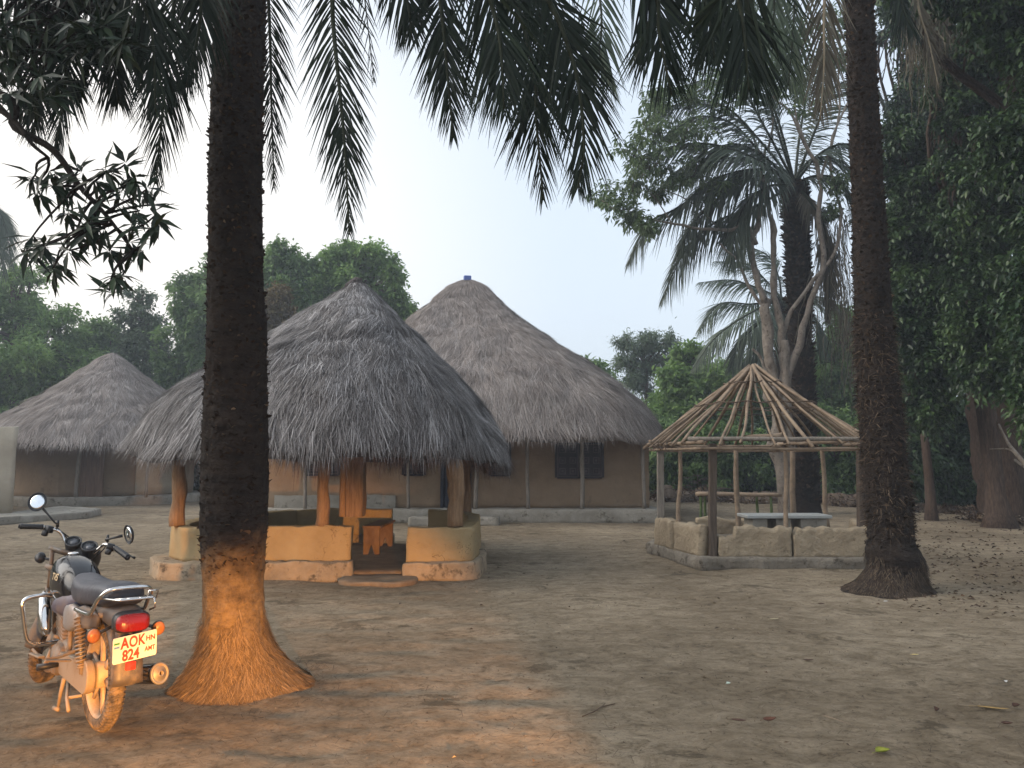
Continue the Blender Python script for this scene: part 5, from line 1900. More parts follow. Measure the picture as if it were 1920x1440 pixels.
# ------------------------------------------------------------------ mango tree whose boughs hang in at the top left
def mango():
    t = thing('mango_tree', 'dark mango boughs with rosettes of long leaves hanging into the top left corner', 'tree', (-6.3, 5.2, 0))
    rr = random.Random(9)
    rng = np.random.default_rng(9)
    mb = MB()
    limb(mb, (-6.3, 5.2, -0.1), (-5.7, 4.9, 5.6), 0.24, 0.16, rr, 10, 0.04, 10)
    mb.build('trunk', M['bark_brown'], t, True)
    Y = 4.3
    top = Vector((-6.0, 5.0, 3.9))
    mb = MB()
    main = [tuple(top), tuple(at(-60, 170, Y)), tuple(at(30, 240, Y)), tuple(at(100, 282, Y)), tuple(at(150, 350, Y)), tuple(at(200, 405, Y)), tuple(at(250, 470, Y))]
    C = bez(main, 40)
    mb.tube([tuple(p) for p in C], [0.028 * (1 - i / 44) + 0.004 for i in range(40)], 8)
    C2 = bez([tuple(at(0, 205, Y)), tuple(at(35, 235, Y - .03)), tuple(at(60, 270, Y - .05)), tuple(at(90, 295, Y))], 14)
    mb.tube([tuple(p) for p in C2], [0.014 * (1 - i / 18) + 0.004 for i in range(14)], 7)
    up = [tuple(top + Vector((0.1, -0.1, 1.2))), tuple(at(-60, -60, Y)), tuple(at(60, -20, Y)), tuple(at(200, 20, Y)), tuple(at(270, 60, Y))]
    C3 = bez(up, 30)
    mb.tube([tuple(p) for p in C3], [0.05 * (1 - i / 33) + 0.004 for i in range(30)], 8)
    ros = [(60, 335), (95, 320), (120, 350), (150, 320), (175, 340), (235, 308), (255, 335), (285, 385), (225, 360), (60, 445), (82, 462), (105, 492), (140, 440), (170, 450), (205, 470), (250, 425), (285, 430), (215, 520), (205, 545), (262, 395),
           (125, 395), (100, 345), (195, 430), (240, 455), (265, 470), (290, 405), (130, 470), (230, 515), (165, 420), (75, 365), (200, 320), (50, 470), (275, 355), (185, 380), (98, 505)]
    allC = np.vstack([C, C2])
    cen = []
    for x, y in ros:
        p = np.array(tuple(at(x, y, Y + rr.uniform(-0.18, 0.18))))
        q = allC[np.argmin(np.linalg.norm(allC - p, axis=1) + 0.3 * np.maximum(0, p[2] - allC[:, 2]))]
        limb(mb, tuple(q), tuple(p), 0.010, 0.005, rr, 5, 0.12, 6)
        cen.append(p)
    # dense dark canopy in the corner
    for k in range(150):
        x, y = rr.uniform(-80, 260), rr.uniform(-90, 215)
        if y > 215 - max(0, x - 60) * 0.75 and x > 60:
            y *= 0.45
        p = np.array(tuple(at(x, y, rr.uniform(3.9, 4.9))))
        q = C3[np.argmin(np.linalg.norm(C3 - p, axis=1))]
        if k % 2 == 0:
            limb(mb, tuple(q), tuple(p), 0.010, 0.004, rr, 5, 0.12, 5)
        cen.append(p)
    mb.build('boughs', M['palm_bark'], t, True)
    cen = np.array(cen)
    m = 13
    n = len(cen) * m
    own = np.repeat(np.arange(len(cen)), m)
    ax = unit(rng.normal(size=(len(cen), 3)) * np.array([1, 1, 0.5]) + np.array([0.3, -0.3, -0.15]))
    d = unit(rand_dirs(n, rng) + ax[own] * 0.5 + np.array([0.0, 0, -0.25]))
    pos = cen[own] + ax[own] * rng.uniform(-0.03, 0.03, n)[:, None]
    nr = unit(rand_dirs(n, rng) * 0.5 + np.array([0, -0.6, 0.7]))
    V, Fc = leaf_arrays(pos, d, nr, rng.uniform(0.11, 0.185, n), rng.uniform(0.025, 0.036, n), 0.10)
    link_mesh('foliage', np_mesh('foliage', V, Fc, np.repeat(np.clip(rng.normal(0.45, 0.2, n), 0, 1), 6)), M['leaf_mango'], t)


mango()


# ------------------------------------------------------------------ undergrowth mass and far wood closing the view
def far_wood():
    rng = np.random.default_rng(200)
    n = 90000
    x = rng.uniform(-46, 44, n)
    hgt = 5.5 + 2.2 * vnoise(np.stack([x * 0.25, x * 0, x * 0], -1), 5) + 1.0 * vnoise(np.stack([x * 0.9, x * 0, x * 0], -1), 6)
    hgt = np.where(x > 14, hgt + (x - 14) * 0.35, hgt)
    hgt = np.where((x > -14) & (x < 6), hgt * 0.55, hgt)
    y = 45 + rng.uniform(-2.0, 4.0, n) - 0.004 * x ** 2 * 4
    z = rng.random(n) ** 0.8 * hgt
    pos = np.stack([x, y, z], -1) + rng.normal(size=(n, 3)) * 0.3
    V, Fc = leaf_arrays(pos, unit(rand_dirs(n, rng) + np.array([0, -0.3, -0.4])), unit(rand_dirs(n, rng) + np.array([0, 0, 0.8])), rng.uniform(0.3, 0.6, n), rng.uniform(0.16, 0.3, n))
    o = link_mesh('far_wood', np_mesh('far_wood', V, Fc, np.repeat(np.clip(rng.normal(0.4, 0.2, n), 0, 1), 6)), M['leaf_mid'])
    tag(o, 'hazy far green wood closing the view behind the clearing', 'wood', kind='stuff')
    # low undergrowth along the edge of the clearing
    n = 60000
    px = rng.uniform(1180, 2150, n)
    Y0 = np.interp(px, [1180, 1500, 1650, 1800, 2150], [29.5, 28.5, 26, 22.5, 15])
    Y = Y0 + rng.random(n) ** 1.5 * 4
    hg = (0.5 + 1.5 * (Y - Y0) / 4) * (0.8 + 0.5 * vnoise(np.stack([px * 0.03, px * 0, px * 0], -1), 3))
    pos = np.stack([(px - 960) / F_PX * Y, Y, rng.random(n) * hg], -1)
    V, Fc = leaf_arrays(pos, unit(rand_dirs(n, rng) + np.array([0, -0.2, 0.1])), unit(rand_dirs(n, rng) + np.array([0, 0, 0.8])), rng.uniform(0.08, 0.2, n), rng.uniform(0.04, 0.09, n))
    o = link_mesh('undergrowth', np_mesh('undergrowth', V, Fc, np.repeat(np.clip(rng.normal(0.4, 0.2, n), 0, 1), 6)), M['leaf_dark'])
    tag(o, 'low tangled green undergrowth along the edge of the clearing', 'undergrowth', kind='stuff')


far_wood()

# ================================================================== MOTORCYCLE
DUST = (0.24, 0.165, 0.105)
M['tyre'] = plain('dusty_tyre_rubber', (0.045, 0.038, 0.032), 0.85, dirt=(0.17, 0.125, 0.085), dscale=9, dlevel=0.38, spec=0.2)
M['rim'] = plain('dusty_cast_rim', (0.36, 0.27, 0.19), 0.6, dirt=(0.26, 0.18, 0.12), dscale=8, dlevel=0.45)
M['chrome'] = plain('chrome', (0.72, 0.70, 0.68), 0.12, 1.0, dirt=(0.42, 0.33, 0.25), dscale=14, dlevel=0.58)
M['steel_dusty'] = plain('dusty_metal', (0.20, 0.18, 0.16), 0.5, 0.4, dirt=DUST, dscale=9, dlevel=0.42)
M['engine'] = plain('dusty_engine_casting', (0.17, 0.145, 0.125), 0.5, 0.5, dirt=DUST, dscale=12, dlevel=0.4)
M['black_plastic'] = plain('black_plastic', (0.018, 0.018, 0.02), 0.45, dirt=(0.07, 0.055, 0.042), dscale=8, dlevel=0.55)
M['tank_black'] = plain('black_gloss_paint', (0.008, 0.008, 0.010), 0.12, dirt=(0.03, 0.026, 0.024), dscale=6, dlevel=0.58)
M['seat_vinyl'] = plain('dark_blue_black_vinyl', (0.030, 0.032, 0.045), 0.42, dirt=(0.05, 0.05, 0.062), dscale=5, dlevel=0.5, bs=(60, 0.12))
M['violet_panel'] = plain('dusty_violet_paint', (0.055, 0.052, 0.085), 0.4, dirt=(0.12, 0.10, 0.095), dscale=7, dlevel=0.5)
M['silver'] = plain('dusty_silver_paint', (0.26, 0.25, 0.25), 0.35, 0.3, dirt=DUST, dscale=8, dlevel=0.5)
M['chain_cover'] = plain('dusty_pale_chain_cover', (0.24, 0.18, 0.125), 0.6, dirt=(0.20, 0.14, 0.09), dscale=6)
M['fender'] = plain('dusty_dark_fender', (0.06, 0.05, 0.045), 0.5, dirt=(0.16, 0.12, 0.085), dscale=6, dlevel=0.45)
M['red_lens'] = plain('red_lens', (0.22, 0.008, 0.006), 0.22, dirt=(0.16, 0.02, 0.014), dscale=10)
M['red_reflector'] = plain('bright_red_reflector', (0.75, 0.03, 0.02), 0.25, dirt=(0.6, 0.03, 0.02))
M['orange_lens'] = plain('amber_lens', (0.36, 0.12, 0.03), 0.3, dirt=(0.42, 0.16, 0.05), dscale=10)
M['plate_white'] = plain('cream_number_plate', (0.60, 0.57, 0.52), 0.5, dirt=(0.5, 0.40, 0.3), dscale=14, dlevel=0.62)
M['plate_red'] = plain('red_plate_paint', (0.48, 0.03, 0.015), 0.6)
M['flag_green'] = plain('green_paint', (0.04, 0.24, 0.06), 0.6)
M['flag_blue'] = plain('blue_paint', (0.09, 0.20, 0.42), 0.6)
M['gold_paint'] = plain('pale_gold_transfer', (0.50, 0.42, 0.26), 0.5)
M['mirror_glass'] = plain('mirror_glass', (0.86, 0.88, 0.90), 0.03, 1.0, dirt=(0.80, 0.82, 0.84), dscale=6)
M['gauge_glass'] = plain('gauge_glass', (0.10, 0.105, 0.115), 0.15, dirt=(0.14, 0.14, 0.15))


def text_mesh(txt, size, bold=0.0, spacing=1.0):
    cu = bpy.data.curves.new('lettering', 'FONT')
    cu.body = txt
    cu.size = size
    cu.extrude = 0.0006
    cu.offset = bold
    cu.space_character = spacing
    o = bpy.data.objects.new('lettering', cu)
    COL.objects.link(o)
    dg = bpy.context.evaluated_depsgraph_get()
    me = bpy.data.meshes.new_from_object(o.evaluated_get(dg))
    bpy.data.objects.remove(o)
    return me


def motorcycle():
    A = ground(186, 1369)
    B = ground(74, 1273)
    hd = math.atan2(B.y - A.y, B.x - A.x)
    root = thing('motorcycle', 'dusty black motorcycle on its side stand, seen from behind with a hand-painted plate', 'motorcycle', (A.x, A.y, 0))
    ORG[root.name] = Vector((0, 0, 0))
    lean = math.radians(-1.2)
    root.rotation_euler = (Matrix.Rotation(hd, 3, 'Z') @ Matrix.Rotation(-lean, 3, 'X')).to_euler()
    root.scale = (1, 0.87, 1)
    inv = None
    bpy.context.view_layer.update()
    inv = root.matrix_world.inverted()
    loc = lambda x, y, Y: inv @ at(x, y, Y)
    WB, RR, RF = 1.27, 0.300, 0.292
    # steering: turned to the right about the inclined head axis
    h0, h1 = Vector((0.985, 0, 0.90)), Vector((1.14, 0, 0.42))
    axis = (h0 - h1).normalized()
    ST = Matrix.Translation(h0) @ Matrix.Rotation(math.radians(-46), 4, axis) @ Matrix.Translation(-h0)

    HB = Matrix.Translation((-0.05, -0.085, -0.035)) @ ST        # bars and clocks sit a little right of the line of the wheels

    def wheel(name, c, R, tw, steer=False, tread=True, drum=0.055):
        w = MB()
        prof = []
        for k in range(17):
            a = -0.62 * PI + 1.24 * PI * k / 16
            rr = R - 0.052 + 0.052 * math.cos(a)
            prof.append((rr, tw / 2 * math.sin(a) * 1.02))
        prof = [(R - 0.075, -tw * 0.36)] + prof + [(R - 0.075, tw * 0.36)]
        w.lathe(prof, c, 'y', 72, closed=True)
        if tread:
            n = 64
            for i in range(n):
                a0 = 2 * PI * i / n
                for sg in (-1, 1):
                    for k, (u0, u1) in enumerate(((0.05, 0.55), (0.62, 0.98))):
                        vs = []
                        for u, da in ((u0, 0.0), (u1, 0.055)):
                            phi = sg * u * 0.47 * PI
                            aa = a0 + da + (PI / n if sg > 0 else 0)
                            for dw in (-0.012, 0.012):
                                for dr in (-0.004, 0.0045):
                                    r = R - 0.052 + (0.052 + dr) * math.cos(phi)
                                    y = (tw / 2 * 1.02 + dr) * math.sin(phi)
                                    vs.append(c + Vector((math.cos(aa + dw) * r, y, math.sin(aa + dw) * r)))
                        w.add(vs, [(0, 1, 3, 2), (4, 6, 7, 5), (1, 5, 7, 3), (0, 4, 5, 1), (2, 3, 7, 6)])
        rim = MB()
        Ri = R - 0.068
        rim.lathe([(Ri, -tw * 0.40), (Ri - 0.012, -tw * 0.40), (Ri - 0.022, -tw * 0.25), (Ri - 0.024, 0), (Ri - 0.022, tw * 0.25), (Ri - 0.012, tw * 0.40), (Ri, tw * 0.40)], c, 'y', 48, closed=True)
        rim.lathe([(0.0, -drum), (0.062, -drum), (0.072, -drum * 0.8), (0.072, drum * 0.8), (0.062, drum), (0.0, drum)], c, 'y', 28)
        for i in range(6):
            a = 2 * PI * i / 6 + 0.3
            p0 = c + Vector((math.cos(a) * 0.05, 0, math.sin(a) * 0.05))
            for da in (-0.10, 0.10):
                p1 = c + Vector((math.cos(a + da) * (Ri - 0.018), 0, math.sin(a + da) * (Ri - 0.018)))
                rim.tube([p0, p0.lerp(p1, 0.5), p1], [0.018, 0.012, 0.011], 7)
        if steer:
            w.xform(ST)
            rim.xform(ST)
        wh = MB()
        wh.lathe([(0.0, -drum - 0.03), (0.012, -drum - 0.03), (0.012, drum + 0.03), (0.0, drum + 0.03)], c, 'y', 12)
        if steer:
            wh.xform(ST)
        o = wh.build(name, M['steel_dusty'], root, True)
        w.build('tyre', M['tyre'], o, True)
        rim.build('rim', M['rim'], o, True)
        return o

    wheel('wheel', Vector((0, 0, RR)), RR, 0.096)
    FA = Vector((WB, 0, RF))
    wheel('wheel', FA, RF, 0.08, steer=True)

    # ---- fork, front fender
    mb = MB()
    for sg in (-1, 1):
        top, bot = Vector((0.965, sg * 0.085, 0.90)), Vector((WB - 0.02, sg * 0.085, RF))
        mb.tube([top, top.lerp(bot, 0.5)], 0.016, 10)
        mb.tube([top.lerp(bot, 0.45), bot], 0.024, 12)
    mb.box((0.975, 0, 0.885), (0.06, 0.21, 0.022), Matrix.Rotation(0.4, 3, 'Y'))
    mb.box((1.01, 0, 0.76), (0.06, 0.21, 0.025), Matrix.Rotation(0.4, 3, 'Y'))
    mb.xform(ST)
    mb.build('fork', M['steel_dusty'], root, True)
    mb = MB()
    rows = []
    for k in range(20):
        a = math.radians(20 + 165 * k / 19)
        ring = []
        for q in range(9):
            b = -0.5 * PI + PI * q / 8
            rad = RF + 0.022 + 0.022 * math.cos(b)
            ring.append(FA + Vector((math.cos(a) * rad, 0.056 * math.sin(b), math.sin(a) * rad)))
        for q in range(8, -1, -1):
            b = -0.5 * PI + PI * q / 8
            rad = RF + 0.018 + 0.022 * math.cos(b)
            ring.append(FA + Vector((math.cos(a) * rad, 0.052 * math.sin(b), math.sin(a) * rad)))
        rows.append(ring)
    mb.grid(rows)
    mb.xform(ST)
    mb.build('front_fender', M['fender'], root, True)

    # ---- headlamp with nacelle, gauges
    mb = MB()
    st = [(0.95, 0.03, 0.85, 0.93), (0.98, 0.075, 0.80, 0.97), (1.04, 0.095, 0.775, 0.985), (1.11, 0.10, 0.77, 0.985), (1.15, 0.09, 0.78, 0.975)]
    mb.loft(st, 22, 2.3).xform(HB)
    hl = mb.build('headlamp_shell', M['black_plastic'], root, True)
    mb = MB()
    mb.lathe([(0.086, 0.0), (0.082, 0.012), (0.05, 0.024), (0.0, 0.028)], (1.15, 0, 0.878), 'x', 28).xform(HB)
    mb.build('lens', M['mirror_glass'], hl, True)
    gax = Vector((-0.55, 0, 0.83)).normalized()
    for sg in (-1, 1):
        c = Vector((0.985, sg * 0.063, 0.945))
        mb = MB()
        mb.lathe([(0.035, -0.05), (0.050, -0.03), (0.056, 0.03), (0.058, 0.042), (0.050, 0.044), (0.048, 0.034), (0.0, 0.034)], c, gax, 30).xform(HB)
        g = mb.build('gauge', M['black_plastic'], root, True)
        mb = MB().lathe([(0.0475, 0.0), (0.0, 0.003)], c + gax * 0.037, gax, 28).xform(HB)
        mb.build('gauge_face', M['gauge_glass'], g, True)

    # ---- handlebar (shaped in the steering frame)
    hb = MB()
    ph = [(0.85, 0.39, 0.995), (0.905, 0.27, 1.02), (0.93, 0.19, 1.02), (0.955, 0.15, 0.995), (0.965, 0.105, 0.945), (0.965, 0.04, 0.925), (0.965, -0.04, 0.925), (0.965, -0.105, 0.945), (0.955, -0.15, 0.995), (0.93, -0.19, 1.02), (0.905, -0.27, 1.02), (0.85, -0.39, 0.995)]
    C = bez(ph, 60)
    hb.tube([tuple(p) for p in C], 0.011, 10).xform(HB)
    bar = hb.build('handlebar', M['chrome'], root, True)
    for sg in (-1, 1):
        a, b = Vector((0.902, sg * 0.277, 1.02)), Vector((0.842, sg * 0.412, 0.990))
        mb = MB()
        pts = [a.lerp(b, i / 12) for i in range(13)]
        mb.tube(pts, [0.017 + (0.0015 if i % 2 else 0) for i in range(12)] + [0.019], 12)
        mb.tube([b, b + (b - a).normalized() * 0.012], [0.014, 0.012], 10)
        mb.xform(HB)
        mb.build('grip', M['black_plastic'], bar, True)
        mb = MB()
        c = Vector((0.912, sg * 0.240, 1.02))
        mb.box(c + Vector((0, 0, -0.005)), (0.05, 0.055, 0.045), Matrix.Rotation(sg * -0.4, 3, 'Z'), bev=0.006)
        mb.box(c + Vector((-0.025, 0.005 * sg, -0.035)), (0.035, 0.035, 0.035), bev=0.004)
        mb.xform(HB)
        mb.build('switch_housing', M['black_plastic'], bar, True)
        mb = MB()
        p0 = c + Vector((0.035, 0, 0.0))
        mb.tube([p0, p0 + Vector((0.02, sg * 0.04, -0.005)), p0 + Vector((-0.005, sg * 0.16, -0.03)), p0 + Vector((-0.02, sg * 0.185, -0.03))], [0.008, 0.007, 0.006, 0.009], 8)
        mb.xform(HB)
        mb.build('lever', M['black_plastic'], bar, True)
    # cables
    for k, (a, b, d) in enumerate((((0.93, 0.20, 1.04), (0.93, 0.03, 0.80), 0.10), ((0.93, -0.20, 1.04), (0.93, -0.03, 0.80), 0.11), ((0.93, 0.18, 1.03), (1.0, 0.05, 0.78), 0.16))):
        a, b = Vector(a), Vector(b)
        m_ = a.lerp(b, 0.45) + Vector((d, 0, 0.02))
        mb = MB().tube([tuple(p) for p in bez([tuple(a), tuple(m_), tuple(b)], 16)], 0.0045, 6).xform(HB)
        mb.build('cable', M['black_plastic'], bar, True)

    # ---- mirrors: stalk feet on the bar, discs where the photo shows them
    def mirror(foot, elbow, disc_px, Y, normal, rad, name='mirror'):
        f = HB @ Vector(foot)
        c = loc(*disc_px, Y)
        e = loc(*elbow, Y)
        nn = (inv.to_3x3() @ Vector(normal)).normalized()
        mb = MB()
        edge = c + (e - c).normalized() * rad * 0.9 - nn * 0.012
        mb.tube([f, f.lerp(e, 0.55), e, e.lerp(edge, 0.5), edge], [0.0075, 0.006, 0.006, 0.006, 0.009], 8)
        mb.tube([f + Vector((0, 0, -0.02)), f + Vector((0, 0, 0.025))], [0.012, 0.009], 8)
        o = mb.build(name, M['black_plastic'], root, True)
        mb = MB().lathe([(0.0, -0.026), (rad * 0.5, -0.022), (rad * 0.9, -0.010), (rad, 0.0), (rad, 0.004), (rad * 0.94, 0.005), (rad * 0.93, 0.001)], c, nn, 36)
        mb.build('mirror_shell', M['black_plastic'], o, True)
        mb = MB().lathe([(rad * 0.935, 0.0), (rad * 0.6, 0.0045), (0.0, 0.007)], c + nn * 0.0005, nn, 36)
        mb.build('mirror_glass', M['mirror_glass'], o, True)
    mirror((0.925, 0.195, 1.06), (103, 980), (70, 941), 4.95, (0.28, -0.92, 0.36), 0.062)
    mirror((0.925, -0.195, 1.06), (198, 1012), (241, 1002), 4.45, (-0.62, -0.75, -0.20), 0.056)

    # ---- tank, seat, panels
    mb = MB()
    st = [(0.40, 0.075, 0.60, 0.745), (0.44, 0.105, 0.585, 0.785), (0.52, 0.130, 0.575, 0.835), (0.62, 0.148, 0.575, 0.872), (0.72, 0.152, 0.58, 0.892), (0.80, 0.142, 0.60, 0.893), (0.87, 0.115, 0.635, 0.875), (0.92, 0.075, 0.68, 0.815), (0.935, 0.03, 0.72, 0.81)]
    tank = mb.loft(st, 28, 2.5).build('fuel_tank', M['tank_black'], root, True, sub=1)
    MB().lathe([(0.0, 0.0), (0.036, 0.0), (0.038, 0.010), (0.030, 0.016), (0.0, 0.018)], (0.78, 0, 0.888), 'z', 24).build('filler_cap', M['chrome'], tank, True)
    me = text_mesh('TVS', 0.058, 0.0012, 1.0)
    # lay the lettering on the left flank of the tank
    c = Vector((0.635, 0.150, 0.775))
    M4 = Matrix.Translation(c) @ Matrix(((-1, 0, 0, 0), (0, 0, 1, 0), (0, 1, 0, 0), (0, 0, 0, 1))) @ Matrix.Rotation(math.radians(-14), 4, 'X') @ Matrix.Translation((-0.055, -0.02, 0))
    me.transform(M4)
    P = [v.co.copy() for v in me.vertices]
    for v in me.vertices:       # press onto the curved flank
        x, z = v.co.x, v.co.z
        w_ = np.interp(x, [s[0] for s in st], [s[1] for s in st])
        z0 = np.interp(x, [s[0] for s in st], [s[2] for s in st])
        z1 = np.interp(x, [s[0] for s in st], [s[3] for s in st])
        h = (z1 - z0) / 2
        q = min(0.98, abs(z - (z0 + z1) / 2) / h)
        y = w_ * (1 - q ** 2.5) ** (1 / 2.5)
        v.co.y = y + 0.0015 + (0.001 if v.co.y > c.y else 0)
    link_mesh('lettering', me, M['gold_paint'], tank)
    # violet wedge graphic below the tank
    mb = MB()
    st2 = [(0.36, 0.05, 0.56, 0.68), (0.42, 0.098, 0.55, 0.70), (0.52, 0.128, 0.545, 0.685), (0.62, 0.138, 0.55, 0.655), (0.70, 0.12, 0.56, 0.62)]
    for sg in (-1, 1):
        mb.loft([(s[0], s[1] * 0.5 + 0.012, s[2], s[3], sg * s[1] * 0.55) for s in st2], 16, 2.6)
    mb.build('side_cover', M['violet_panel'], root, True)
    mb = MB()
    st = [(-0.335, 0.05, 0.735, 0.79), (-0.31, 0.105, 0.715, 0.815), (-0.24, 0.128, 0.70, 0.828), (-0.10, 0.137, 0.69, 0.822), (0.05, 0.139, 0.672, 0.805), (0.18, 0.137, 0.655, 0.79), (0.30, 0.128, 0.65, 0.79), (0.40, 0.112, 0.66, 0.80), (0.455, 0.085, 0.68, 0.815), (0.475, 0.04, 0.72, 0.80)]
    seat = mb.loft(st, 30, 3.2).build('seat', M['seat_vinyl'], root, True, sub=1)
    mb = MB()
    for sg in (-1, 1):
        mb.loft([(0.14, 0.02, 0.56, 0.62, sg * 0.115), (0.19, 0.032, 0.53, 0.65, sg * 0.118), (0.28, 0.036, 0.50, 0.66, sg * 0.12), (0.38, 0.032, 0.50, 0.64, sg * 0.118), (0.44, 0.015, 0.53, 0.60, sg * 0.11)], 16, 3)
    mb.build('side_panel', M['silver'], root, True)
    mb = MB()
    for sg in (-1, 1):
        mb.loft([(-0.20, 0.012, 0.60, 0.66, sg * 0.115), (-0.08, 0.022, 0.57, 0.68, sg * 0.118), (0.06, 0.028, 0.55, 0.68, sg * 0.12), (0.14, 0.02, 0.56, 0.66, sg * 0.12)], 14, 3)
    mb.build('side_panel', M['fender'], root, True)
    # frame
    mb = MB()
    mb.tube([(0.93, 0, 0.80), (0.86, 0, 0.60), (0.84, 0, 0.35), (0.78, 0, 0.22)], 0.02, 10)
    for sg in (-1, 1):
        mb.tube([(0.90, sg * 0.03, 0.74), (0.55, sg * 0.09, 0.58), (0.20, sg * 0.11, 0.62), (-0.22, sg * 0.10, 0.66)], 0.014, 8)
        mb.tube([(0.38, sg * 0.10, 0.60), (0.36, sg * 0.10, 0.40), (0.40, sg * 0.09, 0.26)], 0.016, 8)
        mb.tube([(0.38, sg * 0.105, 0.34), (0.18, sg * 0.10, 0.31), (0.0, sg * 0.092, 0.30), (-0.05, sg * 0.09, 0.30)], 0.017, 8)
    mb.build('frame', M['steel_dusty'], root, True)
    # engine
    mb = MB()
    mb.loft([(0.42, 0.04, 0.24, 0.34), (0.46, 0.085, 0.20, 0.39), (0.58, 0.10, 0.19, 0.41), (0.68, 0.10, 0.19, 0.40), (0.76, 0.07, 0.21, 0.36), (0.79, 0.03, 0.25, 0.31)], 20, 3.4)
    mb.lathe([(0, -0.135), (0.075, -0.13), (0.092, -0.11), (0.095, 0.11), (0.08, 0.135), (0.0, 0.14)], (0.58, 0, 0.29), 'y', 26)
    for k in range(8):
        z = 0.40 + 0.022 * k
        mb.box((0.67 + 0.008 * k, 0, z), (0.17, 0.16, 0.009), Matrix.Rotation(-0.22, 3, 'Y'))
    mb.box((0.69, 0, 0.47), (0.11, 0.11, 0.19), Matrix.Rotation(-0.22, 3, 'Y'), bev=0.01)
    mb.box((0.73, 0, 0.585), (0.14, 0.12, 0.06), Matrix.Rotation(-0.22, 3, 'Y'), bev=0.012)
    mb.build('engine', M['engine'], root, True)
    # polished cover in front of the engine on the left
    mb = MB()
    mb.loft([(0, 0.02, -0.03, 0.03), (0.03, 0.042, -0.045, 0.045), (0.14, 0.05, -0.05, 0.05), (0.24, 0.042, -0.042, 0.042), (0.28, 0.015, -0.02, 0.02)], 22, 2.2)
    mb.xform(Matrix.Translation((0.80, 0.13, 0.40)) @ Matrix.Rotation(math.radians(-62), 4, 'Y'))
    mb.build('polished_cover', M['chrome'], root, True)
    # leg guard loop
    mb = MB()
    loop = [(0.80, 0.06, 0.63), (0.80, 0.16, 0.645), (0.80, 0.265, 0.635), (0.80, 0.295, 0.60), (0.80, 0.285, 0.54), (0.80, 0.255, 0.40), (0.80, 0.22, 0.36), (0.80, 0.16, 0.345), (0.80, 0.03, 0.35)]
    mb.tube([tuple(p) for p in bez(loop, 60)], 0.0135, 12)
    loop2 = [(x, -y, z) for x, y, z in loop]
    mb.tube([tuple(p) for p in bez(loop2, 60)], 0.0135, 12)
    mb.build('leg_guard', M['chrome'], root, True)
    # rear shocks
    for sg in (-1, 1):
        a, b = Vector((0.075, sg * 0.142, 0.635)), Vector((0.01, sg * 0.125, 0.315))
        mb = MB()
        mb.tube([a, a.lerp(b, 0.30)], 0.024, 12)
        mb.tube([a.lerp(b, 0.25), b], 0.014, 10)
        mb.tube([a.lerp(b, 0.86), a.lerp(b, 0.9)], 0.028, 12)
        sh = mb.build('shock_absorber', M['steel_dusty'], root, True)
        ax = (b - a).normalized()
        e1 = ax.orthogonal().normalized()
        e2 = ax.cross(e1)
        pts = [a.lerp(b, 0.05 + 0.80 * i / 160) + (e1 * math.cos(i * 2 * PI / 13) + e2 * math.sin(i * 2 * PI / 13)) * 0.028 for i in range(161)]
        MB().tube(pts, 0.0058, 7).build('spring', M['steel_dusty'], sh, True)
    # chain cover
    mb = MB()
    outl = []
    for k in range(25):
        a = math.radians(90 + 180 * k / 24)
        outl.append((0.0 + 0.09 * math.cos(a), 0.30 + 0.09 * math.sin(a)))
    outl += [(0.50, 0.225), (0.53, 0.25), (0.53, 0.31), (0.50, 0.345)]
    rows = [[(x * k, y, 0.30 + (z - 0.30) * k) for x, z in outl] for y, k in ((0.075, 0.98), (0.085, 1.0), (0.115, 1.0), (0.122, 0.95), (0.1225, 0.5))]
    mb.grid(rows)
    mb.build('chain_cover', M['chain_cover'], root)
    # rear fender over the wheel, tail
    mb = MB()
    rows = []
    for k in range(22):
        a = math.radians(60 + 118 * k / 21)
        ring = []
        for q in range(9):
            b = -0.5 * PI + PI * q / 8
            rad = RR + 0.045 + 0.03 * math.cos(b)
            ring.append((math.cos(a) * rad, 0.072 * math.sin(b), RR + math.sin(a) * rad))
        for q in range(8, -1, -1):
            b = -0.5 * PI + PI * q / 8
            rad = RR + 0.041 + 0.03 * math.cos(b)
            ring.append((math.cos(a) * rad, 0.068 * math.sin(b), RR + math.sin(a) * rad))
        rows.append(ring)
    mb.grid(rows)
    mb.build('rear_fender', M['fender'], root, True)
    MB().loft([(-0.40, 0.055, 0.60, 0.69), (-0.37, 0.085, 0.59, 0.71), (-0.28, 0.10, 0.60, 0.72), (-0.15, 0.105, 0.62, 0.71), (-0.02, 0.09, 0.64, 0.70)], 20, 3).build('tail_cowl', M['fender'], root, True)
    tl = MB().loft([(-0.455, 0.060, 0.605, 0.665), (-0.445, 0.088, 0.598, 0.685), (-0.42, 0.102, 0.592, 0.70), (-0.385, 0.105, 0.592, 0.702)], 24, 3.4).build('tail_light', M['black_plastic'], root, True)
    MB().loft([(-0.468, 0.055, 0.612, 0.66), (-0.458, 0.083, 0.604, 0.68), (-0.435, 0.096, 0.60, 0.692), (-0.425, 0.097, 0.60, 0.693)], 24, 3.4).build('lens', M['red_lens'], tl, True)
    # grab rail and small carrier
    mb = MB()
    rail = [(0.12, 0.155, 0.652), (-0.05, 0.158, 0.655), (-0.17, 0.158, 0.668), (-0.24, 0.153, 0.73), (-0.30, 0.145, 0.775), (-0.335, 0.105, 0.808), (-0.35, 0.0, 0.815), (-0.335, -0.105, 0.808), (-0.30, -0.145, 0.775), (-0.24, -0.153, 0.73), (-0.17, -0.158, 0.668), (-0.05, -0.158, 0.655), (0.12, -0.155, 0.652)]
    mb.tube([tuple(p) for p in bez(rail, 90)], 0.0115, 12)
    gr = mb.build('grab_rail', M['chrome'], root, True)
    mb = MB()
    z = 0.765
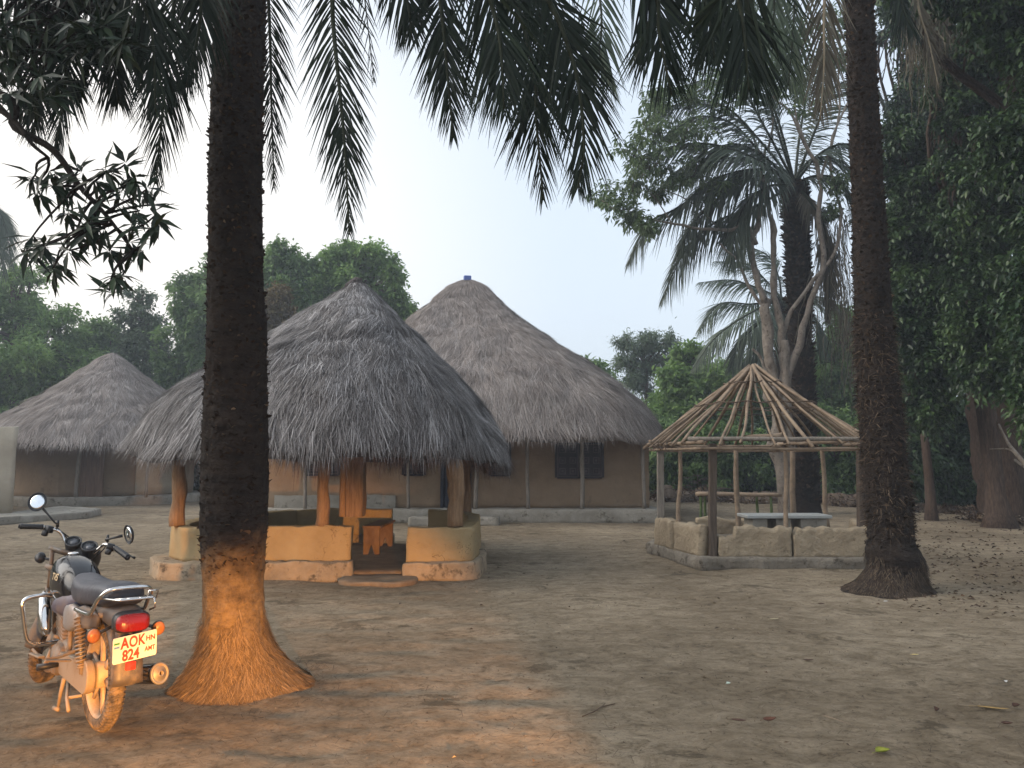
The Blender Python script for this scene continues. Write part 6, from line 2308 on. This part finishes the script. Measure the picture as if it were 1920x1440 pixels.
    mb.tube([tuple(p) for p in bez([(-0.27, 0.14, z - 0.005), (-0.36, 0.125, z), (-0.455, 0.10, z + 0.005), (-0.47, 0.07, z + 0.006), (-0.47, -0.07, z + 0.006), (-0.455, -0.10, z + 0.005), (-0.36, -0.125, z), (-0.27, -0.14, z - 0.005)], 50)], 0.006, 8)
    for y in (-0.075, -0.03, 0.03, 0.075):
        mb.tube([(-0.335, y * 1.3, z - 0.002), (-0.468, y, z + 0.006)], 0.0045, 7)
    mb.tube([(-0.40, -0.115, z + 0.002), (-0.40, 0.115, z + 0.002)], 0.0045, 7)
    mb.tube([(-0.43, -0.115, z), (-0.44, -0.12, z - 0.05), (-0.36, -0.12, z - 0.075)], 0.0055, 7)
    mb.tube([(-0.468, -0.06, z + 0.006), (-0.485, -0.06, z + 0.045), (-0.485, -0.115, z + 0.045), (-0.455, -0.115, z + 0.0)], 0.0045, 7)
    mb.build('carrier', M['chrome'], gr, True)
    # indicators
    for sg in (-1, 1):
        c = Vector((-0.345, sg * 0.185, 0.585))
        mb = MB().tube([(-0.32, sg * 0.07, 0.62), c], 0.009, 8)
        mb.lathe([(0.0, 0.035), (0.03, 0.03), (0.040, 0.005), (0.038, -0.002), (0.0, -0.002)], c, 'x', 24)
        ind = mb.build('indicator', M['black_plastic'], root, True)
        MB().lathe([(0.037, 0.0), (0.034, -0.012), (0.018, -0.02), (0.0, -0.022)], c + Vector((-0.003, 0, 0)), 'x', 24).build('lens', M['orange_lens'], ind, True)
        c = Vector((1.05, sg * 0.19, 0.80))
        mb = MB().tube([(1.02, sg * 0.09, 0.81), c], 0.009, 8)
        mb.lathe([(0.0, -0.04), (0.028, -0.035), (0.038, -0.005), (0.037, 0.002), (0.0, 0.003)], c, 'x', 24)
        mb.xform(ST)
        ind = mb.build('indicator', M['black_plastic'], root, True)
        MB().lathe([(0.035, 0.0), (0.03, 0.014), (0.0, 0.02)], c + Vector((0.003, 0, 0)), 'x', 24).xform(ST).build('lens', M['orange_lens'], ind, True)
    # mudflap and plate bracket
    mb = MB()
    rows = []
    for k in range(9):
        s = k / 8
        x = -0.375 - 0.03 * math.sin(s * PI * 0.5) - 0.01 * s
        zz = 0.60 - 0.27 * s
        w = 0.075 + 0.012 * s
        rows.append([(x, w, zz), (x - 0.008, w * 0.5, zz), (x - 0.010, 0, zz), (x - 0.008, -w * 0.5, zz), (x, -w, zz), (x + 0.004, -w, zz), (x - 0.003, 0, zz), (x + 0.004, w, zz)])
    mb.grid(rows)
    flap = mb.build('mudflap', M['fender'], root, True)
    MB().box((-0.425, -0.005, 0.425), (0.012, 0.058, 0.042), bev=0.003).build('reflector', M['red_reflector'], flap)
    # number plate with painted characters
    PW, PH = 0.245, 0.140
    pc = Vector((-0.455, -0.012, 0.525))
    tilt = Matrix.Rotation(math.radians(-10), 4, 'Y')
    # local plate frame: u = viewer's right (-Y), v = up, w = out (-X)
    PL = Matrix.Translation(pc) @ tilt @ Matrix(((0, 0, -1, 0), (-1, 0, 0, 0), (0, 1, 0, 0), (0, 0, 0, 1))) @ Matrix.Rotation(math.radians(6), 4, 'Z')
    mb = MB()
    ring = []
    for (x, y, a0) in ((PW / 2 - .012, -PH / 2 + .012, -90), (PW / 2 - .012, PH / 2 - .012, 0), (-PW / 2 + .012, PH / 2 - .012, 90), (-PW / 2 + .012, -PH / 2 + .012, 180)):
        for k in range(5):
            a = math.radians(a0 + 90 * k / 4)
            ring.append((x + 0.012 * math.cos(a), y + 0.012 * math.sin(a)))
    rr = random.Random(2)
    ring = [(x + rr.uniform(-.0012, .0012), y + rr.uniform(-.0012, .0012)) for x, y in ring]
    mb.grid([[(x, y, -0.0015) for x, y in ring], [(x, y, 0.0015) for x, y in ring]])
    mb.xform(PL)
    plate = mb.build('number_plate', M['plate_white'], root)

    def put(txt, size, u, v, bold=0.0, sp=1.0, squeeze=1.0):
        me = text_mesh(txt, size, bold, sp)
        me.transform(PL @ Matrix.Translation((u, v, 0.0024)) @ Matrix.Diagonal((squeeze, 1, 1, 1)))
        link_mesh('lettering', me, M['plate_red'], plate)
    put('A', 0.080, -0.079, 0.006, 0.0026, 1.0, 0.80)
    put('OK', 0.080, -0.034, 0.006, 0.0020, 1.05, 0.74)
    put('HN', 0.038, 0.060, 0.020, 0.0012, 1.0, 0.95)
    put('824', 0.080, -0.071, -0.061, 0.0026, 1.0, 0.80)
    put('AMT', 0.036, 0.055, -0.036, 0.0011, 1.0, 0.80)
    for v, mt in ((0.038, 'flag_green'), (0.018, 'flag_blue')):
        MB().box((-0.101, v, 0.0022), (0.030, 0.010, 0.0012)).xform(PL).build('flag_bar', M[mt], plate)
    MB().tube([(-0.40, 0.0, 0.60), (-0.43, 0, 0.56)], 0.012, 8).build('plate_bracket', M['steel_dusty'], root)
    # exhaust on the right
    mb = MB()
    mb.tube([tuple(p) for p in bez([(0.76, -0.03, 0.40), (0.84, -0.06, 0.30), (0.76, -0.11, 0.19), (0.45, -0.14, 0.19), (0.22, -0.155, 0.23)], 30)], 0.017, 10)
    a, b = Vector((0.24, -0.155, 0.225)), Vector((-0.36, -0.205, 0.345))
    mb.tube([a, a.lerp(b, 0.06), a.lerp(b, 0.15), a.lerp(b, 0.93), b], [0.02, 0.038, 0.05, 0.055, 0.052], 26)
    ex = mb.build('exhaust', M['tank_black'], root, True)
    ax = (b - a).normalized()
    mb = MB()
    mb.lathe([(0.056, -0.012), (0.058, 0.004), (0.050, 0.010), (0.044, 0.004), (0.040, 0.004), (0.036, 0.010), (0.018, 0.010), (0.016, 0.022), (0.011, 0.022), (0.010, 0.0), (0.0, 0.0)], b, ax, 32)
    mb.build('exhaust_cap', M['steel_dusty'], ex, True)
    # foot pegs, gear pedal, footboard
    mb = MB()
    mb.tube([(0.50, 0.12, 0.275), (0.50, 0.25, 0.275)], [0.014, 0.020], 10)
    mb.build('foot_peg', M['black_plastic'], root, True)
    MB().tube([(0.50, -0.12, 0.275), (0.50, -0.25, 0.275)], [0.014, 0.020], 10).build('foot_peg', M['black_plastic'], root, True)
    mb = MB()
    mb.box((0.72, 0.20, 0.30), (0.24, 0.045, 0.012), Matrix.Rotation(0.08, 3, 'Y'), bev=0.004)
    mb.tube([(0.55, 0.15, 0.29), (0.70, 0.19, 0.295), (0.83, 0.20, 0.315)], 0.009, 8)
    mb.build('gear_pedal', M['chain_cover'], root)
    mb = MB()
    mb.tube([(0.22, 0.11, 0.40), (0.20, 0.20, 0.385), (0.19, 0.285, 0.38)], [0.011, 0.010, 0.009], 8)
    mb.box((0.16, 0.22, 0.373), (0.035, 0.15, 0.010), Matrix.Rotation(0.12, 3, 'X'), bev=0.003)
    mb.build('pillion_peg', M['steel_dusty'], root)
    MB().tube([(0.20, -0.11, 0.38), (0.17, -0.30, 0.40)], [0.011, 0.013], 8).build('pillion_peg', M['steel_dusty'], root)
    # side stand, reaching the ground on the left
    foot = inv @ Vector(tuple(ground(108, 1332)))
    mb = MB()
    s0 = Vector((0.46, 0.09, 0.20))
    foot.z += 0.012
    mb.tube([s0, s0.lerp(foot, 0.5) + Vector((0.01, 0, 0)), foot], [0.014, 0.012, 0.010], 9)
    mb.tube([foot + Vector((-0.02, 0.0, -0.003)), foot + Vector((0.04, 0.015, -0.003))], 0.013, 8)
    mb.build('side_stand', M['chain_cover'], root, True)
    mb = MB()
    for sg in (-1, 1):
        mb.tube([(0.40, sg * 0.08, 0.21), (0.24, sg * 0.13, 0.14), (0.12, sg * 0.15, 0.10)], 0.011, 8)
    mb.tube([(0.24, -0.13, 0.14), (0.24, 0.13, 0.14)], 0.009, 8)
    mb.build('centre_stand', M['chain_cover'], root, True)
    return root


motorcycle()


# ================================================================== GROUND LITTER
def flat_leaf(label, px, py, L, W, rot, cols, curl=0.2, name='fallen_leaf', group='single fallen leaves on the packed earth'):
    p = ground(px, py)
    mb = MB()
    n = 9
    rows = []
    for i in range(n):
        s = i / (n - 1)
        w = W / 2 * math.sin(s * PI) ** 0.8 * (1 - 0.25 * s) + 0.0015
        x = (s - 0.5) * L
        z = curl * L * (abs(s - 0.45) ** 2) * 2.2
        y0 = 0.08 * L * math.sin(s * 4)
        rows.append([(x, y0 - w, z + w * 0.9 * curl * 3), (x, y0 - w * 0.5, z + w * 0.2), (x, y0, z), (x, y0 + w * 0.5, z + w * 0.2), (x, y0 + w, z + w * 1.1 * curl * 3), (x, y0 + w * 0.5, z + w * 0.2 - 0.0012), (x, y0, z - 0.0015), (x, y0 - w * 0.5, z + w * 0.2 - 0.0012)])
    mb.grid(rows)
    mb.tube([(-L / 2 - L * 0.25, 0.01 * L, 0.004), (-L / 2, 0, curl * L * 0.35)], 0.0012, 5)
    mb.xform(Matrix.Translation((p.x, p.y, 0.006)) @ Matrix.Rotation(rot, 4, 'Z'))
    c0, c1 = cols
    o = mb.build(name, rough_mat(name + '_skin', c0, c1, 30, 0.6, 60, 0.3, 0.003), None, True)
    recentre(o, (p.x, p.y, 0.0))
    return tag(o, label, 'leaf', group)


BR = ((0.055, 0.03, 0.022), (0.12, 0.065, 0.045))
flat_leaf('yellow-green fallen leaf at the bottom right of the bare earth', 1655, 1413, 0.085, 0.05, 0.3, ((0.16, 0.19, 0.02), (0.30, 0.30, 0.05)), 0.25)
flat_leaf('small pale yellow leaf alone on the earth below the right palm', 1716, 1229, 0.055, 0.02, 0.1, ((0.55, 0.42, 0.16), (0.62, 0.5, 0.22)), 0.1)
flat_leaf('long curled tan-brown leaf near the right edge of the foreground', 1862, 1331, 0.17, 0.032, -0.35, ((0.22, 0.14, 0.05), (0.32, 0.21, 0.08)), 0.12)
flat_leaf('dark leaf just right of the long tan-brown leaf', 1905, 1327, 0.05, 0.03, 0.2, BR, 0.4)
flat_leaf('dark red-brown leaf with white stem under the long tan-brown leaf', 1888, 1360, 0.06, 0.025, -0.2, BR, 0.3)
flat_leaf('thin dark brown leaf, left one of the pair in the lower foreground', 1385, 1354, 0.085, 0.025, -0.3, BR, 0.2)
flat_leaf('red-brown curled leaf, right one of the pair in the lower foreground', 1443, 1354, 0.075, 0.028, 0.1, ((0.10, 0.045, 0.03), (0.18, 0.08, 0.05)), 0.4)
flat_leaf('tiny pale mint scrap of leaf in the middle right foreground', 1366, 1284, 0.03, 0.024, 0.4, ((0.5, 0.58, 0.48), (0.6, 0.66, 0.56)), 0.3)
flat_leaf('slim dark brown leaf between the gazebo and the bottom of the picture', 1516, 1240, 0.07, 0.02, 0.05, BR, 0.2)
flat_leaf('small crumpled dark leaf right of centre in the foreground', 1757, 1335, 0.035, 0.03, 0.6, BR, 0.5)
flat_leaf('brown leaf near the swollen foot of the right palm', 1540, 1134, 0.07, 0.03, 0.1, BR, 0.2)
flat_leaf('pale curled leaf on the earth below the gazebo', 1452, 1163, 0.09, 0.03, 0.3, ((0.34, 0.28, 0.17), (0.42, 0.36, 0.24)), 0.2)
flat_leaf('tiny white scrap beside the foot of the right palm', 1661, 1129, 0.05, 0.025, 0.3, ((0.6, 0.58, 0.54), (0.7, 0.68, 0.64)), 0.2)
flat_leaf('dark leaf at the very right edge under the trees', 1887, 1280, 0.04, 0.02, 1.0, ((0.5, 0.48, 0.44), (0.6, 0.58, 0.55)), 0.2)

mb = MB()
pp = [ground(1092, 1346), ground(1115, 1336), ground(1128, 1328), ground(1153, 1322)]
mb.tube([tuple(q) for q in bez([(p.x, p.y, 0.008) for p in pp], 16)], 0.0035, 6)
mb.tube([(pp[2].x, pp[2].y, 0.008), (pp[2].x + 0.03, pp[2].y + 0.06, 0.012)], 0.0025, 5)
o = mb.build('twig', M['vine'], None, True)
tag(o, 'thin dark forked twig lying on the bare earth in the centre foreground', 'twig')
recentre(o, tuple(pp[1]))
mb = MB()
a, b = ground(1543, 1343), ground(1598, 1362)
mb.tube([(a.x, a.y, 0.006), ((a.x + b.x) / 2, (a.y + b.y) / 2, 0.009), (b.x, b.y, 0.006)], 0.002, 6)
o = mb.build('straw', M['wood_tan'], None, True)
tag(o, 'pale straight straw on the earth in the right foreground', 'straw')
recentre(o, tuple(a))


def litter():
    rng = np.random.default_rng(300)
    P = []
    # dead leaves thick under the forest, few elsewhere
    n = 900
    px = rng.uniform(1690, 2000, n)
    py = 960 + 190 * rng.random(n) ** 1.3
    P += [tuple(ground(a, b)) for a, b in zip(px, py)]
    n = 130
    px = rng.uniform(700, 1950, n)
    py = rng.uniform(1000, 1440, n)
    P += [tuple(ground(a, b)) for a, b in zip(px, py)]
    P = np.array(P)
    n = len(P)
    P[:, 2] = 0.006
    d = unit(rng.normal(size=(n, 3)) * np.array([1, 1, 0.12]) + np.array([0, 0, 0.08]))
    nr = unit(rng.normal(size=(n, 3)) * 0.4 + np.array([0, 0, 1.0]))
    far = np.clip(P[:, 1] / 12, 0.3, 1.1)
    V, Fc = leaf_arrays(P, d, nr, rng.uniform(0.03, 0.10, n) * far, rng.uniform(0.014, 0.04, n) * far, 0.5)
    o = link_mesh('leaf_litter', np_mesh('leaf_litter', V, Fc, np.repeat(rng.random(n), 6)), tone_mat('dead_leaf', [(0, (0.035, 0.022, 0.016)), (0.7, (0.11, 0.07, 0.045)), (1, (0.30, 0.24, 0.17))], 0.8, 0.2))
    tag(o, 'small dead leaves scattered over the bare earth', 'leaf litter', kind='stuff')
    # crumbs of earth, bits of straw
    n = 1900
    px = rng.uniform(-40, 1960, n)
    py = 960 + 480 * rng.random(n) ** 0.8
    P = np.array([tuple(ground(a, b)) for a, b in zip(px, py)])
    P[:, 2] = 0.001
    s = rng.uniform(0.002, 0.0075, n) * np.clip(P[:, 1] / 5, 0.7, 2.2)
    oct_ = np.array([[1, 0, 0], [0, 1, 0], [-1, 0, 0], [0, -1, 0], [0, 0, 0.8], [0, 0, -0.5]], float)
    V = P[:, None, :] + oct_[None] * s[:, None, None] * rng.uniform(0.6, 1.4, (n, 6, 1))
    f = np.array([[0, 1, 4], [1, 2, 4], [2, 3, 4], [3, 0, 4]])
    Fc = (np.arange(n) * 6)[:, None, None] + f[None]
    o = link_mesh('earth_crumbs', np_mesh('earth_crumbs', V.reshape(-1, 3), Fc.reshape(-1, 3), np.repeat(rng.random(n), 6)), tone_mat('earth_crumb', [(0, (0.06, 0.043, 0.03)), (0.7, (0.18, 0.14, 0.098)), (1, (0.27, 0.22, 0.16))], 0.95, 0.1))
    tag(o, 'crumbs of dry earth and grit on the packed ground', 'grit', kind='stuff')
    n = 1800
    px = rng.uniform(-40, 1960, n)
    py = 980 + 460 * rng.random(n) ** 0.8
    P = np.array([tuple(ground(a, b)) for a, b in zip(px, py)])
    # more straw round the foot of the left palm
    k = 900
    th = rng.uniform(0, 2 * PI, k)
    rr = 0.45 + 0.35 * rng.random(k) ** 2
    P = np.vstack([P, np.stack([-1.80 + rr * np.sin(th), 5.32 - rr * np.cos(th), th * 0], -1)])
    n = len(P)
    P[:, 2] = 0.008
    d = unit(rng.normal(size=(n, 3)) * np.array([1, 1, 0.05]))
    V, Fc = strands(P, d, np.tile([0, 0, 1.0], (n, 1)), rng.uniform(0.02, 0.10, n), np.full(n, 0.0028) * np.clip(P[:, 1] / 5, 0.8, 2), 0.0, 2, 0.6)
    o = link_mesh('straw_bits', np_mesh('straw_bits', V, Fc, np.repeat(rng.random(n), 6)), M['root_dark'])
    tag(o, 'bits of straw and rootlet strewn over the earth', 'straw', kind='stuff')


litter()


# low brushwood heap and raked leaf banks at the edge of the clearing
def bank(label, pts, w, h, seed, n, cat='leaf bank'):
    rng = np.random.default_rng(seed)
    P = bez([(p.x, p.y, 0) for p in pts], 40)
    mb = MB()
    rows = []
    for i, p in enumerate(P):
        k = math.sin(min(1, i / 6) * PI / 2) * math.sin(min(1, (39 - i) / 6) * PI / 2)
        ring = []
        for q in range(9):
            a = PI * q / 8
            nz = 0.65 + 0.9 * abs(vnoise(np.array([[i * 0.23, q * 0.4, seed * 3.1]]), seed)[0])
            ring.append((p[0] + 0.0, p[1] + math.cos(a) * w * (0.3 + 0.7 * k), -0.05 + max(0, math.sin(a)) * h * 0.8 * k * nz))
        rows.append(ring)
    mb.grid(rows, False, False)
    o = mb.build('leaf_bank', rough_mat('leaf_bank_earth', (0.07, 0.05, 0.038), (0.19, 0.145, 0.105), 8, 0.95, 30, 1.0, 0.04), None, True)
    idx = rng.integers(0, 40, n)
    a = rng.uniform(0.1, PI - 0.1, n)
    base = P[idx] + np.stack([rng.normal(size=n) * 0.15, np.cos(a) * w, np.sin(a) * h * 0.7 * rng.random(n)], -1)
    d = unit(rng.normal(size=(n, 3)) * np.array([1, 0.7, 0.35]) + np.array([0, 0, 0.15]))
    V, Fc = leaf_arrays(base, d, unit(rand_dirs(n, rng) + np.array([0, 0, 0.7])), rng.uniform(0.05, 0.14, n), rng.uniform(0.03, 0.06, n))
    tag(o, label, cat)
    recentre(o, (P[20][0], P[20][1], 0))
    me = np_mesh('dead_leaves', V, Fc, np.repeat(rng.random(n), 6))
    link_mesh('dead_leaves', me, bpy.data.materials['dead_leaf'], o)
    return o


bank('brown bank of raked dead leaves beside the big house, seen left of the gazebo posts', [at(1225, 900, 27.5), at(1290, 900, 27.5), at(1350, 900, 27.5)], 0.9, 0.6, 1, 2600)
bank('brown leaf bank behind the pole bench and gazebo', [at(1360, 900, 27), at(1420, 900, 26.5), at(1480, 900, 27)], 0.8, 0.45, 2, 2200)
bank('brown leaf bank in the gap left of the right palm', [at(1540, 900, 25.5), at(1590, 900, 25), at(1640, 900, 25)], 0.8, 0.5, 3, 2400)
bank('low bank of litter at the forest edge right of the right palm', [at(1690, 900, 22.5), at(1760, 900, 21.8), at(1830, 900, 21)], 0.6, 0.32, 4, 2600)
bank('heap of litter round the feet of the two right edge trunks', [at(1840, 900, 18.6), at(1880, 900, 18.2), at(1950, 900, 17.6)], 0.7, 0.25, 5, 2200)

rng = np.random.default_rng(12)
mb = MB()
c = at(1312, 900, 26)
for k in range(70):
    p = Vector((c.x + rng.normal() * 0.5, c.y + rng.normal() * 0.3, abs(rng.normal()) * 0.35 + 0.1))
    v = Vector((rng.normal(), rng.normal() * 0.5, rng.normal() * 0.35)).normalized() * rng.uniform(0.3, 0.8)
    q = p + v
    q.z = max(q.z, 0.02)
    mb.tube([p, p.lerp(q, 0.5) + Vector((0, 0, 0.06)), q], [0.018, 0.013, 0.006], 5)
o = mb.build('brushwood_heap', M['bark_brown'], None, True)
tag(o, 'grey heap of cut brushwood left of the pole bench, behind the gazebo', 'brushwood', kind='stuff')
recentre(o, (c.x, c.y, 0))

# ================================================================== EVENING HAZE
mh = bpy.data.materials.new('evening_haze')
mh.use_nodes = True
nt = mh.node_tree
nt.nodes.remove(nt.nodes['Principled BSDF'])
pv = nt.nodes.new('ShaderNodeVolumePrincipled')
pv.inputs['Color'].default_value = (0.80, 0.88, 0.98, 1)
pv.inputs['Density'].default_value = 0.0026
pv.inputs['Anisotropy'].default_value = 0.2
nt.links.new(pv.outputs[0], nt.nodes['Material Output'].inputs['Volume'])
o = MB().box((0, 30, 9.5), (420, 420, 22.0)).build('haze', mh)
tag(o, kind='stuff')
